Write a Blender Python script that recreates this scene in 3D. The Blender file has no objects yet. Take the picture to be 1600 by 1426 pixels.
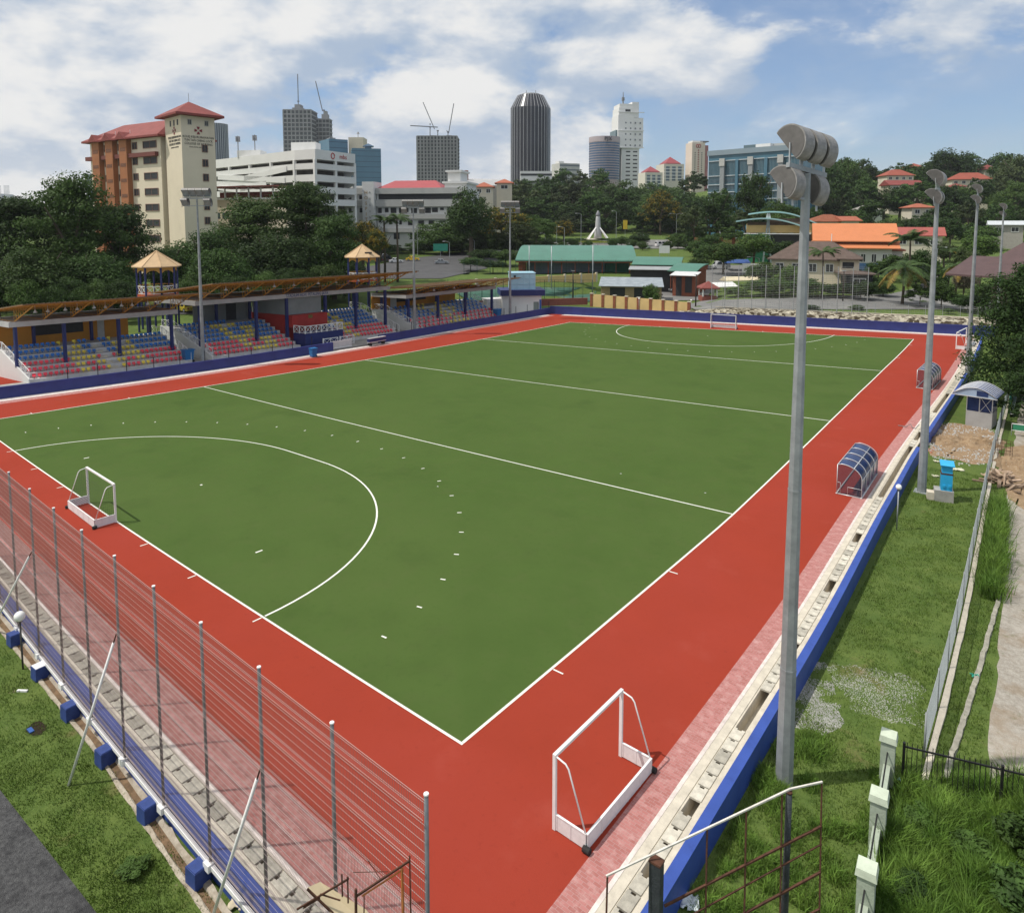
import bpy, math, random
from mathutils import Vector, Matrix, noise
R = math.radians
rnd = random.Random(7)
SC = bpy.context.scene
COL = SC.collection
# ---------------------------------------------------------------- camera
CP = Vector((14.608, -16.36, 16.748)); YAW, PIT, FPX, OY = .658, -.09, 1107.0, -266.8
cd = bpy.data.cameras.new('camera'); cam = bpy.data.objects.new('camera', cd); COL.objects.link(cam)
cd.sensor_width = 36; cd.lens = 36 * FPX / 1600; cd.shift_y = OY / 1600; cd.clip_start = .2; cd.clip_end = 30000
cam.location = CP; cam.rotation_euler = (math.pi / 2 + PIT, 0, YAW); SC.camera = cam
# ---------------------------------------------------------------- sky and sun
SUN_EL, SUN_AZ = R(60), math.atan2(-.70, -.72)          # direction towards the sun, in the ground plane
sd = Vector((math.cos(SUN_EL) * math.cos(SUN_AZ), math.cos(SUN_EL) * math.sin(SUN_AZ), math.sin(SUN_EL)))
sl = bpy.data.lights.new('sun', 'SUN'); sl.energy = 4.3; sl.angle = R(.6); sl.color = (1, .95, .87)
so = bpy.data.objects.new('sun', sl); COL.objects.link(so); so.rotation_euler = sd.to_track_quat('Z', 'Y').to_euler()
so.location = (0, 0, 200)
W = bpy.data.worlds.new('World'); SC.world = W; W.use_nodes = True
def world():
    nt = W.node_tree; N = nt.nodes; L = nt.links; N.clear()
    def nd(t, **k):
        n = N.new(t)
        for a, b in k.items(): setattr(n, a, b)
        return n
    def mth(op, a, b=None, c=None):
        n = nd('ShaderNodeMath', operation=op)
        for i, v in enumerate((a, b, c)):
            if v is None: continue
            if isinstance(v, (int, float)): n.inputs[i].default_value = v
            else: L.new(v, n.inputs[i])
        return n.outputs[0]
    out = nd('ShaderNodeOutputWorld'); bg = nd('ShaderNodeBackground'); L.new(bg.outputs[0], out.inputs[0])
    sky = nd('ShaderNodeTexSky', sky_type='NISHITA'); sky.sun_disc = False; sky.sun_elevation = SUN_EL
    sky.sun_rotation = math.pi / 2 - SUN_AZ; sky.altitude = 60; sky.air_density = 1.0; sky.dust_density = 1.2; sky.ozone_density = 1.5
    tc = nd('ShaderNodeTexCoord'); sep = nd('ShaderNodeSeparateXYZ'); L.new(tc.outputs['Generated'], sep.inputs[0])
    def vec(dz=0., dx=0.):
        c = nd('ShaderNodeCombineXYZ'); L.new(mth('ADD', sep.outputs[0], dx), c.inputs[0]); L.new(sep.outputs[1], c.inputs[1]); L.new(mth('ADD', mth('MULTIPLY', sep.outputs[2], 2.1), dz), c.inputs[2]); return c.outputs[0]
    def nz(v, scale, det, rough, off, dist=0.):
        n = nd('ShaderNodeTexNoise'); mp = nd('ShaderNodeMapping'); L.new(v, mp.inputs[0]); mp.inputs['Location'].default_value = off
        L.new(mp.outputs[0], n.inputs['Vector']); n.inputs['Scale'].default_value = scale; n.inputs['Detail'].default_value = det
        n.inputs['Roughness'].default_value = rough; n.inputs['Distortion'].default_value = dist
        return n.outputs[0]
    def ramp(x, a, b, lo=0., hi=1.):
        n = nd('ShaderNodeMapRange'); n.interpolation_type = 'SMOOTHSTEP'; L.new(x, n.inputs[0])
        n.inputs[1].default_value = a; n.inputs[2].default_value = b; n.inputs[3].default_value = lo; n.inputs[4].default_value = hi
        return n.outputs[0]
    v0, v1 = vec(), vec(.075, -.02)
    big = nz(v0, 1.9, 2, .5, (CLX, CLY, 0)); mid = nz(v0, 4.6, 10, .54, (3.1, 8.2, 1.3), .1); up = nz(v1, 4.6, 5, .54, (3.1, 8.2, 1.3), .1)
    wisp = nz(v0, 11, 7, .6, (9, 1, 2), .5)
    # more cover on the left of the view than on the right: weight along the camera's right vector
    lat = mth('ADD', mth('MULTIPLY', sep.outputs[0], math.cos(YAW)), mth('MULTIPLY', sep.outputs[1], math.sin(YAW)))
    cov = mth('ADD', mth('ADD', mth('MULTIPLY', big, .62), mth('MULTIPLY', mid, .62)), mth('MULTIPLY', wisp, .12))
    cov = mth('SUBTRACT', cov, mth('MULTIPLY', mth('ADD', lat, .15), .2)); cov = mth('ADD', cov, mth('MULTIPLY', sep.outputs[2], .22))
    cl = ramp(cov, .55, .64)
    thin = ramp(mth('ADD', mth('MULTIPLY', big, .5), mth('MULTIPLY', wisp, .5)), .36, .62, .22, .62)
    cl = mth('MAXIMUM', cl, thin)
    low = ramp(sep.outputs[2], -.02, .15, .85, 0.)
    cl = mth('MAXIMUM', cl, mth('MULTIPLY', low, ramp(mid, .3, .6, .45, 1.)))
    # lumps: denser towards the light than away from it reads as a lit top
    shade = ramp(mth('ADD', mth('MULTIPLY', mth('SUBTRACT', mid, up), 1.5), mth('MULTIPLY', cov, .9)), .40, .86)
    shade = mth('MAXIMUM', shade, mth('MULTIPLY', low, .8))
    cc = nd('ShaderNodeMix', data_type='RGBA'); L.new(shade, cc.inputs[0])
    cc.inputs[6].default_value = (5.6, 6.9, 8.8, 1); cc.inputs[7].default_value = (11.6, 11.6, 11.5, 1)
    sm = nd('ShaderNodeMix', data_type='RGBA', blend_type='MULTIPLY'); sm.inputs[0].default_value = 1
    L.new(sky.outputs[0], sm.inputs[6]); sm.inputs[7].default_value = (1.3, 1.5, 1.75, 1)
    mx = nd('ShaderNodeMix', data_type='RGBA'); L.new(cl, mx.inputs[0]); L.new(sm.outputs[2], mx.inputs[6]); L.new(cc.outputs[2], mx.inputs[7])
    L.new(mx.outputs[2], bg.inputs[0]); bg.inputs[1].default_value = .085
CLX, CLY = 2.3, 5.1
world()
SC.view_settings.view_transform = 'Standard'; SC.view_settings.look = 'None'; SC.view_settings.exposure = -.2; SC.view_settings.gamma = 1
# ---------------------------------------------------------------- picture rays and the surveyed pitch
CR = Vector((math.cos(YAW), math.sin(YAW), 0)); CF = Vector((-math.sin(YAW) * math.cos(PIT), math.cos(YAW) * math.cos(PIT), math.sin(PIT))); CU = CR.cross(CF)
def ray(px, py): return CF + CR * ((px - 800) / FPX) - CU * ((py - 713 - OY) / FPX)
def G(px, py, z=0.):
    d = ray(px, py); return CP + d * ((z - CP.z) / d.z)
def P(px, py, D): return CP + ray(px, py) * D
def Q(px, D):
    p = P(px, 347, D); p.z = 0; return p
def zpx(px, py, D): return P(px, py, D).z
def sst(a, b, x):
    t = min(1., max(0., (x - a) / (b - a))); return t * t * (3 - 2 * t)
def lerp(a, b, t): return a + (b - a) * t
def pl(x, pts):
    for (a, b), (c, d) in zip(pts, pts[1:]):
        if x <= c: return b + (d - b) * (x - a) / (c - a)
    return pts[-1][1]
WX = [0.199, 2.956, 1.92, -10.136, 1.314, -2.469, 0.106, 1.401, -1.354]
WY = [-0.404, -1.344, -1.238, 17.786, 1.118, 5.562, 0.123, 0.4, 2.718]
def cX(y): return pl(y, [(-10, 0), (10, .05), (22, .1), (34, -.14), (46, -.3), (57, -.34), (70, -.16), (82, .2), (98, .65), (110, 1.0)])
def F(x, y, z=0.):
    a, b = x / 55., y / 91.4; t = (1, a, b, a * b, a * a, b * b, a * a * b, a * b * b, b ** 3)
    return Vector((x + sum(p * q for p, q in zip(WX, t)) + cX(y) * sst(-30, -2, x), y + sum(p * q for p, q in zip(WY, t)), z))
def Finv(X, Y):
    x, y = X, Y
    for _ in range(14):
        w = F(x, y); x -= .7 * (w.x - X); y -= .7 * (w.y - Y)
    return x, y
def dR(y): return 2.6 * max(0., (y - 38) / 62.) ** 1.3 - .25 * sst(12, 30, y) * (1 - sst(45, 70, y)) - cX(y)
def eL(y): return pl(y, [(-10, -61.2), (17, -60.6), (33, -60.7), (56, -62.0), (77, -63.4), (110, -63.2)])
def eF(x): return pl(x, [(-90, 99.8), (-63, 99.3), (-33, 97.7), (10, 95.1), (40, 93)])
# ---------------------------------------------------------------- materials
MATS = {}
def mat(name, col, rough=.7, var=.12, scale=1.5, bump=0., metal=0., col2=None, alpha=None, rand=0., det=5, emit=None, bscale=None, trans=0., world=False):
    if name in MATS: return MATS[name]
    m = bpy.data.materials.new(name); m.use_nodes = True; nt = m.node_tree; N = nt.nodes; L = nt.links
    b = N['Principled BSDF']; b.inputs['Roughness'].default_value = rough; b.inputs['Metallic'].default_value = metal
    b.inputs['Specular IOR Level'].default_value = .15 if rough > .8 else .4
    tc = N.new('ShaderNodeTexCoord'); n = N.new('ShaderNodeTexNoise'); n.inputs['Scale'].default_value = scale; n.inputs['Detail'].default_value = det
    n.inputs['Roughness'].default_value = .62
    vec = tc.outputs['Object']
    if world: vec = N.new('ShaderNodeNewGeometry').outputs['Position']
    L.new(vec, n.inputs['Vector'])
    mx = N.new('ShaderNodeMix'); mx.data_type = 'RGBA'
    mr = N.new('ShaderNodeMapRange'); mr.inputs[1].default_value = .3; mr.inputs[2].default_value = .7; L.new(n.outputs[0], mr.inputs[0]); L.new(mr.outputs[0], mx.inputs[0])
    c2 = col2 or tuple(min(1, c * (1 + var)) for c in col); c1 = col if col2 else tuple(c * (1 - var) for c in col)
    mx.inputs[6].default_value = (*c1, 1); mx.inputs[7].default_value = (*c2, 1); o = mx.outputs[2]
    if rand:
        oi = N.new('ShaderNodeObjectInfo'); hs = N.new('ShaderNodeHueSaturation'); m2 = N.new('ShaderNodeMapRange')
        L.new(oi.outputs['Random'], m2.inputs[0]); m2.inputs[3].default_value = 1 - rand; m2.inputs[4].default_value = 1 + rand
        L.new(m2.outputs[0], hs.inputs['Value']); L.new(o, hs.inputs['Color']); o = hs.outputs[0]
    L.new(o, b.inputs['Base Color'])
    if bump:
        bp = N.new('ShaderNodeBump'); bp.inputs['Strength'].default_value = bump; bp.inputs['Distance'].default_value = .05
        n2 = N.new('ShaderNodeTexNoise'); n2.inputs['Scale'].default_value = bscale or scale * 6; n2.inputs['Detail'].default_value = 4; L.new(vec, n2.inputs['Vector'])
        L.new(n2.outputs[0], bp.inputs['Height']); L.new(bp.outputs[0], b.inputs['Normal'])
    if alpha is not None: b.inputs['Alpha'].default_value = alpha
    if trans: b.inputs['Transmission Weight'].default_value = trans
    if emit: b.inputs['Emission Color'].default_value = (*emit[:3], 1); b.inputs['Emission Strength'].default_value = emit[3]
    MATS[name] = m; return m
def nodes(m): return m.node_tree.nodes, m.node_tree.links, m.node_tree.nodes['Principled BSDF']
# ---------------------------------------------------------------- mesh collecting
class MB:
    def __init__(s): s.v = []; s.f = []; s.m = []; s.k = 0
    def vert(s, *p): s.v.append(tuple(p[0]) if len(p) == 1 else p); return len(s.v) - 1
    def face(s, idx): s.f.append(tuple(idx)); s.m.append(s.k)
    def quad(s, *ps): s.face([s.vert(p) for p in ps])
    def mat(s, k): s.k = k; return s
    def hexa(s, c):
        i = [s.vert(p) for p in c]
        for q in ((0, 3, 2, 1), (4, 5, 6, 7), (0, 1, 5, 4), (1, 2, 6, 5), (2, 3, 7, 6), (3, 0, 4, 7)): s.face([i[j] for j in q])
        return s
    def box(s, x0, x1, y0, y1, z0, z1):
        return s.hexa([(x0, y0, z0), (x1, y0, z0), (x1, y1, z0), (x0, y1, z0), (x0, y0, z1), (x1, y0, z1), (x1, y1, z1), (x0, y1, z1)])
    def bar(s, a, b, w, h=None, up=(0, 0, 1)):
        a, b = Vector(a), Vector(b); h = h or w; d = (b - a).normalized(); u = Vector(up)
        if abs(d.dot(u)) > .99: u = Vector((1, 0, 0))
        x = d.cross(u).normalized() * (w / 2); y = x.cross(d).normalized() * (h / 2)
        return s.hexa([a - x - y, a + x - y, a + x + y, a - x + y, b - x - y, b + x - y, b + x + y, b - x + y])
    def tube(s, pts, r, n=8, caps=True):
        pts = [Vector(p) for p in pts]; rs = r if isinstance(r, (list, tuple)) else [r] * len(pts); rings = []; px = None
        for i, p in enumerate(pts):
            d = (pts[min(i + 1, len(pts) - 1)] - pts[max(i - 1, 0)]).normalized()
            if px is None: px = d.orthogonal().normalized()
            px = (px - d * px.dot(d)).normalized(); py = d.cross(px)
            rings.append([s.vert(p + (px * math.cos(2 * math.pi * k / n) + py * math.sin(2 * math.pi * k / n)) * rs[i]) for k in range(n)])
        for a, b in zip(rings, rings[1:]):
            for k in range(n): s.face((a[k], a[(k + 1) % n], b[(k + 1) % n], b[k]))
        if caps: s.face(rings[0][::-1]); s.face(rings[-1])
        return s
    def lathe(s, prof, n=16, o=(0, 0, 0)):
        rings = [[s.vert(o[0] + r * math.cos(2 * math.pi * k / n), o[1] + r * math.sin(2 * math.pi * k / n), o[2] + z) for k in range(n)] for r, z in prof]
        for a, b in zip(rings, rings[1:]):
            for k in range(n): s.face((a[k], a[(k + 1) % n], b[(k + 1) % n], b[k]))
        s.face(rings[0][::-1]); s.face(rings[-1]); return s
    def prism(s, poly, ax, a, b):
        """outline in the two other axes, pushed along axis ax from a to b"""
        def p(q, t): return {'x': (t, q[0], q[1]), 'y': (q[0], t, q[1]), 'z': (q[0], q[1], t)}[ax]
        i = [s.vert(p(q, a)) for q in poly]; j = [s.vert(p(q, b)) for q in poly]; n = len(poly)
        for k in range(n): s.face((i[k], i[(k + 1) % n], j[(k + 1) % n], j[k]))
        s.face(i[::-1]); s.face(j); return s
    def sheet(s, rows):
        i = [[s.vert(p) for p in r] for r in rows]
        for a, b in zip(i, i[1:]):
            for k in range(len(a) - 1): s.face((a[k], a[k + 1], b[k + 1], b[k]))
        return s
    def hip(s, x0, x1, y0, y1, z0, z1, t=.25, ridge=None):
        """hipped roof with an eave of thickness t"""
        s.box(x0, x1, y0, y1, z0, z0 + t)
        w = (y1 - y0) / 2; r = min(w, (x1 - x0) / 2 - .01) if ridge is None else ridge; ym = (y0 + y1) / 2; z = z0 + t + .003
        a, b, c, d = (x0, y0, z), (x1, y0, z), (x1, y1, z), (x0, y1, z); e, f = (x0 + r, ym, z1), (x1 - r, ym, z1)
        s.quad(a, b, f, e); s.quad(c, d, e, f); s.face([s.vert(b), s.vert(c), s.vert(f)]); s.face([s.vert(d), s.vert(a), s.vert(e)]); return s
    def gable(s, x0, x1, y0, y1, z0, z1, t=.2):
        ym = (y0 + y1) / 2
        return s.prism([(y0, z0), (y1, z0), (y1, z0 + t), (ym, z1), (y0, z0 + t)], 'x', x0, x1)
    def build(s, name, mats, parent=None, smooth=False, M=None):
        me = bpy.data.meshes.new(name); me.from_pydata(s.v, [], s.f)
        for m in (mats if isinstance(mats, (list, tuple)) else [mats]): me.materials.append(m)
        me.polygons.foreach_set('material_index', s.m)
        if smooth: me.polygons.foreach_set('use_smooth', [True] * len(s.f))
        me.update(); o = bpy.data.objects.new(name, me); COL.objects.link(o)
        if parent: o.parent = parent
        if M is not None: o.matrix_world = M
        return o
def tag(o, label=None, cat=None, group=None, kind=None):
    if label: o['label'] = label
    if cat: o['category'] = cat
    if group: o['group'] = group
    if kind: o['kind'] = kind
    return o
def thing(name, label, cat, loc=(0, 0, 0), rz=0., group=None, scale=None):
    o = bpy.data.objects.new(name, None); COL.objects.link(o); o.location = loc; o.rotation_euler = (0, 0, rz); o.empty_display_size = .3
    if scale: o.scale = (scale,) * 3
    return tag(o, label, cat, group)
def struct(o): o['kind'] = 'structure'; return o
def dup(root, loc, rz=0., label=None, scale=None, group=None):
    r = root.copy(); COL.objects.link(r); r.location = loc; r.rotation_euler = (0, 0, rz)
    if scale: r.scale = scale if isinstance(scale, tuple) else (scale,) * 3
    if label: r['label'] = label
    if group: r['group'] = group
    for ch in root.children:
        c = ch.copy(); COL.objects.link(c); c.parent = r
        for g in ch.children:
            d = g.copy(); COL.objects.link(d); d.parent = c
    return r
def rzof(a, b): d = b - a; return math.atan2(d.y, d.x)
def text_mesh(body, size, name, material, parent, loc, rot, ext=.02, align='CENTER', sx=1.):
    c = bpy.data.curves.new(name, 'FONT'); c.body = body; c.size = size; c.extrude = ext; c.align_x = align; c.align_y = 'CENTER'; c.resolution_u = 2; c.space_character = 1.05
    t = bpy.data.objects.new('tmp_text', c); COL.objects.link(t)
    me = bpy.data.meshes.new_from_object(t.evaluated_get(bpy.context.evaluated_depsgraph_get())); bpy.data.objects.remove(t); bpy.data.curves.remove(c)
    me.materials.clear(); me.materials.append(material); me.name = name
    o = bpy.data.objects.new(name, me); COL.objects.link(o); o.parent = parent; o.location = loc; o.rotation_euler = rot; o.scale = (sx, 1, 1); return o
# ---------------------------------------------------------------- common materials
steel = mat('galvanised_steel', (.36, .38, .39), .45, .14, 3, metal=.35)
pole_m = mat('weathered_galvanised_pole', (.27, .29, .30), .55, .2, 2.2, metal=.2)
white_p = mat('white_paint', (.78, .78, .77), .45, .06, 2)
blue_p = mat('blue_wall_paint', (.033, .075, .32), .5, .12, 1.2, bump=.1, world=True)
navy_p = mat('navy_paint', (.02, .03, .13), .5, .1, 1.5)
orange_p = mat('orange_paint', (.50, .22, .03), .55, .1, 1.2)
conc = mat('grey_concrete', (.34, .33, .31), .9, .18, 1.4, bump=.2)
concl = mat('pale_concrete', (.55, .5, .41), .9, .16, 2.5, bump=.25)
dark_m = mat('dark_opening', (.03, .032, .036), .6, .2, 2)
glass_m = mat('window_glass', (.05, .07, .085), .12, .25, .6)
rust = mat('rusty_iron', (.05, .027, .02), .9, .4, 9, bump=.3, col2=(.12, .055, .035))
black_m = mat('black_rubber', (.02, .02, .02), .8)
wht_wall = mat('white_render_wall', (.68, .68, .66), .85, .07, .25)
cream = mat('cream_render_wall', (.64, .57, .44), .85, .06, .2)
# ---------------------------------------------------------------- terrain
def cam_dt(X, Y):
    dx, dy = X - CP.x, Y - CP.y; return -dx * math.sin(YAW) + dy * math.cos(YAW), dx * math.cos(YAW) + dy * math.sin(YAW)
def hz(X, Y):
    D, l = cam_dt(X, Y)
    if D < 170:
        x, y = Finv(X, Y)
        z = -.9
        far = sst(88, 94.5, y + 99 - eF(x) - 3)
        lef = sst(54, 59.5, -x)
        z = lerp(z, -.06, max(far, lef))
        f2 = sst(103.2, 105.4, y - eF(x) + 99); z = lerp(z, lerp(.8, 1.9, sst(-45, -28, x)), f2)
        l2 = sst(76, 84, -x); z = max(z, lerp(z, 2.6, l2))
    else: z = lerp(.8, 1.9, sst(-.02, .12, l / D))
    t = l / max(D, 60)
    if D > 165: z = max(z, 1.0)
    if D > 120:
        z += (min(D, 350) - 120) * (.036 * sst(-.9, -.1, t) + .006 * (1 - sst(-.9, -.2, t))) * sst(.9, 1.0, z)
    if D > 330:
        k = sst(330, 560, D)
        hill = lerp(4, 21, sst(-.16, .02, t)); hill = lerp(hill, 40, sst(.16, .42, t))
        z += k * hill + 5 * k * noise.noise((X * .006, Y * .006, 0))
    if D > 900: z += sst(900, 3500, D) * (70 + 40 * noise.noise((X * .0009, Y * .0009, 3)))
    return z
def ground():
    mb = MB(); Ds = []; d = 2.
    while d < 9000:
        Ds.append(d); d += max(1.1, d * .022)
    ts = [-1.7 + 3.4 * i / 170 for i in range(171)]
    rows = []
    for D in Ds:
        r = []
        for t in ts:
            e = max(D, 24.); p = CP + Vector((-math.sin(YAW), math.cos(YAW), 0)) * D + CR * (t * e); r.append((p.x, p.y, hz(p.x, p.y)))
        rows.append(r)
    mb.sheet(rows)
    # behind and beside the camera
    b = Vector((-math.sin(YAW), math.cos(YAW), 0)); k = CP - b * 60; k.z = 0; e = CR * 41; f = CP + b * 2; f.z = 0
    mb.sheet([[tuple(k - e + Vector((0, 0, -.9))), tuple(k + e + Vector((0, 0, -.9)))], [tuple(f - e + Vector((0, 0, -.9))), tuple(f + e + Vector((0, 0, -.9)))]])
    m = mat('rough_grass_ground', (.06, .105, .022), .95, world=True, col2=(.115, .16, .038), scale=.9, bump=.6, bscale=14, det=8)
    N, L, B = nodes(m); g = N.new('ShaderNodeNewGeometry')
    base = B.inputs['Base Color'].links[0].from_socket
    def layer(base, scale, a, b_, col, det=6, rough=.65):
        n = N.new('ShaderNodeTexNoise'); n.inputs['Scale'].default_value = scale; n.inputs['Detail'].default_value = det; n.inputs['Roughness'].default_value = rough
        L.new(g.outputs['Position'], n.inputs['Vector']); mr = N.new('ShaderNodeMapRange'); L.new(n.outputs[0], mr.inputs[0]); mr.inputs[1].default_value = a; mr.inputs[2].default_value = b_
        mx = N.new('ShaderNodeMix'); mx.data_type = 'RGBA'; L.new(mr.outputs[0], mx.inputs[0]); L.new(base, mx.inputs[6]); mx.inputs[7].default_value = (*col, 1); return mx.outputs[2]
    o = layer(base, 9, .45, .8, (.038, .068, .014)); o = layer(o, .35, .62, .74, (.15, .12, .055)); o = layer(o, 38, .52, .8, (.15, .19, .055), 2); o = layer(o, 1.7, .68, .76, (.23, .19, .12))
    L.new(o, B.inputs['Base Color'])
    struct(mb.build('ground', m, smooth=True))
ground()
# ---------------------------------------------------------------- pitch and run-off
def sheet_obj(name, m, xs, ys, fn): return struct(MB().sheet([[fn(x, y) for x in xs] for y in ys]).build(name, m))
def fr(a, b, n): return [a + (b - a) * i / n for i in range(n + 1)]
turf = mat('green_synthetic_turf', (.062, .104, .026), .88, .07, .35, world=True, bump=.25, bscale=60)
def wear(m, col, scale, a, b, k=1.):
    N, L, B = nodes(m); g = N.new('ShaderNodeNewGeometry'); base = B.inputs['Base Color'].links[0].from_socket
    n = N.new('ShaderNodeTexNoise'); n.inputs['Scale'].default_value = scale; n.inputs['Detail'].default_value = 7; n.inputs['Roughness'].default_value = .6; L.new(g.outputs['Position'], n.inputs['Vector'])
    mr = N.new('ShaderNodeMapRange'); L.new(n.outputs[0], mr.inputs[0]); mr.inputs[1].default_value = a; mr.inputs[2].default_value = b; mr.inputs[4].default_value = k
    mx = N.new('ShaderNodeMix'); mx.data_type = 'RGBA'; L.new(mr.outputs[0], mx.inputs[0]); L.new(base, mx.inputs[6]); mx.inputs[7].default_value = (*col, 1); L.new(mx.outputs[2], B.inputs['Base Color'])
wear(turf, (.076, .116, .032), .08, .4, .7, .8); wear(turf, (.05, .086, .02), 30, .55, .8, .5)
redm = mat('red_synthetic_turf', (.285, .042, .024), .88, .06, .3, world=True, bump=.25, bscale=60)
wear(redm, (.30, .047, .032), .1, .4, .7, .8); wear(redm, (.23, .028, .018), 28, .55, .8, .5); wear(redm, (.24, .03, .02), 1.3, .66, .78, .5)
for m_ in (turf, redm): m_.node_tree.nodes['Principled BSDF'].inputs['Specular IOR Level'].default_value = .03
wear(turf, (.078, .108, .034), .9, .5, .75, .55); wear(turf, (.048, .09, .02), 3.5, .55, .75, .5); wear(turf, (.045, .078, .02), .22, .56, .72, .45); wear(redm, (.34, .07, .05), .35, .58, .76, .5); wear(redm, (.22, .034, .022), 4, .58, .74, .5); wear(redm, (.33, .1, .075), 7, .68, .78, .5)
XS = fr(-55, 0, 44); YS = fr(0, 91.4, 60)
sheet_obj('pitch', turf, XS, YS, lambda x, y: F(x, y, .004))
def ro(u, v):   # u 0..1 left to right, v near to far
    y0 = -4.75 if True else 0
    y = y0 + (1 - (1 - v)) * 104.6
    x = lerp(eL(y) - 2.4, 5.15 + dR(y), u); yf = eF(x); y = y0 + v * (yf + 2.6 - y0); x = lerp(eL(y) - 2.4, 5.15 + dR(y), u)
    return F(x, y, 0)
struct(MB().sheet([[ro(u, v) for u in fr(0, 1, 60)] for v in fr(0, 1, 80)]).build('run_off', redm))
line_m = mat('white_line_turf', (.72, .72, .66), .85, .08, 6, world=True)
def lines():
    mb = MB()
    def ln(a, b, w=.1, n=40):
        a, b = Vector(a), Vector(b); d = (b - a).normalized(); q = Vector((-d.y, d.x)) * w / 2
        mb.sheet([[F(*(lerp(a, b, i / n) - q), .008), F(*(lerp(a, b, i / n) + q), .008)] for i in range(n + 1)])
    e = .05
    ln((-55 - e, 0), (e, 0)); ln((-55 - e, 91.4), (e, 91.4))
    for x in (-55, 0): ln((x, .06), (x, 91.34))
    for y in (22.9, 45.7, 68.5): ln((-54.94, y), (-.06, y))
    for yb, s in ((0, 1), (91.4, -1)):
        pts = [(-27.5 + 1.83 + 14.63 * math.cos(R(a)), 14.63 * math.sin(R(a))) for a in fr(.4, 90, 30)] + [(-27.5 - 1.83 + 14.63 * math.cos(R(a)), 14.63 * math.sin(R(a))) for a in fr(90, 179.6, 30)]
        rows = []
        for i, p in enumerate(pts):
            a, b = Vector(pts[max(i - 1, 0)]), Vector(pts[min(i + 1, len(pts) - 1)]); d = (b - a).normalized(); q = Vector((-d.y, d.x)) * .05
            rows.append([F((Vector(p) - q).x, yb + s * (Vector(p) - q).y, .008), F((Vector(p) + q).x, yb + s * (Vector(p) + q).y, .008)])
        mb.sheet(rows if s < 0 else rows)
        for a in fr(7, 173, 22):
            r0, r1 = 19.52, 19.77; cx = -27.5 + 1.83 * math.cos(R(a)); c, sn = math.cos(R(a)), math.sin(R(a))
            ln((cx + r0 * c, yb + s * r0 * sn), (cx + r1 * c, yb + s * r1 * sn), .085 if s > 0 else .07, 1)
        ln((-27.58, yb + s * 6.4), (-27.42, yb + s * 6.4), .15, 1)
        for x in (-11.04 - .0, -16.5, -21.5, -33.5, -38.5, -44): ln((x, yb - s * .08), (x, yb - s * .5), .07, 1)
        for y in (5, 14.6): 
            for x, k in ((0, 1), (-55, -1)): ln((x + k * .08, yb + s * y), (x + k * .5, yb + s * y), .07, 1)
    for x, y in ((-16.5, 3.5), (-38.5, 3.5)): ln((x, 3.2), (x + .0, 3.6), .1, 1)
    struct(mb.build('pitch_markings', line_m))
lines()
# ---------------------------------------------------------------- paving, kerbs, drain, low walls round the pitch
pav = mat('pink_brick_paving', (.42, .17, .155), .9, .1, 2, world=True)
def brick(m):
    N, L, B = nodes(m); g = N.new('ShaderNodeNewGeometry'); mp = N.new('ShaderNodeMapping'); mp.inputs['Rotation'].default_value = (0, 0, R(3)); L.new(g.outputs['Position'], mp.inputs[0])
    b = N.new('ShaderNodeTexBrick'); L.new(mp.outputs[0], b.inputs[0]); b.inputs['Scale'].default_value = 1; b.inputs['Brick Width'].default_value = .21; b.inputs['Row Height'].default_value = .105; b.inputs['Mortar Size'].default_value = .006
    b.inputs[1].default_value = (.42, .18, .165, 1); b.inputs[2].default_value = (.33, .125, .11, 1); b.inputs[3].default_value = (.39, .245, .23, 1); b.inputs['Bias'].default_value = -.1
    L.new(b.outputs[0], B.inputs['Base Color'])
brick(pav); wear(pav, (.5, .3, .28), 3.5, .5, .72, .8); wear(pav, (.26, .1, .09), 1.1, .62, .74, .6)
kerb_w = mat('whitewashed_kerb', (.62, .55, .51), .85, .2, 3, world=True)
YR = fr(-9.5, 94.5, 70); XN = fr(-52, 5.15, 50)
def sweep(mb, prof, path):      # prof: (offset, z) points, path: function list
    mb.sheet([[f(o, z) for o, z in prof] for f in path])
    return mb
def pathR(y): return lambda o, z: F(o + dR(y), y, z)
def pathN(x): return lambda o, z: F(x, -o, z)
def pathL(y): return lambda o, z: F(eL(y) - o, y, z)
def pathF(x): return lambda o, z: F(x, eF(x) + o, z)
RP = [pathR(y) for y in YR]; NP = [pathN(x) for x in XN]; LP = [pathL(y) for y in fr(-8, 99.5, 40)]; FP = [pathF(x) for x in fr(-62.4, 7.7, 30)]
def strip(name, m, pr, pn, pl_=None, pf=None):
    mb = MB()
    if pr: sweep(mb, pr, RP)
    if pn: sweep(mb, pn, NP)
    if pl_: sweep(mb, pl_, LP)
    if pf: sweep(mb, pf, FP)
    return struct(mb.build(name, m))
strip('paving', pav, [(5.15, .002), (5.15, .008), (5.9, .008)], [(4.75, .002), (4.75, .008), (6.12, .008)], [(.1, .006), (1.1, .006)], [(.1, .006), (.8, .006)])
strip('kerb', kerb_w, [(5.9, .012), (6.02, .012)], [(6.12, .012), (6.24, .012)], [(1.1, .02), (1.1, .03), (2.3, .03)], [(.8, .02), (.8, .03), (1.9, .03)])
strip('drain_kerb', concl, [(6.02, .004), (6.28, .004), (6.28, -.02), (6.34, -.02), (6.34, -.55), (6.66, -.55), (6.66, -.02), (6.7, -.02), (6.7, .01), (6.86, .01)],
      [(6.24, .004), (6.3, .004), (6.3, -.02), (6.34, -.02), (6.34, -.5), (6.70, -.5), (6.70, -.02), (6.74, -.02), (6.74, .01), (6.96, .01)])
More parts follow.
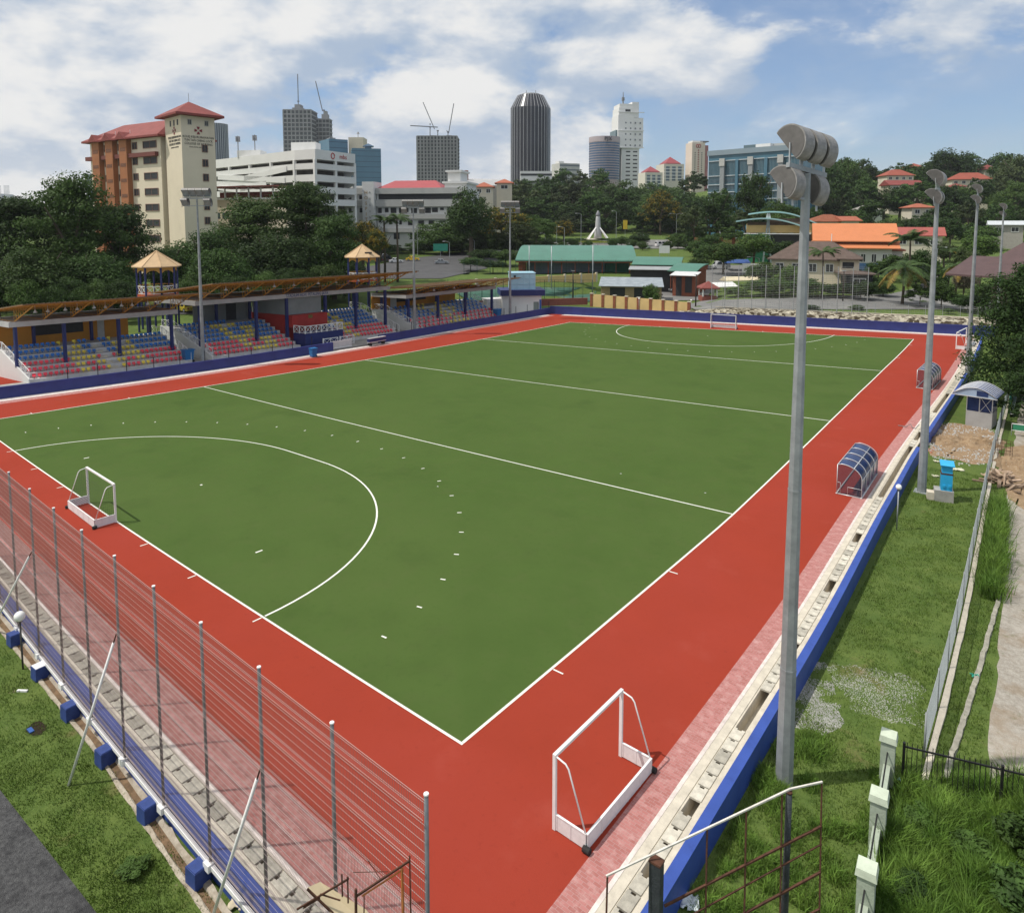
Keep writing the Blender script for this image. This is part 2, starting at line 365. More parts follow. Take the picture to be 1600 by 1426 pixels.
# drain covers, one by one
cov_m = mat('drain_cover_concrete', (.47, .44, .37), .9, .25, 3.5, bump=.3, rand=.28)
def cover_mesh(w, l):
    mb = MB(); a, b = w / 2, l / 2; mb.box(-a, a, -b, b - .07, -.05, .012); mb.box(-a, -.07, b - .07, b, -.05, .012); mb.box(.07, a, b - .07, b, -.05, .012)
    return mb.build('drain_cover', cov_m)
def covers():
    first = None; r = random.Random(3)
    gaps = [(-.4, .15), (2.05, 2.75), (6.2, 8.6), (11.6, 12.4), (17.2, 18.2), (23.1, 24.3), (27.6, 28.0), (30.3, 41.5), (43.6, 46), (52.5, 60)]
    base = cover_mesh(.36, .56)
    tag(base, 'pale concrete drain cover slab beside the right hand red run-off', 'drain cover', 'drain covers along the blue wall on the right')
    y = -4.3; n = 0
    while y < 92:
        if not any(a < y < b for a, b in gaps):
            p = F(6.49 + dR(y), y, 0); q = F(6.49 + dR(y + .5), y + .5, 0); o = base if n == 0 else base.copy()
            if n: COL.objects.link(o)
            o.location = p; o.rotation_euler = (0, 0, rzof(p, q) - math.pi / 2 + r.uniform(-.02, .02)); n += 1
        y += .6
    b2 = cover_mesh(.39, .62); tag(b2, 'pale concrete drain cover slab behind the tall wire fence', 'drain cover', 'drain covers along the near end fence'); n = 0; x = 4.4
    while x > -36:
        p = F(x, -6.52, 0); q = F(x - .5, -6.52, 0); o = b2 if n == 0 else b2.copy()
        if n: COL.objects.link(o)
        o.location = p; o.rotation_euler = (0, 0, rzof(p, q) - math.pi / 2 + r.uniform(-.02, .02)); n += 1; x -= .65
covers()
wear(blue_p, (.02, .045, .2), 2.3, .56, .74, .7); wear(blue_p, (.16, .2, .36), 5.5, .68, .76, .6); wear(blue_p, (.1, .1, .12), .9, .68, .8, .5)
shade_blue_w = mat('shade_darkened_wall_blue', (.024, .037, .17), .55, .15, .8, bump=.1, world=True)  # left wall's shade put into the blue; far wall shares this darker tone
def wallobj(name, path, prof, label):
    mb = MB(); n = len(prof)
    rings = [[mb.vert(f(o, z)) for o, z in prof] for f in path]
    for a, b in zip(rings, rings[1:]):
        for k in range(n): mb.face((a[k], a[(k + 1) % n], b[(k + 1) % n], b[k]))
    mb.face(rings[0][::-1]); mb.face(rings[-1]); return tag(mb.build(name, shade_blue_w if prof[0][1] == -.1 else blue_p), label, 'wall')
PR = [(6.86, -.95), (6.86, .06), (7.16, .06), (7.16, -.95)]
wallobj('perimeter_wall', [pathR(y) for y in fr(-9.5, 41.5, 30)], PR, 'low blue wall along the right side from the near corner to the gap in the rubble')
wallobj('perimeter_wall', [pathR(y) for y in fr(45.8, 97, 30)], PR, 'low blue wall along the right side beyond the rubble gap, ending at the far corner')
wallobj('perimeter_wall', [pathN(x) for x in fr(-52, 6.8, 50)], [(6.96, -.95), (6.96, .05), (7.22, .05), (7.22, -.95)], 'low blue wall under the tall wire fence behind the near goal')
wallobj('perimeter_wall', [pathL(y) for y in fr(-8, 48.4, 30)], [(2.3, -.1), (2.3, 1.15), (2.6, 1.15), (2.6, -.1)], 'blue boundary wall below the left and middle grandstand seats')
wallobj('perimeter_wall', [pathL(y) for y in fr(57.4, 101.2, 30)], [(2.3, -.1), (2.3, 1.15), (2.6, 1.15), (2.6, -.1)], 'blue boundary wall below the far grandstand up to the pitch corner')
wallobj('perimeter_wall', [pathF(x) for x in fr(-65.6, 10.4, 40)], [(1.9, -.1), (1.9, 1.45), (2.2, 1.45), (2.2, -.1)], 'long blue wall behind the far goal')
# ---------------------------------------------------------------- hockey goals
net_m = mat('faint_goal_net', (.05, .055, .05), .9)
scuff = mat('scuffed_white_board', (.66, .66, .66), .6, .3, 5, col2=(.78, .78, .78))
def goal(label, a, b, out, net=False, dep=1.05, ht=2.14, group=None):
    """a, b: feet of the two posts; out: which side the back boards lie (+1 to the left of a->b)"""
    g = thing('hockey_goal', label, 'goal', a, rzof(a, b), group); w = (b - a).length; s = out
    for x in (0, w): MB().box(x - .04, x + .04, -.05, .05, .006, ht).build('post', white_p, g)
    MB().box(-.04, w + .04, -.05, .05, ht + .002, ht + .085).build('crossbar', white_p, g)
    for x in (0, w):
        MB().tube([(x, s * .051, ht + .03), (x, s * .36, ht - .03), (x, s * .46, ht - .13), (x, s * (dep - .03), .48)], .024, 8).build('side_frame', white_p, g, True)
        m = MB(); m.box(x - .02, x + .02, min(s * .052, s * dep), max(s * .052, s * dep), .03, .47)
        for k in (.06, dep / 2, dep - .04): m.box(x - .03, x + .03, min(s * k, s * (k + .04)), max(s * k, s * (k + .04)), .035, .465)
        m.box(x - .032, x + .032, min(s * .055, s * dep), max(s * .055, s * dep), .455, .485); m.build('side_board', scuff, g)
    m = MB(); y = s * (dep + .022); m.box(.0, w, y - .02, y + .02, .03, .47)
    n = 5
    for k in range(n + 1): x = .02 + (w - .04) * k / n; m.box(x - .02, x + .02, y - .03, y + .03, .035, .465)
    m.box(-.005, w + .005, y - .033, y + .033, .455, .487); m.build('back_board', scuff, g)
    for x in (-.06, w + .06):
        o = MB().tube([(x, s * (dep - .05), .09), (x, s * (dep + .16), .09)], .09, 12).build('wheel', black_m, g)
    if net:
        m = MB()
        def strand(p, q): m.bar(p, q, .006)
        for i in range(25):
            x = w * i / 24; strand((x, s * .1, ht - .02), (x, s * .44, ht - .16)); strand((x, s * .44, ht - .16), (x, s * (dep - .05), .5))
        for i in range(15):
            t = i / 14; yy = lerp(.44, dep - .05, t); zz = lerp(ht - .16, .5, t); strand((0, s * yy, zz), (w, s * yy, zz))
        for x in (0, w):
            for i in range(8):
                yy = .1 + i * .1; zz = ht - .05 if yy < .4 else lerp(ht - .16, .5, (yy - .44) / (dep - .49)); strand((x, s * yy, .48), (x, s * yy, max(.5, zz)))
            for i in range(10): zz = .55 + i * .16; strand((x, s * .05, zz), (x, s * lerp(.9, .45, i / 9), zz))
        m.build('net', net_m, g)
    return g
goal('white wheeled hockey goal lying idle on the red run-off, nearest to the camera', F(3.98, -.75), F(4.05, 2.75), -1)
goal('white hockey goal on the near back line behind the tall wire fence', F(-29.5, -.02), F(-25.45, -.08), -1, True)
goal('white hockey goal at the far end in front of the long blue wall', F(-30.3, 92.9), F(-26.0, 92.3), 1, True)
goal('white spare goal parked beside the drain in the far right corner', F(6.0, 85.4), F(6.9, 90.0), -1, False)
# ---------------------------------------------------------------- team shelters
tint = mat('blue_tinted_sheet', (.018, .035, .11), .18, .3, 1.5, alpha=1.)
clear_m = mat('clear_side_sheet', (.04, .05, .08), .35, .1, 1, alpha=.6)
alu = mat('aluminium_frame', (.62, .63, .64), .4, .06, 2, metal=.4)
seat_d = mat('dark_bench', (.02, .025, .05), .6)
def shelter(label, a, b, wid=1.4, ht=1.85, group='curved team shelters along the red run-off'):
    g = thing('team_shelter', label, 'shelter', a, rzof(a, b), group); L = (b - a).length
    # section in (y, z): field side at y=0 ... y<0 is away from the field (right of a->b)
    arc = [(0.0, ht)] + [(-.25 - (wid - .25) * math.sin(R(t)), ht - .75 + .83 * math.cos(R(t))) for t in fr(0, 90, 10)]
    sec = arc + [(-wid, .06)]
    n = 4
    f = MB()
    for k in range(n + 1):
        x = L * k / n
        f.tube([(x, *p) for p in sec], .026, 6)
    for p in (sec[0], sec[5], sec[-2]): f.tube([(0, *p), (L, *p)], .022, 6)
    f.box(-.06, L + .06, -wid - .04, -wid + .04, .005, .06); f.box(-.06, L + .06, -.04, .04, .005, .06)
    for x in (0, L):
        f.box(x - .03, x + .03, -wid + .041, -.041, .005, .058); f.tube([(x, 0, .06), (x, 0, ht)], .026, 6)
        f.tube([(x, -.2, .06), (x, -.2, .75), (x, -.03, .75)], .02, 6); f.tube([(x, -.62, .06), (x, -.62, .55), (x, -wid, .55)], .02, 6)
    f.build('frame', alu, g, True)
    for k in range(n):
        m = MB(); a0, a1 = L * k / n + .03, L * (k + 1) / n - .03
        rows = [[(x, p[0] * .985, p[1] - .03) for p in sec] for x in (a0, a1)]; m.sheet(rows); m.sheet([[(x, p[0] * .975, p[1] - .045) for p in sec][::-1] for x in (a0, a1)]); m.build('roof_panel', tint, g, True)
    for x in (.01, L - .01):
        m = MB(); pts = [(x, -.03, .06)] + [(x, p[0] * .97, p[1] - .04) for p in sec]; i = [m.vert(p) for p in pts]; m.face(i); m.build('side_panel', clear_m, g)
    m = MB(); m.box(.15, L - .15, -wid + .12, -wid + .52, .4, .46); m.box(.15, L - .15, -wid + .1, -wid + .16, .5, .95)
    for x in (.2, L / 2, L - .2): m.box(x - .03, x + .03, -wid + .2, -wid + .26, .06, .4)
    m.build('bench', seat_d, g); return g
shelter('nearer curved blue team shelter on the red run-off, beside the right hand drain', G(1307, 771), G(1307, 771) + (F(4.2, 34.7) - F(4.15, 29.6)).normalized() * 5.2)
shelter('farther curved blue team shelter partly behind a floodlight mast', G(1432, 606), G(1432, 606) + (F(4.7, 67) - F(4.4, 61.8)).normalized() * 5.2)
# ---------------------------------------------------------------- floodlight masts
lamp_g = mat('floodlight_housing', (.24, .232, .22), .55, .3, 5, metal=.2); lamp_d = mat('floodlight_side', (.1, .095, .09), .6, .2, 4)
lens = mat('floodlight_glass', (.22, .25, .27), .08, .2, 3)
def lampmesh(g, M, w=.58, s=1.):
    """barrel with a flat glass front; axis along local x, looking along -y and down"""
    prof = [(-.02, -.5), (-.02, .5)] + [(.06 + .5 * math.cos(R(a)), .52 * math.sin(R(a))) for a in fr(88, -88, 18)]
    prof = [(p * s, q * s) for p, q in prof]; tl = R(44)
    ro_ = [(p[0] * math.cos(tl) - p[1] * math.sin(tl), p[0] * math.sin(tl) + p[1] * math.cos(tl)) for p in prof]
    m = MB(); m.prism(ro_, 'x', -w / 2, w / 2); m.mat(1).prism([(q[0] * .93, q[1] * .93) for q in ro_], 'x', -w / 2 - .012, w / 2 + .012)
    b = m.build('lamp_housing', [lamp_g, lamp_d], g); b.matrix_local = M
    f = MB(); a, c = (-.02 * s, -.5 * s), (-.02 * s, .5 * s); h = [(-.035, -.49), (-.035, .49), (-.021, .49), (-.021, -.49)]
    h = [((p * math.cos(tl) - q * math.sin(tl)) * s, (p * math.sin(tl) + q * math.cos(tl)) * s) for p, q in h]
    f.prism(h, 'x', -w / 2 + .03, w / 2 - .03); f.build('lamp_glass', lens, b)
    for x in (-w / 2 - .03, w / 2 + .03):
        k = MB(); k.bar((x, .12 * s, .05), (x, .2, -.5 * s), .035, .06); k.build('lamp_bracket', steel, b)
def mast(label, base, H, armdir, face, r0=.26, r1=.11, n_up=3, sp=.62, low=(-.8, .8), s=1.1, w=.58, group='floodlight masts round the pitch', tilt=0.):
    g = thing('floodlight_mast', label, 'floodlight', base, 0, group)
    m = MB(); hs = [0, H * .2, H * .2 + .002, H * .5, H * .5 + .002, H]
    m.tube([(0, 0, h) for h in hs], [lerp(r0, r1, h / H) - (.006 if i in (2, 4) else 0) - (.006 if i in (5,) else 0) for i, h in enumerate(hs)], 8)
    m.build('pole', pole_m, g)
    if w != .43: f = MB(); f.box(-r0 - .16, r0 + .16, -r0 - .16, r0 + .16, -.03, .04); f.build('base_plate', steel, g)
    f = MB()
    for q in (H * .2, H * .5): f.lathe([(lerp(r0, r1, q / H) + .008, -.03), (lerp(r0, r1, q / H) + .008, .03)], 8, (0, 0, q))
    f.build('joint_ring', pole_m, g)
    ang = math.atan2(armdir.y, armdir.x)
    M0 = Matrix.Rotation(ang, 4, 'Z')
    if (M0 @ Vector((0, -1, 0))).dot(face) < 0: M0 = Matrix.Rotation(ang + math.pi, 4, 'Z')
    if tilt: M0 = M0 @ Matrix.Rotation(R(tilt) * (1 if (M0 @ Vector((1, 0, 0))).dot(CR) > 0 else -1), 4, 'Y')
    L = (n_up - 1) * sp / 2 + .32
    c = MB(); c.box(-L, L, -.06, .06, .02, .16); c.box(-L * .9, L * .9, -.05, .05, -.80, -.72) if low else None
    Mh = Matrix.Translation((0, 0, H)); o = c.build('crossarm', pole_m, g); o.matrix_local = Mh @ M0
    for i in range(n_up):
        x = (i - (n_up - 1) / 2) * sp; lampmesh(g, Mh @ M0 @ Matrix.Translation((x, -.2, .62 * s)), w, s)
    for x in low or (): lampmesh(g, Mh @ M0 @ Matrix.Translation((x, -.25, -.42 * s)), w, s * .95)
    return g
ydir = (F(8, 40) - F(8, 10)).normalized(); fx = (F(0, 20) - F(8, 20)).normalized()
m1 = mast('tall floodlight mast standing in the grass nearest the camera, lamps seen from behind', G(1225, 1222, -.9), 19.05, (ydir * .72 + CR * .5).normalized(), fx, .275, .13, 3, .56, (-.5, .62), 1.12, .43, tilt=8)
mast('tall floodlight mast on a square footing by the blue switch box', G(1440, 768, -.9), 19.6, ydir, fx, .27, .12, 3, .62, (-.6, .6))
mast('floodlight mast behind the blue roofed guard booth', G(1511, 596, -.9), 20.4, ydir, fx, .27, .12, 3, .62, (-.6, .6))
mast('farthest floodlight mast on the right, rising behind the leafy tree', F(10.6, 100.5, -.2), 18.4, ydir, fx, .25, .11, 3, .62, (-.6,))
LB = [((318, 572), 19.9, 'floodlight mast between the left and the middle grandstand'), ((648, 523), 19.3, 'floodlight mast in front of the far grandstand'), ((797, 499), 19.6, 'floodlight mast beside the pump house with the pale blue tank')]
for (b, H, lb) in LB:
    p = G(*b, 0); mast(lb, p, H - .6, CR, -CF, .25, .1, 4, .78, (-1.3, 1.3), 1.05, .74)
# ---------------------------------------------------------------- tall wire fence behind the near goal
wire_m = mat('galvanised_wire', (.26, .18, .17), .5, .1, 1, metal=.1)
wire_h = mat('pale_horizontal_wire', (.52, .44, .42), .5, .1, 1, metal=.1)
def near_fence():
    g = thing('wire_fence', 'tall welded wire fence with grey posts and white stays behind the near goal', 'fence', F(0, -7.3, -.5))
    inv = g.matrix_world.inverted() if False else Matrix.Translation(-Vector(g.location))
    xs = [5.62 - 2.655 * i for i in range(0, 13)]; tops = 6.4; b = -.3
    def W_(x, z, o=0): return Vector(F(x, -7.3 - o, z)) - g.location
    pm = mat('grey_fence_post', (.13, .14, .15), .6, .3, 4)
    for x in xs:
        m = MB().tube([W_(x, b - .1), W_(x, tops)], .042, 8).build('fence_post', pm, g, True)
        MB().tube([W_(x, tops + .001), W_(x, tops + .03)], .05, 8).build('post_cap', white_p, m)
    r_ = MB()
    for a, c in zip(xs, xs[1:]): r_.bar(W_(a, b - .06, .02), W_(c, b - .06, .02), .1, .12)
    for x in xs:
        q = W_(x, b - .06, .02); r_.box(q.x - .13, q.x + .13, q.y - .13, q.y + .13, q.z - .1, q.z + .1)
    r_.build('bottom_rail', white_p, g)
    # welded mesh with stiffening folds, one panel per bay
    folds = [.35 + .98 * k for k in range(7)]
    zs = []
    for k in range(len(folds)):
        z0 = folds[k]; zs += [(z0 - .1, 0), (z0 - .033, .05), (z0 + .033, .05), (z0 + .1, 0)]
    zs = [(.0, 0)] + [z for z in zs if 0 < z[0] < 6.6] + [(6.62, 0)]
    hz_ = sorted(set([round(z, 3) for z, _ in zs] + [round(.1 + .196 * k, 3) for k in range(34)]))
    def off(z):
        for (a, o1), (c, o2) in zip(zs, zs[1:]):
            if a <= z <= c: return lerp(o1, o2, (z - a) / max(c - a, 1e-6))
        return 0
    for a, c in zip(xs, xs[1:]):
        m = MB()
        for z in hz_:
            o = .05 - off(z); m.mat(1).bar(W_(a, b + z, -o + .09), W_(c, b + z, -o + .09), .0058)
        m.mat(0); n = 56
        for k in range(n + 1):
            x = lerp(a - .03, c + .03, k / n); prev = None
            pts = [W_(x, b + z, off(z) * 1.0 + .045) for z, _ in zs]
            for p, q in zip(pts, pts[1:]):
                w = .0033; i = [m.vert(p.x - w, p.y - w, p.z), m.vert(p.x + w, p.y, p.z), m.vert(p.x - w, p.y + w, p.z), m.vert(q.x - w, q.y - w, q.z), m.vert(q.x + w, q.y, q.z), m.vert(q.x - w, q.y + w, q.z)]
                m.face((i[0], i[1], i[4], i[3])); m.face((i[1], i[2], i[5], i[4])); m.face((i[2], i[0], i[3], i[5]))
        m.build('mesh_panel', [wire_m, wire_h], g)
    for i, (bx, by) in ((0, (672, 1530)), (2, (332, 1432)), (5, (107, 1227)), (8, (-14, 985))):
        t = W_(xs[i], 3.9, .06); e = G(bx, by, -.9) - g.location if i != 0 else W_(xs[0] + .25, -.4, 1.6)
        m = MB().tube([t + (e - t) * .06, e], .042, 8).build('stay', white_p, g, True)
        MB().tube([t, t + (e - t) * .062], .02, 6).build('stay_hinge', rust, m)
near_fence()
# ---------------------------------------------------------------- globe lamps
globe_m = mat('opal_globe', (.82, .82, .8), .35, .03, 2); darkpost = mat('dark_lamp_post', (.06, .06, .06), .6, .3, 5)
def globe(label, base, h, r=.17):
    g = thing('globe_lamp', label, 'lamp', base, 0, 'globe lamps on posts'); MB().tube([(0, 0, 0), (0, 0, h)], .035, 8).build('pole', darkpost if r > .16 else steel, g, True)
    MB().lathe([(.05, h), (.09, h + .03), (.05, h + .05)], 12).build('collar', darkpost, g)
    MB().lathe([(r * math.sin(R(a)), h + .04 + r - r * math.cos(R(a))) for a in fr(8, 178, 10)], 16).build('globe', globe_m, g, True)
globe('white globe lamp on a dark post at the left edge below the wire fence', G(36, 1045, -.9), 1.95, .2)
globe('white globe lamp on a thin post at the blue wall near the closer team shelter', G(1401, 828, -.9), 2.35, .16)
globe('small white globe lamp on the bank left of the yellow wall', F(-49, 104.5, .6), 2.2, .15)
globe('small white globe lamp on the bank in front of the yellow wall', F(-38, 102.6, .8), 2.2, .15)
# ---------------------------------------------------------------- near left ground: footings, ditch, roof corner, oddments
blk_m = mat('blue_footing_paint', (.03, .06, .22), .6, .2, 3, bump=.2)
for k, (px, py) in enumerate(((345, 1352), (258, 1262), (190, 1178), (132, 1110), (82, 1050), (40, 1000), (455, 1470))):
    p = G(px, py, -.9); p = F(Finv(p.x, p.y)[0], -7.5, -.9)
    m = MB(); m.hexa([(-.24, -.26, 0), (.24, -.26, 0), (.24, .2, 0), (-.24, .2, 0), (-.23, -.25, .5), (.23, -.25, .5), (.23, .19, .5), (-.23, .19, .5)]); top = white_p if k == 4 else blk_m
    m.mat(1).box(-.21, .21, -.23, .17, .501, .52)
    o = m.build('footing_block', [blk_m, top]); o.location = p; o.rotation_euler = (0, 0, .04)
    tag(o, 'white topped blue concrete footing under the wire fence' if k == 4 else 'blue painted concrete footing outside the wire fence', 'block', 'blue footings under the wire fence')
def ditch():
    mb = MB(); r = random.Random(5); path = [(-2, 1000 - 22), (60, 1012 + 12), (118, 1080 + 16), (200, 1178 + 40), (262, 1262 + 50), (345, 1400), (390, 1450)]
    path = [(-30, 935), (40, 1020), (90, 1085), (160, 1170), (215, 1250), (262, 1318), (320, 1400), (372, 1470)]
    pts = [G(a, b, -.9) for a, b in path]; fine = []
    for a, b in zip(pts, pts[1:]):
        for k in range(6): fine.append(a.lerp(b, k / 6))
    rows = []
    for i, p in enumerate(fine[:-1]):
        d = (fine[i + 1] - p).normalized(); n = Vector((-d.y, d.x, 0)); w = lambda s: r.uniform(-s, s)
        rows.append([p + n * q + Vector((0, 0, z + w(.012))) for q, z in ((-.24 + w(.02), .0), (-.23 + w(.03), .05), (-.13 + w(.03), .06), (-.1, .012 + w(.01)), (.08, .012), (.11, .07), (.24 + w(.04), .08), (.25 + w(.03), .0))])
    mb.sheet(rows); struct(mb.build('ditch_kerb', mat('muddy_broken_concrete', (.3, .25, .19), .95, .4, 3.2, world=True, bump=.6, col2=(.5, .45, .37))))
    mb = MB(); mb.sheet([[q[3] + Vector((0, 0, .006)), q[4] + Vector((0, 0, .006))] for q in rows]); struct(mb.build('ditch_bed', mat('ditch_mud', (.1, .07, .045), .95, .4, 4, world=True, bump=.5, col2=(.26, .17, .1))))
ditch()
def eave():
    m = mat('weathered_dark_concrete', (.05, .05, .052), .95, .4, 14, bump=.9, bscale=60, world=True, col2=(.13, .13, .13)); wear(m, (.3, .3, .3), 45, .62, .74, .7); wear(m, (.03, .03, .032), 2.5, .5, .65, .6)
    z = 7.0; a, b, c = G(-60, 1157, z), G(160, 1437, z), G(-60, 1437, z); d = (a - b); a2 = a + d * .6; b2 = b - d * .5; n = Vector((d.y, -d.x, 0)).normalized()
    if n.dot(c - a) < 0: n = -n
    m2 = MB(); q = [a2, b2, b2 + n * 5, a2 + n * 5]; m2.hexa([p + Vector((0, 0, -.35)) for p in q] + q)
    tag(m2.build('roof_slab', m), 'dark weathered concrete roof edge in the bottom left corner', 'roof')
eave()
hole_m = mat('pit_soil', (.03, .022, .015), 1)
def manhole():
    g = thing('open_pit', 'small dark pit in the grass with a blue rag at its edge', 'pit', G(57, 1138, -.9) + Vector((0, 0, .004))); r = random.Random(2)
    m = MB(); i = [m.vert(.42 * math.cos(t) * r.uniform(.85, 1.1), .3 * math.sin(t) * r.uniform(.8, 1.1), .004) for t in [2 * math.pi * k / 18 for k in range(18)]]; m.face(i); m.build('pit_floor', hole_m, g)
    m = MB()
    for k in range(150):
        t = r.uniform(0, 6.28); q = r.uniform(.9, 1.25); p = Vector((.42 * q * math.cos(t), .3 * q * math.sin(t), 0)); h = r.uniform(.04, .12); m.face([m.vert(p.x - .01, p.y, 0), m.vert(p.x + .01, p.y, 0), m.vert(p.x + r.uniform(-.06, .06), p.y + r.uniform(-.06, .06), h)])
    m.build('grass_rim', mat('rim_grass', (.05, .09, .02), .9), g)
    MB().box(-.18, .12, -.24, -.1, .006, .05).build('rag', mat('blue_cloth', (.03, .09, .3), .8, bump=.4), g)
manhole()
def rag(name, label, cat, loc, w, h, col, rz=0, col2=None):
    r = random.Random(int(loc.x * 97)); n = 9; m = MB(); Z = [[.04 + .14 * abs(noise.noise((i * .45 + loc.x, j * .45, 1))) + r.uniform(0, .03) for i in range(n)] for j in range(n)]
    m.sheet([[(w * (i / (n - 1) - .5) + .1 * noise.noise((i * .6, j * .6, 5)), h * (j / (n - 1) - .5) + .1 * noise.noise((i * .6, j * .6, 9)), Z[j][i]) for i in range(n)] for j in range(n)])
    o = m.build(name, mat(name + '_cloth', col, .8, .1, 3, col2=col2), None, True); o.location = loc; o.rotation_euler = (0, 0, rz); tag(o, label, cat)
    s = o.modifiers.new('thick', 'SOLIDIFY'); s.thickness = .012; return o
rag('rice_sack', 'crumpled cream sack with a green print by the ditch', 'sack', G(385, 1408, -.88), .75, .55, (.6, .52, .38), .5, (.55, .5, .36))
rag('plastic_bag', 'crumpled pale plastic bag on the grass below the rusty frame', 'bag', G(1078, 1412, -.88), .45, .42, (.62, .68, .72), .3)
MB_ = MB().box(-.2, .2, -.045, .045, 0, .06).build('wood_offcut', white_p); MB_.location = G(35, 1080, -.9); MB_.rotation_euler = (0, 0, .6); tag(MB_, 'short white offcut lying in the grass at the left', 'offcut')
# ---------------------------------------------------------------- grandstands
stepm = mat('terrace_concrete', (.56, .55, .54), .9, .14, 1.2, bump=.15)
fasc = mat('grey_fascia', (.46, .46, .45), .85, .12, .8)
roof_u = mat('orange_brown_soffit', (.50, .22, .045), .6, .18, .8); roof_t = mat('brown_metal_roof', (.17, .11, .06), .5, .2, .5)
truss_m = mat('yellow_truss_paint', (.46, .23, .035), .5, .12, 2)
owall = mat('orange_back_wall', (.50, .22, .035), .8, .1, .7); rwall = mat('red_block_paint', (.33, .03, .025), .7, .12, .8)
SEAT = {'r': mat('red_plastic_seat', (.82, .07, .1), .45, .1, 3, rand=.12), 'b': mat('blue_plastic_seat', (.03, .18, .55), .45, .1, 3, rand=.15), 'y': mat('yellow_plastic_seat', (.78, .6, .07), .45, .1, 3, rand=.1)}
def seatgeo(mb, x, y, z):
    """shell: pan, curved back"""
    w = .205
    pr = [(-.02, .36), (-.2, .40), (-.23, .375), (-.22, .34), (.14, .31), (.2, .40), (.245, .72), (.21, .735), (.15, .45), (.11, .36)]
    pr = [(y + a, z + b * .62) for a, b in pr]; mb.prism(pr, 'x', x - w, x + w); mb.box(x - .04, x + .04, y - .05, y + .08, z + .001, z + .2)
def lattice(mb, a, b, h, n, t=.035, dz=0.):
    """white cross-braced railing from a to b (local points at its foot)"""
    a, b = Vector(a), Vector(b); U = Vector((0, 0, h)); lo = Vector((0, 0, .1))
    mb.bar(a + U, b + U, t * 1.5); mb.bar(a + lo, b + lo, t)
    for k in range(n + 1):
        p = a.lerp(b, k / n); mb.bar(p, p + U, t * 1.3)
        if k < n: q = a.lerp(b, (k + 1) / n); mb.bar(p + lo, q + U, t * .7); mb.bar(p + U, q + lo, t * .7)
def seats(g, cells, world):
    cells.sort(key=lambda c: (world @ Vector((c[0], c[1], c[2])) - CP).length); near, rest = cells[:100], cells[100:]; base = {}
    for x, y, z, c in near:
        if c not in base: m = MB(); seatgeo(m, 0, 0, 0); o = base[c] = m.build('seat', SEAT[c], g)
        else: o = base[c].copy(); COL.objects.link(o)
        o.location = (x, y, z)
    if rest:
        m = MB(); ks = 'rby'
        for x, y, z, c in rest: m.mat(ks.index(c)); seatgeo(m, x, y, z)
        o = m.build('seat_rows', [SEAT[k] for k in ks], g); o['kind'] = 'stuff'
TREAD = .92
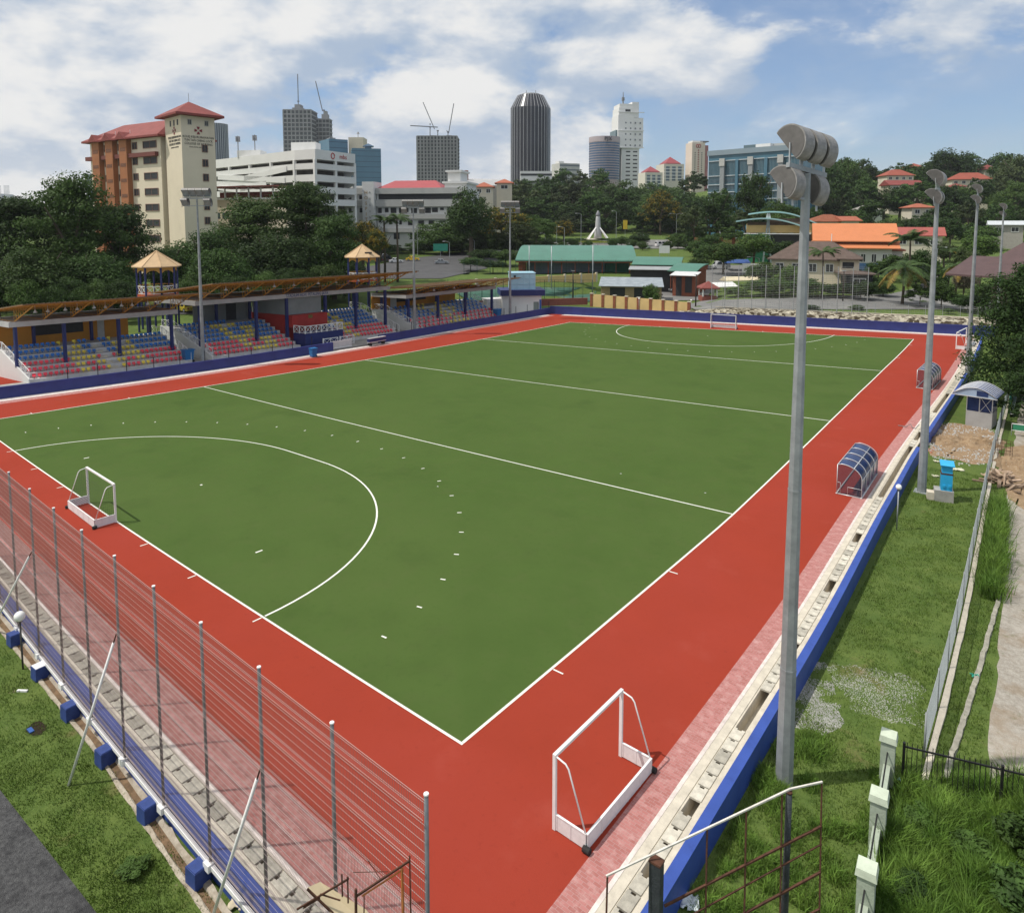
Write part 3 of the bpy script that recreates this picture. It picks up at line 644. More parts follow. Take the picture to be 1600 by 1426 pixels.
def stand(label, y0, y1, n, rise, fz, edge, blocks, cols, lamps, mid=None, vfront=-69.3, nom=20.6):
    A, B = F(vfront, y0), F(vfront, y1); g = thing('grandstand', label, 'grandstand', A, rzof(A, B)); L = nom; kx = (B - A).length / nom; g.scale = (kx, 1, 1)
    Wm = Matrix.Translation(A) @ Matrix.Rotation(rzof(A, B), 4, 'Z') @ Matrix.Scale(kx, 4, (1, 0, 0))
    zb = .42; D_ = n * TREAD; top = zb + (n - 1) * rise
    spans = [(0, L)] if not mid else [(0, mid[0]), (mid[1], L)]
    for a, b in spans:
        m = MB(); pr = [(0, -.05)]
        for i in range(n): pr += [(i * TREAD, zb + i * rise), ((i + 1) * TREAD, zb + i * rise)]
        pr += [(D_ + 2.2, top), (D_ + 2.2, -.05)]; m.prism(pr, 'x', a, b); m.build('terrace', stepm, g)
    cells = []
    for (a, b, pat, ai) in blocks:
        for i in range(n):
            s = pat[min(i, len(pat) - 1)]; N_ = len(s); sp = (b - a) / N_
            for k, c in enumerate(s):
                if c in SEAT: cells.append((a + (k + .5) * sp, i * TREAD + .5, zb + i * rise + .004, c))
        for x in ai:
            for i in range(n - 1): MB().box(x - .55, x + .55, (i + 1) * TREAD - .32, (i + 1) * TREAD - .003, zb + i * rise + .003, zb + i * rise + rise / 2).build('aisle_step', concl, g)
    seats(g, cells, Wm)
    vc = 2.35
    for x in cols:
        z = zb + int(vc / TREAD) * rise; m = MB(); m.box(x - .16, x + .16, vc - .16, vc + .16, z + .003, fz); m.build('column', navy_p, g)
    for x in (cols[0], cols[1] - 1.2, cols[2] - .8, cols[-1]): MB().box(x - .15, x + .15, D_ + .9, D_ + 1.2, top + .003, fz).build('column', navy_p, g)
    x0, x1 = cols[0] - .8, cols[-1] + .8
    m = MB(); m.box(x0, x1, vc - .3, D_ + 2.4, fz + .003, fz + .55); m.build('canopy_slab', fasc, g)
    # upswept roof
    vr, zr, vf = D_ + 2.6, fz + 1.15, -1.7
    rx0, rx1 = x0 - .4, x1 + 1.8
    m = MB(); m.hexa([(rx0, vr, zr), (rx1, vr, zr), (rx1, vf, edge), (rx0, vf, edge), (rx0, vr, zr + .02), (rx1, vr, zr + .02), (rx1, vf, edge + .02), (rx0, vf, edge + .02)]); m.build('roof_underside', roof_u, g)
    m = MB(); d = .024; m.hexa([(rx0, vr, zr + d), (rx1, vr, zr + d), (rx1, vf - .05, edge + d), (rx0, vf - .05, edge + d), (rx0, vr, zr + .1), (rx1, vr, zr + .1), (rx1, vf - .05, edge + .1), (rx0, vf - .05, edge + .1)])
    k = rx0
    while k < rx1: m.hexa([(k, vr, zr + .1), (k + .06, vr, zr + .1), (k + .06, vf, edge + .1), (k, vf, edge + .1), (k, vr, zr + .14), (k + .06, vr, zr + .14), (k + .06, vf, edge + .14), (k, vf, edge + .14)]); k += .6
    rf = m.build('roof', roof_t, g)
    zl = lambda v: lerp(edge, zr, (v - vf) / (vr - vf)) - .03
    for x in fr(cols[0], cols[-1], 2 * (len(cols) - 1)):
        t = MB(); a, b = Vector((x, vc, fz + .56)), Vector((x, vf + .15, zl(vf + .15) - .12)); t.bar(a, b, .09, .12); t.bar((x, D_ + 2, zl(D_ + 2) - .05), (x, vf + .1, zl(vf + .1) - .03), .07, .07); t.bar((x, D_ + 2, fz + .58), a, .08, .08)
        for i in range(8):
            p = a.lerp(b, i / 8); q = a.lerp(b, (i + .5) / 8); t.bar(p, (x, p.y, zl(p.y)), .04); t.bar((x, p.y, zl(p.y)), (x, a.lerp(b, (i + 1) / 8).y, a.lerp(b, (i + 1) / 8).z), .035)
        t.build('roof_truss', truss_m, g)
    m = MB()
    for v in fr(vf + .3, D_ + 1.8, 7): m.box(rx0 + .1, rx1 - .1, v - .04, v + .04, zl(v) - .07, zl(v) + .005)
    m.build('purlins', truss_m, g)
    bell = mat('grey_bell_shade', (.5, .5, .48), .4)
    for i in range(lamps):
        x = lerp(x0 + .8, x1, (i + .4) / lamps); v = vf + 1.0 + .5 * (i % 2); z = zl(v); m = MB(); m.tube([(0, 0, 0), (0, 0, -.4)], .02, 6); m.lathe([(.05, -.38), (.09, -.5), (.24, -.68), (.25, -.72)], 12); o = m.build('bell_lamp', bell, g, True); o.location = (x, v, z - .02)
    # end rails
    for e, s in ((0.06, 1), (L - .06, -1)):
        r = MB(); lattice(r, (e, .1, zb), (e, D_ - .1, top), .95, 7); r.build('stair_railing', white_p, g)
        r = MB(); lattice(r, (e, D_ + .02, top), (e, D_ + 2.1, top), .95, 2); r.build('landing_railing', white_p, g)
    m = MB(); m.box(-.16, -.003, -.1, D_ + 2.2, -.05, .3); pr = [(-.1, .303), (-.1, zb + .1), (D_, top + .15), (D_ + 2.2, top + .15), (D_ + 2.2, .303)]; m.prism(pr, 'x', -.16, -.004); m.build('end_wall', wht_wall, g)
    return g, L, D_, top, zb
def shear(g, k):
    k = k / g.scale.x
    for c in g.children:
        if c.name.split('.')[0] in ('seat', 'bell_lamp', 'fascia_lettering'): c.location.x += k * c.location.y
        else:
            for v in c.data.vertices: v.co.x += k * v.co.y
pat_l = ['rrrrrrrrryyrrry..yrrryyrrrrrrrr', 'rrrrrrrrryyrryy..yyrryyrrrrrrrr', 'rrrrrrrrryyyyyr..ryyyyyrrrrrrrr', 'bbbbbbbbbyyyybb..bbyyyybbbbbbbb', 'bbbbbbbbby.yybb..bbyy.ybbbbbbbb', 'bbbbbbbbby..ybb..bby..bbbbbbbbb']
g, L, D_, top, zb = stand('left grandstand with orange back wall, upswept brown roof and rows of coloured seats', 9.6, 30.2, 6, .5, 5.75, 8.35, [(.5, 20.3, pat_l, [10.4])], [.0, 5.6, 12.4, 19.6], 12, nom=20.6)
yb = D_ + 2.0
m = MB(); m.box(-.5, 5.0, yb, yb + .25, top + .003, 5.75); m.box(5.003, 11.2, yb, yb + .25, top + .003, top + 1.0); m.box(11.203, 13, yb, yb + .25, top + .003, 5.75); m.box(14.0, 17.2, yb, yb + .25, top + .003, 5.75); m.build('back_wall', owall, g)
m = MB(); m.box(5.01, 11.19, yb + .08, yb + .16, top + 1.01, 5.74); w = m.build('back_window', dark_m, g)
m = MB(); m.box(13.003, 13.99, yb + .08, yb + .2, top + .01, 5.7); m.build('back_door', mat('pale_door', (.5, .5, .48), .7), g)
shear(g, -.3)
pat_m1 = ['rrrrrrrrryyyyyyrrrr', 'rrrrrrrryyrrryyyrrr', 'rrrrrrrryyrrryyyrrr', 'bbbbbbbyyyyyyybbbbb', 'bbbbbbbyybbbyyybbbb', 'bbbbbbbyybbbyyybbbb', 'bbbbbbyyy.yybbbbbbb', 'bbbbbbbbbbb........']
pat_m2 = ['rrrrryyrrrrrrrrrr', 'rrrryyrrrrrrrrrrr', 'rrrryyrrrrrrrrrrr', 'bbbbyyyyybbbbbbbb', 'bbbyybyybbbbbbbbb', 'bbbyybyybbbbbbbbb', 'bbyyyyybbbbbbbbbb', 'bbbbbbbbbbbbbbbb.']
g, L, D_, top, zb = stand('middle grandstand with red commentary box, blue balcony and stadium lettering on its grey fascia', 33.2, 66.6, 8, .42, 6.55, 9.35, [(.6, 13.0, pat_m1, []), (20.4, 31.8, pat_m2, [])], [.2, 8.6, 13.6, 20.4, 26.2, 32.2], 9, (13.6, 20.2), nom=32.6)
m = MB(); m.box(13.8, 20.0, 1.6, D_ + 2, 2.6, 4.2); m.box(13.8, 20.0, 3.2, D_ + 2, -.05, 2.597); m.build('commentary_box', rwall, g)
m = MB(); m.box(13.9, 19.9, 2.6, D_ + 1.9, 4.203, 6.54); m.build('upper_room', mat('grey_room_panel', (.22, .24, .24), .35, .15, .5), g)
m = MB(); m.box(16.6, 17.3, 1.555, 1.598, 3.65, 4.1); m.build('crest', mat('olive_crest', (.16, .13, .04), .7, .5, 8), g)
m = MB(); m.box(13.9, 20.6, -.6, 1.55, .5, 1.9); m.box(13.95, 20.55, -.5, 1.5, -.05, .497); m.build('balcony', navy_p, g)
m = MB(); lattice(m, (13.95, -.55, 1.9), (20.55, -.55, 1.9), 1.0, 7, .06); lattice(m, (13.95, -.5, 1.9), (13.95, 1.5, 1.9), 1.0, 2, .06); lattice(m, (20.55, -.5, 1.9), (20.55, 1.5, 1.9), 1.0, 2, .06); m.build('balcony_railing', white_p, g)
text_mesh('STADIUM HOKI PETALING JAYA', .62, 'fascia_lettering', mat('blue_lettering', (.012, .025, .16), .6), g, (17.0, 2.35 - .3 - .012, 6.83), (R(90), 0, 0), .015, sx=.80)
m = MB(); m.box(4.6, 13.5, D_ + 1.9, D_ + 2.1, top + .003, 6.54); m.build('back_wall', mat('grey_back_wall', (.2, .21, .21), .8, .1, .6), g)
m = MB(); m.box(9.6, 11.2, D_ + 1.85, D_ + 1.897, top + .05, top + 2.3); m.build('back_door', dark_m, g)
m = MB(); m.box(22.2, 23.6, D_ + 2, D_ + 2.1, top + 1.6, top + 2.4); m.box(24.6, 25.6, D_ + 2, D_ + 2.1, top + 1.9, top + 2.6); m.build('back_panel', mat('yellow_panel', (.55, .34, .08), .8), g)
shear(g, -.26)
pat_r = ['rrrrrrryyyyyrrrrrrrr', 'rrrrrrrrryyrrrrrrrrr', 'rrrrrrrryyrrrrrrrrrr', 'bbbbbbbbyy.ybbbbbbbb', 'bbbbbbbyyy.yybbbbbbb', 'bbbbbyy..yyybbbbbbbb', 'bbbb..yy..y.bbbbbbbb']
g, L, D_, top, zb = stand('far grandstand with low brown roof, orange wall and dark windows beside the pump house', 70.6, 93.0, 7, .4, 4.95, 6.95, [(.6, 21.5, pat_r, [])], [.6, 7.4, 14.2, 21.4], 4, nom=22.1)
yb = D_ + 2.0
m = MB(); m.box(-.4, 3.6, yb, yb + .2, top + .003, 4.94); m.box(5.0, 12, yb, yb + .2, top + .003, top + .8); m.box(12.003, 19.5, yb, yb + .2, top + .003, 4.94); m.build('back_wall', owall, g)
m = MB(); m.box(5, 12, yb + .05, yb + .14, top + .81, 4.93); m.build('back_window', dark_m, g)
m = MB(); m.box(3.61, 4.99, yb + .02, yb + .14, top + .01, 4.93); m.build('back_door', mat('pale_door', (.5, .5, .48), .7), g)
shear(g, -.2)
# paved forecourt between the blue wall and the stands
fc = mat('stand_forecourt', (.33, .32, .3), .9, .2, .8, world=True)
struct(MB().sheet([[F(eL(y) - 2.62, y, .05), F(-69.4, y, .05), F(-78, y, .051)] for y in fr(-8, 100, 40)]).build('forecourt', fc))
struct(MB().sheet([[F(x, y, .056) for x in fr(-77, -70.4, 3)] for y in fr(3, 9.2, 3)]).build('ramp', redm))
# thin posts standing on the blue wall
thin = mat('thin_dark_post', (.015, .017, .022), .6)
first = None
for k, y in enumerate(fr(11.6, 101, 27)):
    if 47.5 < y < 58: continue
    p = F(eL(y) - 2.45, y, 1.15)
    if first is None: first = MB().tube([(0, 0, 0), (0, 0, 1.15)], .045, 6).build('net_post', thin); o = first; tag(o, 'thin dark post standing on the blue wall below the stands', 'post', 'thin posts on the blue wall below the stands')
    else: o = first.copy(); COL.objects.link(o)
    o.location = p
# gates and bench in the gap of the wall
def gate(label, p, q, name='lattice_gate'):
    g = thing(name, label, 'gate', p, rzof(p, q)); Lg = (q - p).length; m = MB(); lattice(m, (0, 0, 0), (Lg, 0, 0), 1.15, 2, .06); m.build('gate_leaf', white_p, g); MB().box(-.07, .07, -.07, .07, 0, 1.25).build('gate_post', white_p, g)
gate('white cross braced gate leaf at the left of the stand entrance', F(-67.0, 49.4, .06), F(-67.0, 52.0, .06)); gate('white cross braced gate leaf at the right of the stand entrance', F(-67.0, 52.4, .06), F(-67.0, 55.0, .06))
def lowgate():
    p, q = F(-64.7, 48.5, .03), F(-64.9, 52.6, .03); g = thing('sliding_gate', 'low white sliding gate filling the gap in the blue wall', 'gate', p, rzof(p, q)); l = (q - p).length
    MB().box(.1, l, -.03, .03, .2, 1.0).build('gate_panel', mat('pale_gate_sheet', (.5, .5, .5), .6, .1, 2), g)
    m = MB(); m.box(.05, l + .05, -.05, .05, 1.003, 1.08); m.box(.05, l + .05, -.05, .05, .1, .197); m.build('gate_frame', white_p, g)
lowgate()
def bench():
    p, q = F(-63.3, 54.2, .03), F(-63.6, 57.6, .03); g = thing('roller_bench', 'long dark blue padded bench on small wheels in front of the wall gap', 'bench', p, rzof(p, q)); l = (q - p).length
    MB().box(0, l, -.25, .25, .55, 1.0).build('padding', navy_p, g); m = MB(); m.box(-.04, l + .04, -.28, .28, 1.003, 1.06); m.box(-.04, l + .04, -.28, .28, .47, .547); m.build('rail', alu, g)
    for x in (.3, l - .3): MB().tube([(x, -.2, .22), (x, .2, .22)], .22, 12).build('wheel', black_m, g)
bench()
# waste bins
def bins():
    bm = mat('blue_bin_plastic', (.02, .15, .38), .5, .08, 3)
    def mk(label, loc, s=1.):
        g = thing('wheelie_bin', label, 'bin', loc, 0, None, s); m = MB(); m.hexa([(-.25, -.28, .06), (.25, -.28, .06), (.25, .28, .06), (-.25, .28, .06), (-.31, -.36, .95), (.31, -.36, .95), (.31, .36, .95), (-.31, .36, .95)]); m.build('body', bm, g)
        m = MB(); m.box(-.34, .34, -.4, .4, .955, 1.02); m.box(-.3, .3, .4, .46, .93, 1.0); m.build('lid', bm, g)
        for x in (-.24, .24): MB().tube([(x - .04, .28, .1), (x + .04, .28, .1)], .1, 10).build('wheel', black_m, g)
    mk('large blue bin between the left and middle grandstand', G(294, 566, .05), 1.55); mk('small blue bin leaning on the pitch side of the blue wall', F(-61.9, 43.3, .03), 1.1); mk('large blue bin at the right foot of the far grandstand', G(777, 497, .05), 1.6)
bins()
# ---------------------------------------------------------------- look-out huts behind the stands
hut_r = mat('tan_hut_roof', (.50, .35, .20), .8, .12, .9); hut_y = mat('hut_yellow', (.52, .30, .07), .7, .1, 1)
def hut(label, px, apex, D, wid, hatch=False):
    p = Q(px, D); p.z = hz(p.x, p.y); g = thing('lookout_hut', label, 'hut', p, YAW + .25); za = zpx(px, apex, D) - p.z; n = 8; r = wid / 2; ze = za - 1.95
    m = MB(); ring = [(r * math.cos(2 * math.pi * (k + .5) / n), r * math.sin(2 * math.pi * (k + .5) / n)) for k in range(n)]
    low = [m.vert(x, y, ze) for x, y in ring]; ap = m.vert(0, 0, za); lo2 = [m.vert(x, y, ze - .12) for x, y in ring]
    for k in range(n): m.face((low[k], low[(k + 1) % n], ap)); m.face((lo2[k], lo2[(k + 1) % n], low[(k + 1) % n], low[k]))
    m.face(lo2[::-1]); rf = m.build('roof', hut_r, g)
    m = MB()
    for x, y in ring: m.bar((x * .99, y * .99, ze + .03), (0, 0, za + .03), .09, .09)
    m.build('hip_cap', hut_r, rf)
    if hatch: a = R(-67.5 + 90 - 25); m = MB(); c = Vector((math.cos(R(-62)), math.sin(R(-62)), 0)) * r * .62; m.box(c.x - .55, c.x + .55, c.y - .4, c.y + .4, ze + .62, ze + .78); m.build('roof_hatch', dark_m, rf)
    k = .8; b = MB()
    for i in range(n):
        x, y = ring[i]; x2, y2 = ring[(i + 1) % n]; x, y, x2, y2 = x * k, y * k, x2 * k, y2 * k
        if i % 2 == 0 or True:
            for t in range(6):
                u0, u1 = t / 6, (t + 1) / 6; h0, h1 = .35 + .55 * (2 * u0 - 1) ** 2, .35 + .55 * (2 * u1 - 1) ** 2; z1 = ze - .13
                b.quad((lerp(x, x2, u0), lerp(y, y2, u0), z1), (lerp(x, x2, u1), lerp(y, y2, u1), z1), (lerp(x, x2, u1), lerp(y, y2, u1), z1 - h1), (lerp(x, x2, u0), lerp(y, y2, u0), z1 - h0))
    b.build('arched_valance', hut_y, g)
    for i in range(n): x, y = ring[i]; MB().tube([(x * k, y * k, 0), (x * k, y * k, ze - .12)], .13, 8).build('post', navy_p, g)
    zf = ze - 3.6; m = MB()
    i0 = [m.vert(x * k * 1.04, y * k * 1.04, zf - .35) for x, y in ring]; i1 = [m.vert(x * k * 1.04, y * k * 1.04, zf) for x, y in ring]
    for q in range(n): m.face((i0[q], i0[(q + 1) % n], i1[(q + 1) % n], i1[q]))
    m.face(i1); m.face(i0[::-1]); m.build('deck', mat('red_deck_edge', (.42, .09, .03), .7), g)
    for i in range(n): m = MB(); lattice(m, (ring[i][0] * k, ring[i][1] * k, zf), (ring[(i + 1) % n][0] * k, ring[(i + 1) % n][1] * k, zf), 1.05, 2, .06); m.build('railing', white_p if i in (4, 5, 6, 7) else hut_y, g)
hut('tan roofed look-out hut on blue posts behind the left grandstand', 242, 392, 92, 6.0)
hut('tan roofed look-out hut with an open roof hatch behind the middle grandstand', 565, 382, 114, 6.0, True)
# ---------------------------------------------------------------- right hand verge
ZG = -.9
grav = mat('grey_gravel_track', (.27, .24, .2), .95, .25, 6, world=True, bump=.8, bscale=25, col2=(.42, .39, .34)); wear(grav, (.16, .15, .13), 30, .5, .72, .7); wear(grav, (.5, .46, .4), .35, .5, .7, .6); wear(grav, (.1, .13, .05), 1.1, .58, .7, .75); wear(grav, (.24, .17, .1), .5, .52, .7, .7)
soil = mat('bare_sandy_soil', (.2, .13, .075), .95, .2, 2.2, world=True, bump=.8, bscale=20, col2=(.36, .26, .16)); wear(soil, (.16, .11, .07), 1.1, .52, .7, .7); wear(soil, (.55, .5, .42), 9, .58, .72, .7)
peb = mat('white_pebbles', (.5, .49, .47), .9, .3, 4, rand=.3)
def patch(name, m, outline, z, n=5, jit=.12, seed=1):
    r = random.Random(seed); pts = [G(a, b, ZG) for a, b in outline]; fine = []
    for a, b in zip(pts, pts[1:] + pts[:1]):
        for k in range(n): p = a.lerp(b, k / n); fine.append(Vector((p.x + r.uniform(-jit, jit), p.y + r.uniform(-jit, jit), z)))
    c = sum(fine, Vector()) / len(fine); mb = MB(); i = [mb.vert(p) for p in fine]; k = mb.vert(c)
    for a in range(len(i)): mb.face((i[a], i[(a + 1) % len(i)], k))
    return struct(mb.build(name, m))
def track():
    mb = MB(); r = random.Random(8); rows = []
    for y in fr(2, 75, 110):
        x0 = 12.75 + .22 * noise.noise((y * .35, 0, 0)) + .15 * noise.noise((y * 1.3, 3, 0)) - .2 * sst(34, 40, y) * (1 - sst(44, 46, y)); rows.append([F(x, y, ZG + .006) for x in (x0 + dR(y) * .7, x0 + 2, x0 + 5, x0 + 9, 40)])
    mb.sheet(rows); struct(mb.build('gravel_track', grav))
track()
patch('bare_soil', soil, [(1462, 672), (1480, 660), (1545, 668), (1570, 690), (1556, 722), (1520, 726), (1480, 714), (1452, 712)], ZG + .012, 6, .18)
patch('bare_soil', soil, [(1566, 700), (1640, 690), (1680, 760), (1600, 800), (1576, 780), (1562, 735)], ZG + .014, 6, .2, 2)
def heap(label, px, py, rx, ry, h, seed):
    p = G(px, py, ZG); m = MB(); n = 26; rows = []
    for i in range(n + 1):
        r_ = []
        for j in range(n + 1):
            u, v = 2 * i / n - 1, 2 * j / n - 1; q = max(0, 1 - u * u - v * v); z = h * q ** .8 * (1 + .7 * noise.noise((u * 2.2 + seed, v * 2.2, 0)) + .35 * noise.noise((u * 7, v * 7, seed))) - .05; r_.append((u * rx, v * ry, z))
        rows.append(r_)
    m.sheet(rows); o = m.build('soil_heap', soil, None, False); o.location = p; tag(o, label, 'soil heap')
heap('low heap of brown soil and rubble in front of the guard booth', 1528, 694, 1.7, 1.5, .55, 3); heap('low sandy heap by the gap in the blue wall', 1482, 690, 1.5, 1.9, .4, 5); heap('brown soil heap behind the timber offcuts', 1590, 728, 1.6, 1.8, .5, 8)
def pebbles(label, poly, n, seed, rr=(.02, .05), m=peb):
    """loose stones inside a picture outline laid on the ground"""
    r = random.Random(seed); pts = [G(a, b, ZG) for a, b in poly]; x0, x1 = min(p.x for p in pts), max(p.x for p in pts); y0, y1 = min(p.y for p in pts), max(p.y for p in pts)
    def inside(x, y):
        c = False; j = len(pts) - 1
        for i in range(len(pts)):
            if (pts[i].y > y) != (pts[j].y > y) and x < (pts[j].x - pts[i].x) * (y - pts[i].y) / (pts[j].y - pts[i].y) + pts[i].x: c = not c
            j = i
        return c
    mb = MB(); k = 0
    while k < n:
        x, y = r.uniform(x0, x1), r.uniform(y0, y1)
        if not inside(x + .3 * noise.noise((x * 2, y * 2, 0)), y + .3 * noise.noise((x * 2, y * 2, 5))) or noise.noise((x * .9, y * .9, seed)) + .3 * noise.noise((x * 2.6, y * 2.6, seed)) < r.uniform(-.5, .45): k += .2; continue
        s = r.uniform(*rr); a = r.uniform(0, 6.28); h = s * r.uniform(.5, .9); q = [(x + s * math.cos(a + t) * r.uniform(.6, 1.1), y + s * math.sin(a + t) * r.uniform(.6, 1.1), ZG) for t in (0, 1.57, 3.14, 4.7)]
        top = [(lerp(x, p[0], .6), lerp(y, p[1], .6), ZG + h) for p in q]; i = [mb.vert(p) for p in q]; j = [mb.vert(p) for p in top]
        for t in range(4): mb.face((i[t], i[(t + 1) % 4], j[(t + 1) % 4], j[t]))
        mb.face(j); k += 1
    o = mb.build('gravel', m); tag(o, label, 'gravel', None, 'stuff')
pebbles('pale gravel spread over the grass beside the nearest floodlight mast', [(1232, 1060), (1290, 1032), (1300, 1060), (1320, 1130), (1290, 1150), (1240, 1135)], 9000, 4, (.009, .026))
pebbles('thin strip of pale gravel crossing the grass towards the wire fence', [(1290, 1040), (1350, 1040), (1440, 1060), (1445, 1140), (1400, 1130), (1330, 1110)], 5000, 5, (.008, .022))
pebbles('stones scattered over the soil by the guard booth', [(1455, 690), (1475, 660), (1560, 672), (1560, 722), (1500, 730), (1450, 712)], 900, 6, (.03, .11))
pebbles('broken stones at the end of the blue wall', [(1448, 668), (1466, 660), (1470, 705), (1450, 706)], 160, 7, (.06, .18))
rub = mat('brick_rubble', (.42, .2, .13), .95, .3, 3)
pebbles('reddish rubble in the gap of the blue wall', [(1450, 676), (1462, 668), (1462, 708), (1450, 712)], 90, 9, (.05, .16), rub)
# chain link fence with kerb along the verge
cl_m = mat('chain_link_wire', (.22, .25, .26), .5, .1, 2, metal=.2); cpost = mat('fence_post_grey', (.26, .28, .28), .6, .2, 3)
def cfx(y): return 11.15 + .012 * (y - 10) + dR(y) * .55
def chain_fence():
    g = thing('chain_link_fence', 'low grey chain link fence on a pale kerb along the grass verge', 'fence', F(cfx(10), 10, ZG)); o = g.location
    ys = fr(9.6, 66, 20); H = 1.55
    for y in ys: MB().tube([F(cfx(y), y, ZG) - o, F(cfx(y), y, ZG + H + .06) - o], .032, 8).build('fence_post', cpost, g, True)
    m = MB()
    for a, b in zip(ys, ys[1:]):
        for z in (.12, H): m.bar(F(cfx(a), a, ZG + z) - o, F(cfx(b), b, ZG + z) - o, .022)
    m.build('rail', cpost, g)
    for a, b in zip(ys, ys[1:]):
        m = MB(); A, B = F(cfx(a), a, ZG) - o, F(cfx(b), b, ZG) - o; L = (B - A).length; st = .105; n = int(L / st); hh = H - .12
        for s in (1, -1):
            for k in range(-int(hh / st), n + int(hh / st)):
                u0, u1 = k * st, k * st + s * hh
                v0, v1 = 0., 1.
                if s < 0: u0, u1 = k * st + hh, k * st
                # clip to the bay
                t0 = max(0, min((0 - u0) / (u1 - u0), (L - u0) / (u1 - u0))); t1 = min(1, max((0 - u0) / (u1 - u0), (L - u0) / (u1 - u0)))
                if t1 - t0 < .02: continue
                p = A.lerp(B, lerp(u0, u1, t0) / L) + Vector((0, 0, .12 + hh * t0)); q = A.lerp(B, lerp(u0, u1, t1) / L) + Vector((0, 0, .12 + hh * t1)); m.bar(p, q, .0058)
        m.build('wire_mesh', cl_m, g)
    m = MB(); r = random.Random(4); rows = []
    for y in fr(8.3, 66, 90): w = r.uniform(-.02, .02); rows.append([F(cfx(y) + a, y, ZG + z) - o for a, z in ((.07, -.02), (.07, .1 + w), (.26 + w, .1 + w), (.27 + w, -.02))])
    m.sheet(rows); m.build('kerb', concl, g)
chain_fence()
m = MB(); r = random.Random(6); rows = []
for y in fr(9, 26, 50): w = r.uniform(-.03, .03); x = cfx(y) + .55 + .012 * (y - 9) * 4; rows.append([F(x + a, y, ZG + z) for a, z in ((0, -.02), (w, .09 + w), (.16 + w, .09 - w), (.18, -.02))])
m.sheet(rows); tag(m.build('drain_edge', mat('mossy_concrete', (.22, .21, .17), .95, .4, 4, bump=.5, world=True, col2=(.4, .38, .32))), 'mossy concrete drain edge in the grass outside the wire fence', 'kerb')
# blue switch box on its plinth
bx = mat('bright_blue_enamel', (.03, .36, .66), .35, .08, 2)
def switchbox():
    p = G(1480, 782, ZG); g = thing('switch_box', 'bright blue electric switch box on a concrete plinth in the grass', 'electric box', p, .2)
    MB().box(-.75, .3, -.4, .45, 0, .72).build('plinth', conc, g); MB().box(-1.15, -.753, -.35, .2, 0, .5).build('step_block', concl, g); m = MB(); m.hexa([(-.42, -.3, .723), (.2, -.3, .723), (.2, .3, .723), (-.42, .3, .723), (-.42, -.3, 1.75), (.2, -.3, 1.75), (.2, .3, 1.75), (-.42, .3, 1.75)]); m.build('lower_cabinet', bx, g)
    MB().box(-.44, .22, -.31, .31, 1.753, 1.84).build('rust_band', rust, g); MB().box(-.4, .18, -.29, .29, 1.843, 2.3).build('upper_cabinet', bx, g); MB().hexa([(-.5, -.4, 2.3), (.28, -.4, 2.3), (.28, .38, 2.38), (-.5, .38, 2.38), (-.5, -.42, 2.36), (.28, -.42, 2.36), (.28, .4, 2.5), (-.5, .4, 2.5)]).build('hood', bx, g)
    for x in (-.25, .05): MB().box(x - .07, x + .07, -.36, -.303, .95, 1.1).build('hasp', bx, g)
switchbox()
# guard booth
def booth():
    A, B = G(1508, 664, ZG), G(1549, 671, ZG); g = thing('guard_booth', 'grey sheet metal guard booth with a curved blue roof under the tree', 'booth', A, rzof(A, B)); w = (B - A).length; d = 2.1; h = 2.75
    met = mat('grey_sheet_metal', (.36, .35, .34), .55, .12, 1.2)
    MB().box(0, w, 0, d, 0, 1.35).build('lower_wall', met, g)
    m = MB()
    for x in (0.03, w / 2, w - .03):
        for y in (.03, d - .03): m.box(x - .03, x + .03, y - .03, y + .03, 1.353, h)
    m.box(.062, w / 2 - .032, 0, .06, h - .06, h - .003); m.box(w / 2 + .032, w - .062, 0, .06, h - .06, h - .003); m.build('frame', alu, g)
    MB().box(.065, w / 2 - .035, .02, .04, 1.36, h - .065).build('window', tint, g); m = MB().box(w / 2 + .035, w - .065, .02, .04, 1.36, h - .065).build('window', tint, g)
    MB().bar((w / 2 + .05, .005, 1.4), (w - .08, .005, h - .1), .03).bar((w / 2 + .05, -.03, h - .1), (w - .08, -.03, 1.4), .03).build('cross_bar', alu, m)
    MB().box(.02, .04, .07, d - .07, 1.36, h - .01).build('window', tint, g); MB().box(w - .04, w - .02, .07, d - .07, 1.36, h - .01).build('window', tint, g)
    arc = [(lerp(-.95, w + .35, t), h + .06 + .85 * math.sin(R(12 + 156 * t)) - .18) for t in fr(0, 1, 14)]
    m = MB(); poly = arc + [(x, z - .05) for x, z in arc[::-1]]; m.prism(poly, 'y', -.55, d + .5); rf = m.build('roof', mat('blue_tinted_roof', (.05, .08, .2), .15, .2, 1), g)
    for y in fr(-.58, d + .53, 6): m = MB(); m.tube([(x, y, z + .03) for x, z in arc], .032, 6); m.build('roof_rib', alu, rf, True)
    m = MB(); gx = [(x, z - .06) for x, z in arc]; m.prism(gx + [(w + .3, h + .005), (-.9, h + .005)], 'y', -.5, -.46); m.build('gable_panel', mat('pale_gable_sheet', (.3, .38, .5), .25, .2, 1), g)
    m = MB(); m.box(w * .42, w * .85, -.53, -.505, h + .08, h + .5); m.build('gable_opening', tint, g); m = MB(); m.box(-1, w + .4, -.57, -.51, h - .06, h); m.build('eave_bar', alu, g)
booth()
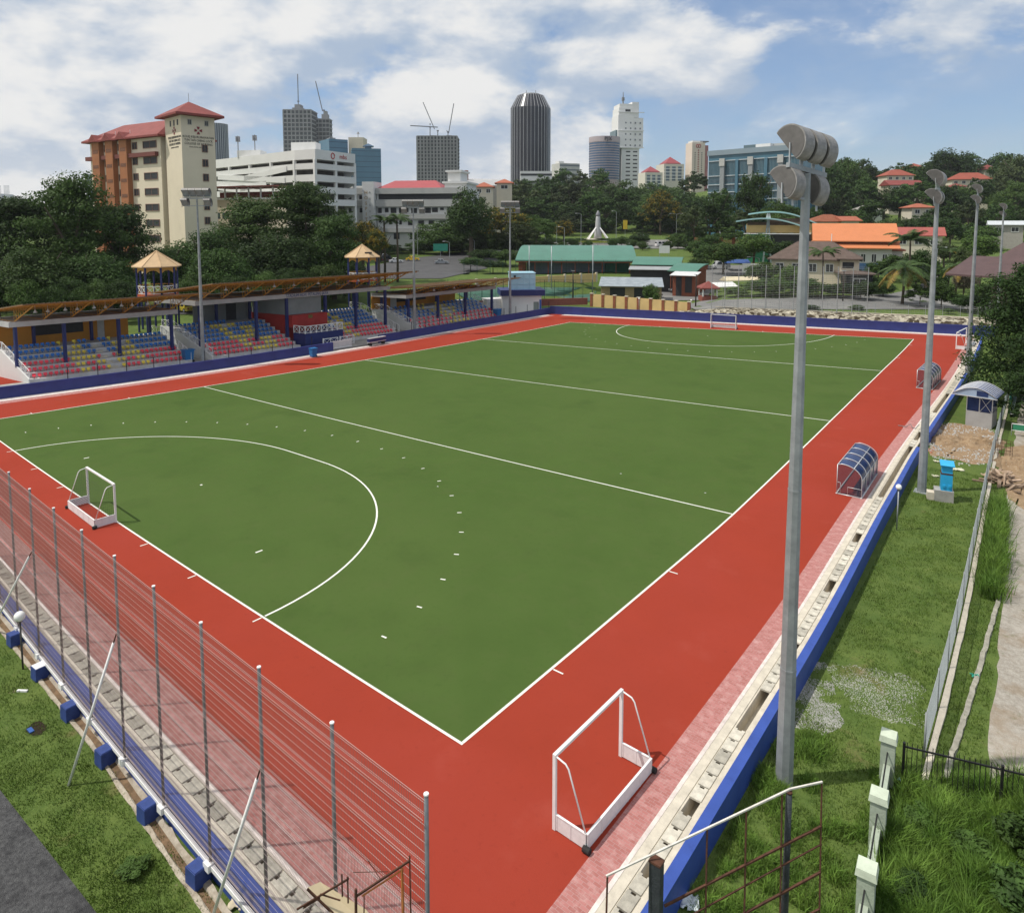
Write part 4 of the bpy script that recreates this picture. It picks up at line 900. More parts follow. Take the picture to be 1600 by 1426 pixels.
# wood pile
wood = mat('weathered_timber', (.25, .17, .11), .9, .3, 4, rand=.3, col2=(.42, .32, .24))
c = G(1562, 752, ZG); r = random.Random(12); pb = None
for k in range(46):
    a = r.gauss(1.0, .8); l = r.uniform(.7, 1.8); z = r.uniform(.05, .75) * (1 - .2 * (k % 3)); x, y = r.gauss(0, .6), r.gauss(0, .65)
    if pb is None: pb = MB().box(-.5, .5, -.07, .07, -.04, .04).build('timber_offcut', wood); o = pb; tag(o, 'weathered timber offcut in the heap outside the wire fence', 'timber', 'timber offcuts in the heap')
    else: o = pb.copy(); COL.objects.link(o)
    o.location = c + Vector((x, y, max(.06, z * math.exp(-(x * x + y * y))))); o.rotation_euler = (r.uniform(-.4, .4), r.gauss(-.1, .35), a); o.scale = (l, r.uniform(.7, 1.6), r.uniform(.7, 1.5))
g = thing('wire_cage', 'rusty wire cage standing on the bare soil behind the fence', 'cage', G(1568, 712, ZG), .3); m = MB()
for z in fr(0, 1.1, 4): m.tube([(.55 * math.cos(R(a)), .55 * math.sin(R(a)), z) for a in fr(0, 360, 14)], .014, 4, False)
for a in fr(0, 330, 11): m.bar((.55 * math.cos(R(a)), .55 * math.sin(R(a)), 0), (.55 * math.cos(R(a)), .55 * math.sin(R(a)), 1.12), .02)
m.build('cage_bars', rust, g)
# green rail and banner further up under the tree
g = thing('pipe_rail', 'white pipe rail on the grass at the right edge under the tree', 'rail', G(1580, 680, ZG), .1); m = MB(); m.tube([(0, 0, 0), (0, 0, 1.0), (3.5, 0, 1.0)], .035, 6); m.tube([(0, 0, .45), (3.5, 0, .45)], .025, 6); m.build('rail_pipe', white_p, g, True); MB().box(.08, 3.4, -.02, .02, .5, .95).build('green_sheet', mat('green_sheet', (.03, .22, .12), .6), g)
def netting():
    g = thing('green_netting', 'green netting hung on the fence under the leafy tree', 'netting', F(cfx(62), 62, ZG) + Vector((.35, 0, 0))); A, B = F(cfx(57) + .4, 57, ZG) - g.location, F(cfx(70) + .4, 70, ZG) - g.location; m = MB()
    m.sheet([[A.lerp(B, k / 20) + Vector((.06 * math.sin(k * 1.7), 0, .3 + z)) for k in range(21)] for z in (0, .7, 1.4)]); o = m.build('net_cloth', mat('green_net', (.02, .2, .15), .8, .3, 3), g); o.modifiers.new('t', 'SOLIDIFY').thickness = .01
    m = MB(); m.sheet([[A.lerp(B, k / 20) + Vector((a, 0, z)) for k in range(21)] for a, z in ((.1, 0), (.1, .3), (.35, .3), (.35, 0))]); m.build('wall_base', wht_wall, g)
netting()
# lime washed wall with capped piers, bottom right
lime = mat('lime_green_render', (.36, .41, .33), .85, .14, 2.5, bump=.2, world=True); limec = mat('pale_lime_cap', (.52, .58, .46), .85, .12, 3, world=True, bump=.15); wear(lime, (.2, .22, .17), 2.2, .55, .75, .7)
def limewall():
    tops = [(1389, 1146), (1374, 1238), (1355, 1352), (1332, 1480)]; D0 = 22.6; g = None; zt = .72; prev = None
    pts = [G(a, b, zt) for a, b in tops]; g = thing('boundary_wall', 'pale green pier and panel wall stepping down beside the overgrown plot', 'wall', Vector((pts[0].x, pts[0].y, ZG)), rzof(pts[0], pts[-1])); inv = (Matrix.Translation(g.location) @ Matrix.Rotation(rzof(pts[0], pts[-1]), 4, 'Z')).inverted()
    L = [inv @ p for p in pts]
    for p in L:
        m = MB().box(p.x - .2, p.x + .2, p.y - .2, p.y + .2, 0, zt - ZG - .17).build('pier', lime, g); m = MB(); z = zt - ZG
        m.hexa([(p.x - .25, p.y - .25, z - .168), (p.x + .25, p.y - .25, z - .168), (p.x + .25, p.y + .25, z - .168), (p.x - .25, p.y + .25, z - .168), (p.x - .22, p.y - .22, z + .02), (p.x + .22, p.y - .22, z + .02), (p.x + .22, p.y + .22, z + .02), (p.x - .22, p.y + .22, z + .02)]); m.build('pier_cap', limec, g)
    for a, b in zip(L, L[1:]):
        MB().box(a.x + .203, b.x - .203, -.1, .1, 0, .72).build('wall_panel', lime, g); MB().tube([(a.x + .2, 0, 1.12), (b.x - .2, 0, 1.02)], .022, 6).build('rail_bar', black_m, g)
limewall()
blk = mat('black_painted_steel', (.012, .012, .013), .5, .1, 3)
def blackfence():
    A, B = G(1409, 1226, ZG), G(1660, 1290, ZG); g = thing('steel_fence', 'black steel picket fence running right from the pale green pier', 'fence', A, rzof(A, B)); L = (B - A).length; H = 1.4; m = MB()
    for z in (.18, H - .12): m.box(0, L, -.02, .02, z, z + .045)
    m.build('rail', blk, g); n = int(L / .14); pk = None
    for k in range(n):
        if pk is None: pk = MB().box(-.009, .009, -.009, .009, .05, H + .04).build('picket', blk, g); o = pk
        else: o = pk.copy(); COL.objects.link(o)
        o.location = (.1 + k * .14, .031, 0)
    for x in (0, 2.6, 5.2): MB().box(x - .035, x + .035, -.1, -.022, 0, H + .08).build('fence_post', blk, g)
blackfence()
rag('paper_litter', 'crumpled white paper with green marks caught at the black picket fence', 'litter', G(1420, 1228, ZG + .05), .4, .5, (.6, .62, .56), .8, (.1, .4, .25)); rag('drink_carton', 'flattened green carton on the grass beyond the wire fence', 'litter', G(1523, 1058, ZG), .24, .2, (.03, .35, .25), .3)
for (px, py, w, col, lb) in ((1245, 968, .3, (.55, .55, .4), 'pale scrap lying on the grass near the wall'), (1494, 734, .9, (.6, .5, .32), 'tan board lying on the grass behind the switch box'), (1464, 722, .4, (.55, .27, .08), 'orange scrap on the grass left of the switch box'), (1462, 745, .4, (.55, .52, .2), 'yellowish scrap on the grass beside the square mast footing'), (1560, 835, .4, (.6, .57, .5), 'pale scrap in the weeds outside the wire fence')):
    rag('litter_scrap', lb, 'litter', G(px, py, ZG), w, w * .6, col, .4)
g = thing('concrete_stub', 'small concrete marker stub in the grass near the far corner', 'stub', G(1546, 536, ZG + .3)); MB().box(-.3, .3, -.3, .3, -.3, .9).build('stub_block', conc, g)
# rusty gate frame in the foreground and the rusty cage left of it
tar = mat('tarred_steel_post', (.018, .022, .028), .7, .4, 5, bump=.4, col2=(.045, .055, .06))
def frame_right():
    D = 12.4; pt = lambda px, py: P(px, py, D + (px - 947) * .0018); g = thing('gate_frame', 'rusty open steel gate frame with a pale top bar in the foreground', 'frame', P(1100, 1300, D)); o = Vector(g.location); q = lambda px, py: pt(px, py) - o
    MB().bar(q(947, 1368), q(1032, 1328), .028).bar(q(1032, 1328), q(1235, 1232), .03).bar(q(1235, 1232), q(1285, 1221), .028).build('top_bar', mat('bleached_bar', (.6, .57, .52), .7, .2, 6), g)
    for (px, y0, y1) in ((949, 1370, 1600), (1105, 1296, 1600), (1166, 1268, 1600), (1222, 1240, 1600), (1284, 1223, 1560)): MB().bar(q(px, y0), q(px - 6, y1), .026).build('upright', rust, g)
    for (a, b, w) in (((1038, 1415), (1284, 1290), .034), ((1060, 1440), (1284, 1318), .022), ((1120, 1450), (1282, 1362), .034), ((1000, 1560), (1280, 1420), .03)): MB().bar(q(*a), q(*b), w).build('cross_bar', rust, g)
    m = MB(); c0, c1 = q(1026, 1346), q(1026, 1346); c1 = c0 - Vector((0, 0, 5.5)); m.bar(c1, c0, .21, .16, (0, 1, 0)); m.mat(1).bar(c0 + Vector((0, 0, .002)), c0 + Vector((0, 0, .04)), .23, .18, (0, 1, 0)); m.build('stout_post', [tar, rust], g)
    m = MB(); c0 = q(1233, 1238); m.tube([c0 - Vector((0, 0, 5.5)), c0 - Vector((0, 0, 1.2)), c0], [.085, .06, .055], 8); m.mat(1).tube([c0 + Vector((0, 0, .002)), c0 + Vector((0, 0, .03))], .06, 8); m.build('thin_post', [tar, rust], g, True)
frame_right()
def frame_left():
    D = 12.2; g = thing('rusty_scaffold', 'rusty broken scaffold rails with a tan sheet at the bottom centre', 'scaffold', P(600, 1400, D)); o = Vector(g.location); q = lambda px, py, d=0: P(px, py, D + d) - o
    m = MB(); m.bar(q(556, 1400), q(640, 1344), .03); m.build('top_bar', rust, g); orr = mat('orange_primer', (.42, .15, .04), .8, .3, 6)
    for a, b, w, mm in (((640, 1336), (644, 1560), .02, rust), ((628, 1356), (632, 1520), .035, orr), ((556, 1388), (557, 1560), .035, rust), ((543, 1369), (544, 1410), .02, rust), ((534, 1365), (535, 1400), .02, rust), ((569, 1398), (568, 1500), .016, rust)): MB().bar(q(*a), q(*b), w).build('upright', mm, g)
    for a, b, w, mm in (((566, 1399), (626, 1360), .02, orr), ((464, 1420), (545, 1372), .025, rust), ((474, 1418), (500, 1402), .02, rust), ((480, 1388), (545, 1450), .03, rust), ((500, 1396), (532, 1406), .018, rust), ((552, 1362), (607, 1361), .008, rust), ((574, 1342), (594, 1372), .008, rust)): MB().bar(q(*a), q(*b), w).build('cross_bar', mm, g)
    m = MB(); a, b, c, d = q(480, 1386, .1), q(500, 1377, .3), q(572, 1420, .2), q(600, 1470, 0); e = q(540, 1450, -.1); m.face([m.vert(p) for p in (a, b, c, d, e)]); m.face([m.vert(p - Vector((0, 0, .02))) for p in (e, d, c, b, a)]); m.build('tan_sheet', mat('tan_board', (.56, .46, .29), .8, .12, 2), g)
frame_left()
# small clutter on the pitch
r = random.Random(31); w_ = mat('white_scrap', (.6, .6, .58), .8)
first = None
for (px, py) in ((684, 760), (1412, 668), (1330, 800), (1224, 990), (970, 740), (1102, 770)): 
    if first is None: first = MB().box(-.05, .05, -.03, .03, 0, .02).build('paper_scrap', w_); o = first; tag(o, 'tiny pale scrap lying on the playing surface', 'litter', 'tiny pale scraps on the pitch and run-off')
    else: o = first.copy(); COL.objects.link(o)
    o.location = G(px, py, .01); o.rotation_euler = (0, 0, r.uniform(0, 3))
g = thing('bent_pipe', 'bent dark pipe lying on the red run-off by the drain', 'pipe', G(1420, 668, .03)); MB().tube([(-.8, .1, .03), (-.2, 0, .05), (.1, .1, .3), (.25, 0, .05), (.5, -.1, .05), (.7, .1, .35)], .035, 6).build('pipe_body', mat('grey_pipe', (.2, .19, .19), .6), g, True)
# ---------------------------------------------------------------- ground hit of a picture ray
def GB(px, py, lo=70., hi=2500.):
    d = lo
    while d < hi:
        p = P(px, py, d)
        if p.z <= hz(p.x, p.y): break
        d *= 1.012
    a, b = d / 1.012, d
    for _ in range(18):
        c = (a + b) / 2; p = P(px, py, c)
        if p.z <= hz(p.x, p.y): b = c
        else: a = c
    return P(px, py, b)
def dep(p): return (p - CP).dot(CF)
def frameT(name, label, cat, A, B, group=None, z=None):
    g = thing(name, label, cat, (A.x, A.y, A.z if z is None else z), rzof(A, B), group); return g, (Vector((B.x - A.x, B.y - A.y, 0))).length
# stony bank behind the far wall
stone = mat('stony_bank', (.12, .1, .07), .95, .3, 2, world=True, bump=.5)
def stony():
    N, L, B = nodes(stone); g = N.new('ShaderNodeNewGeometry'); v = N.new('ShaderNodeTexVoronoi'); v.inputs['Scale'].default_value = 2.1; L.new(g.outputs['Position'], v.inputs['Vector'])
    mr = N.new('ShaderNodeMapRange'); L.new(v.outputs['Color'], mr.inputs[0]); mr.inputs[1].default_value = .35; mr.inputs[2].default_value = .8
    mx = N.new('ShaderNodeMix'); mx.data_type = 'RGBA'; L.new(mr.outputs[0], mx.inputs[0]); mx.inputs[6].default_value = (.07, .055, .035, 1); mx.inputs[7].default_value = (.5, .46, .36, 1); L.new(mx.outputs[2], B.inputs['Base Color'])
stony()
mb = MB(); r = random.Random(9)
for x in fr(-63, 10.4, 150):
    pass
rows = []
for x in fr(-63, 10.4, 150):
    t = lerp(.75, 1.85, sst(-45, -28, x)); rows.append([F(x, eF(x) + o, z + r.uniform(-.12, .12) * k) for o, z, k in ((2.22, .9, 0), (2.6, 1.2 * t / 1.2, 1), (3.4, t + .05, 1), (4.6, t + .2, 1), (6.4, t + .16, 0), (6.6, t - .3, 0))])
mb.sheet(rows); struct(mb.build('stone_bank', stone))
mb = MB(); mb.sheet([[F(x, eF(x) + o, 1.9 + z) for o, z in ((6.0, .1), (6.0, .2), (6.35, .2), (6.35, 0))] for x in fr(-34, 10.2, 30)]); struct(mb.build('bank_kerb', concl))
# roads
asph = mat('grey_asphalt', (.17, .168, .165), .9, .12, .4, world=True, bump=.2, bscale=20); wear(asph, (.24, .235, .22), .12, .45, .65, .7)
asph_d = mat('dark_asphalt', (.085, .085, .088), .9, .15, .3, world=True)
def road(name, m, rows, lift=.12, n=14):
    mb = MB(); R_ = []
    ys = []
    for (a, b) in zip(rows, rows[1:]):
        k = 4
        for i in range(k): ys.append(tuple(lerp(p, q, i / k) for p, q in zip(a, b)))
    ys.append(rows[-1])
    for py, x0, x1 in ys:
        rr = []
        for i in range(n + 1):
            p = GB(lerp(x0, x1, i / n), py); rr.append((p.x, p.y, hz(p.x, p.y) + lift))
        R_.append(rr)
    mb.sheet(R_[::-1]); return struct(mb.build(name, m))
road('road', asph, [(484, 1085, 1560), (478, 1070, 1560), (470, 1100, 1500), (466, 1240, 1462), (460, 1390, 1462), (452, 1428, 1466), (440, 1446, 1470), (428, 1456, 1474)])
road('car_park', asph, [(470, 1030, 1100), (458, 1020, 1110), (448, 1020, 1125), (440, 1040, 1130), (425, 1090, 1180), (415, 1100, 1190)], .11)
road('road', asph_d, [(436, 560, 690), (428, 560, 725), (420, 560, 760), (412, 600, 770), (404, 640, 790), (398, 700, 800), (393, 745, 820), (389, 770, 900)], .12)
road('road', asph, [(389, 820, 1110), (384, 830, 1120), (379, 850, 1130), (375, 960, 1110)], .13)
road('road', asph_d, [(492, 60, 330), (484, 60, 330), (478, 60, 330)], .12)
# tennis courts
court = mat('green_court', (.05, .115, .085), .85, .12, .3, world=True); wear(court, (.11, .17, .13), .25, .5, .65, .8)
road('tennis_court', court, [(472, 735, 925), (460, 715, 930), (450, 712, 935)], .13)
def meshfence(label, A, B, H, n, post, wire, nh, name='mesh_fence', vstep=None, th=.03, pr=.05, group=None):
    g, L = frameT(name, label, 'fence', A, B, group); dz = B.z - A.z
    for i in range(n + 1): x = L * i / n; z = dz * i / n; MB().tube([(x, 0, z - .2), (x, 0, z + H)], pr, 6).build('fence_post', post, g)
    m = MB()
    for k in range(nh + 1): z = .1 + (H - .1) * k / nh; m.bar((0, 0, z), (L, 0, z + dz), th)
    if vstep:
        for k in range(int(L / vstep)): x = k * vstep; m.bar((x, 0, dz * x / L + .1), (x, 0, dz * x / L + H), th * .6)
    m.build('wire_mesh', wire, g); return g
dkg = mat('dark_green_post', (.02, .06, .05), .6, .1, 2); gry = mat('grey_wire', (.3, .32, .31), .6, .1, 1)
meshfence('dark green court fence standing behind the pump house, front side', GB(700, 473) , GB(925, 470), 4.2, 14, dkg, dkg, 3, vstep=1.4, th=.035)
meshfence('dark green court fence at the back of the tennis courts below the green roof', GB(725, 428), GB(1000, 428), 3.4, 14, dkg, dkg, 3, vstep=1.6, th=.04)
meshfence('tall pale wire fence behind the far goal and the blue wall', F(-34.5, eF(-34.5) + 5.4, 1.9), F(-8.4, eF(-8.4) + 5.2, 1.9), 7.6, 11, steel, gry, 26, vstep=.9, th=.026, pr=.06)
meshfence('low wire fence along the road behind the far wall', F(-33, eF(-33) + 6.9, 1.9), F(13, eF(13) + 6.9, 1.9), 1.7, 18, steel, gry, 5, vstep=.6, th=.02, pr=.035)
meshfence('chest high court fence with red kerb below the tennis courts', GB(845, 478), GB(925, 470), 1.0, 5, dkg, dkg, 2)
# pump house
def pump():
    A, B = GB(783, 492), GB(848, 491); g, L = frameT('pump_house', 'white pump house with blue slab roof carrying a pale blue water tank', 'pump house', A, B); d = 5.2; H = zpx(815, 462, dep(A)) - A.z
    MB().box(.2, L - .25, 0, d, -.4, H).build('wall', wht_wall, g); MB().box(L - 1.7, L - .75, -.05, -.003, 0, 2.3).build('door', mat('grey_green_door', (.2, .24, .22), .6), g); MB().box(L - .62, L - .28, -.06, -.003, 0, 2.7).build('door', mat('blue_door', (.03, .1, .35), .5), g)
    m = MB(); m.box(-.15, L + .35, -.5, d + .4, H + .003, H + 1.05); m.build('roof_slab', navy_p, g); m = MB(); x0, x1 = L * .24, L * .83; tk = mat('pale_blue_tank', (.36, .56, .66), .5, .08, 1)
    z0, z1 = H + 1.053, H + 1.05 + (zpx(820, 428, dep(A) + 2) - zpx(820, 453, dep(A) + 2)); m.box(x0, x1, .4, d - .6, z0, z1); t = m.build('water_tank', tk, g); m = MB()
    for k in range(1, 4): x = lerp(x0, x1, k / 4); m.box(x - .04, x + .04, .36, .398, z0, z1)
    for k in range(1, 3): z = lerp(z0, z1, k / 3); m.box(x0, x1, .33, .357, z - .04, z + .04)
    m.box(x0 - .08, x1 + .08, .3, d - .5, z1 + .002, z1 + .12); m.build('tank_ribs', mat('tank_rib', (.30, .5, .60), .5), t)
    m = MB().box(x0 + .5, x0 + .9, .26, .328, z1 - .7, z1 - .3); m.build('hatch', dark_m, t)
pump()
def genbox():
    A, B = GB(761, 492), GB(797, 490); g, L = frameT('equipment_container', 'small white equipment container left of the pump house', 'container', A, B); MB().box(0, L, 0, 2.4, .25, 2.7).build('body', white_p, g); MB().box(-.08, L + .08, -.08, 2.48, 2.703, 2.85).build('lid', white_p, g)
    for x in (.3, L - .3): MB().box(x - .15, x + .15, .2, 2.2, -.2, .247).build('skid', conc, g)
    for k in range(3): MB().box(.2 + k * L / 3, L / 3 - .1 + k * L / 3, -.03, -.002, .5, 2.4).build('door_panel', mat('white_door_sheet', (.62, .63, .63), .5), g)
genbox()
# yellow wall with brown piers
ywall = mat('yellow_render', (.60, .44, .2), .85, .08, .6); pier = mat('brown_brick_pier', (.24, .09, .05), .85, .2, 3)
def yellow(label, A, B, H, n, red0=True):
    g, L = frameT('boundary_wall', label, 'wall', A, B); dz = B.z - A.z
    for i in range(n):
        a, b = L * i / n + .26, L * (i + 1) / n - .26; m = MB(); m.box(a, b, 0, .22, dz * i / n - .4, dz * i / n + H); m.build('wall_panel', ywall, g)
    for i in range(n + 1): x = L * i / n; w = .255; z = dz * min(i, n) / n; MB().box(x - w, x + w, -.1, .34, z - .4, z + H + .1).build('pier', pier, g); MB().box(x - w - .06, x + w + .06, -.16, .4, z + H + .103, z + H + .2).build('pier_cap', concl, g)
yellow('yellow rendered wall with brown brick piers on the bank right of the courts', GB(924, 479), GB(1076, 494), 2.35, 8)
g, L = frameT('brick_wall', 'low red brick wall under the court fence', 'wall', GB(735, 478), GB(918, 478)); MB().box(0, L, 0, .3, -.4, .9).build('brickwork', mat('dull_red_brick', (.25, .09, .07), .9, .15, 2), g)
g, L = frameT('court_wall', 'low pale yellow wall along the back of the tennis courts', 'wall', GB(745, 449), GB(932, 449)); MB().box(0, L, 0, .25, -.4, 1.5).build('wall_panel', ywall, g)
for k in range(8): x = L * k / 7; MB().box(x - .2, x + .2, -.1, .35, -.4, 1.75).build('pier', concl, g)
# roofs helper -------------------------------------------------------------
def arcroof(g, name, m, x0, x1, pts, t=.14):
    """curved sheet: pts are (y, z) of the section, pushed along x"""
    return MB().prism(pts + [(y, z - t) for y, z in pts[::-1]], 'x', x0, x1).build(name, m, g)
groof = mat('sea_green_metal_roof', (.065, .185, .135), .5, .1, .25); brickred = mat('brown_red_brick', (.22, .08, .05), .9, .15, 1)
def seam(m, step, axis=0):
    """standing seams as real colour bands of the sheet joints"""
    N, L, B = nodes(m); tc = N.new('ShaderNodeTexCoord'); w = N.new('ShaderNodeTexWave'); w.wave_type = 'BANDS'; w.bands_direction = 'XYZ'[axis]; w.inputs['Scale'].default_value = step; L.new(tc.outputs['Object'], w.inputs[0]); b = N.new('ShaderNodeBump'); b.inputs['Strength'].default_value = .35; b.inputs['Distance'].default_value = .06; L.new(w.outputs[1], b.inputs['Height']); L.new(b.outputs[0], B.inputs['Normal'])
seam(groof, 2)
def hall():
    D = 178; A, B = Q(812, D), Q(988, D - 3); z = hz(A.x, A.y); g, L = frameT('sports_hall', 'open sided sports hall with a big curved sea green roof', 'hall', A, B, z=z); e = zpx(900, 407, D - 2) - z; t = zpx(900, 385, D + 12) - z; dp = 22
    pts = [(-1.5 + (dp + 2) * k / 16, e + (t - e) * math.sin(math.pi / 2 * min(1, k / 13))) for k in range(17)]; arcroof(g, 'roof', groof, -1.0, L + 1.2, pts, .25)
    slate = mat('blue_grey_cladding', (.13, .16, .22), .6, .12, .3); MB().box(1.5, L - 6.5, 3, 3.3, e - 4.2, e - .6).build('upper_cladding', slate, g); MB().box(L - 6.4, L - .5, 3, 3.3, 0, e - .6).build('green_net_wall', mat('dark_green_screen', (.02, .13, .09), .7, .2, .5), g)
    MB().box(.2, L - .3, dp - 1, dp - .7, 0, e + 1).build('rear_wall', mat('dim_rear_wall', (.1, .1, .11), .8), g); MB().box(-.3, 1.4, .2, 3.2, 0, e - .6).build('end_wall', brickred, g)
    m = MB(); ym = [p for p in pts if p[0] <= dp]; m.prism([(0, e - .7)] + [(max(0, y), zz - .3) for y, zz in ym] + [(dp, e - .7)], 'x', L + .2, L + .4); m.build('gable_wall', brickred, g)
    for k in range(9): x = lerp(.5, L - .5, k / 8); m = MB().box(x - .12, x + .12, -.2, .04, 0, e + .35); m.build('column', mat('rust_red_steel', (.25, .06, .035), .6), g)
    m = MB(); m.box(-.9, L + 1.1, -1.35, -1.1, e - .55, e - .27); m.build('eave_beam', mat('rust_red_steel', (.25, .06, .035), .6), g); MB().box(3, L - 7, 4, 10, .05, .9).build('stage', ywall, g)
hall()
def smallroof(label, px0, px1, pye, pyt, D, dp, name='shed', m=groof, wall=brickred):
    A, B = Q(px0, D), Q(px1, D - 3); z = hz(A.x, A.y); g, L = frameT(name, label, 'building', A, B, z=z); e = zpx((px0 + px1) / 2, pye, D) - z; t = zpx((px0 + px1) / 2, pyt, D + dp * .6) - z
    pts = [(-1 + (dp + 1) * k / 12, e + (t - e) * math.sin(math.pi / 2 * min(1, k / 10))) for k in range(13)]; arcroof(g, 'roof', m, -.5, L + .6, pts, .18); MB().box(0, L, dp * .3, dp - .3, -.3, e - .1).build('wall', wall, g)
    mm = MB(); mm.prism([(dp * .3, e - .05)] + [(y, zz - .2) for y, zz in pts if y >= dp * .3 and zz - .2 > e] + [(dp - .3, e - .05)], 'x', L + .1, L + .3); mm.build('gable_wall', wall, g)
    for k in range(4): x = lerp(.2, L - .2, k / 3); MB().box(x - .07, x + .07, -.6, -.46, -.3, e - .1).build('column', brickred, g)
    return g, L, e
smallroof('lower sea green curved roof building right of the sports hall', 992, 1062, 413, 402, 168, 9)
smallroof('smallest sea green curved roof shelter in front of the brick gable', 1050, 1088, 423, 412, 158, 8)
zinc = mat('grey_zinc_sheet', (.30, .31, .31), .5, .15, .6); seam(zinc, 3)
def shed(label, px0, px1, D, pye, pyt, dp, m, wall, name='lean_to_shed'):
    A, B = Q(px0, D), Q(px1, D - 2); z = hz(A.x, A.y); g, L = frameT(name, label, 'shed', A, B, z=z); e = zpx((px0 + px1) / 2, pye, D) - z; t = zpx((px0 + px1) / 2, pyt, D + dp) - z; arcroof(g, 'roof', m, -.4, L + .4, [(-.8, e), (dp, t)], .1); MB().box(0, L, .6, dp - .2, -.3, e).build('wall', wall, g)
    MB().box(L * .15, L * .4, .55, .597, 0, e - .4).build('door', dark_m, g); MB().box(L * .55, L * .85, .55, .597, .9, e - .4).build('window', dark_m, g)
shed('grey lean-to roof shed attached to the lower green roofed building', 986, 1052, 160, 421, 416, 6, zinc, dark_m)
shed('low shed with blue grey sheet roof behind the yellow wall', 940, 1036, 140, 447, 433, 9, mat('blue_grey_sheet', (.17, .2, .23), .5, .25, .8, col2=(.34, .38, .4)), mat('tan_shed_wall', (.4, .3, .18), .85, .15, 1))
shed('small white awning shed between the green roof and the guard pavilion', 1052, 1088, 150, 430, 424, 5, mat('white_sheet_awning', (.6, .6, .6), .5), brickred)
# guard pavilion with red roof and tents
def pavilion():
    p = GB(1106, 470); g = thing('guard_pavilion', 'small pavilion with a dark red hipped roof by the car park entrance', 'pavilion', p, YAW); m = MB(); m.hip(-1.9, 1.9, -1.9, 1.9, 2.5, 4.0); m.build('roof', mat('dark_red_tiles', (.20, .055, .045), .8, .15, 3), g)
    for x in (-1.4, 1.4):
        for y in (-1.4, 1.4): MB().box(x - .12, x + .12, y - .12, y + .12, 1.003, 2.49).build('post', wht_wall, g)
    MB().box(-1.55, 1.55, -1.55, 1.55, -.3, 1.0).build('base_wall', mat('dull_red_brick', (.25, .09, .07), .9, .15, 2), g)
pavilion()
def tent(label, px, py, D, w, d, h, rz, col):
    p = Q(px, D); p.z = hz(p.x, p.y); g = thing('canopy_tent', label, 'tent', p, YAW + rz); m = MB(); m.prism([(-d / 2, h), (d / 2, h), (d / 2, h + .1), (0, h + .9), (-d / 2, h + .1)], 'x', -w / 2, w / 2); m.build('canopy', col, g)
    for x in (-w / 2 + .1, w / 2 - .1):
        for y in (-d / 2 + .1, d / 2 - .1): MB().tube([(x, y, -.2), (x, y, h)], .05, 6).build('pole', steel, g)
tw = mat('white_canvas', (.7, .7, .68), .8, .05, 1); tent('white canvas canopy tent by the red roofed pavilion', 1128, 445, 150, 6, 4.5, 2.2, .3, tw); tent('cream awning behind the white canopy tent', 1160, 430, 160, 9, 3, 2.6, .25, mat('cream_canvas', (.68, .6, .42), .8, .06, 1)); tent('blue tarpaulin shelter beside the white van', 1152, 422, 182, 6, 5, 2.0, 0, mat('blue_tarp', (.03, .08, .26), .6, .12, 1))
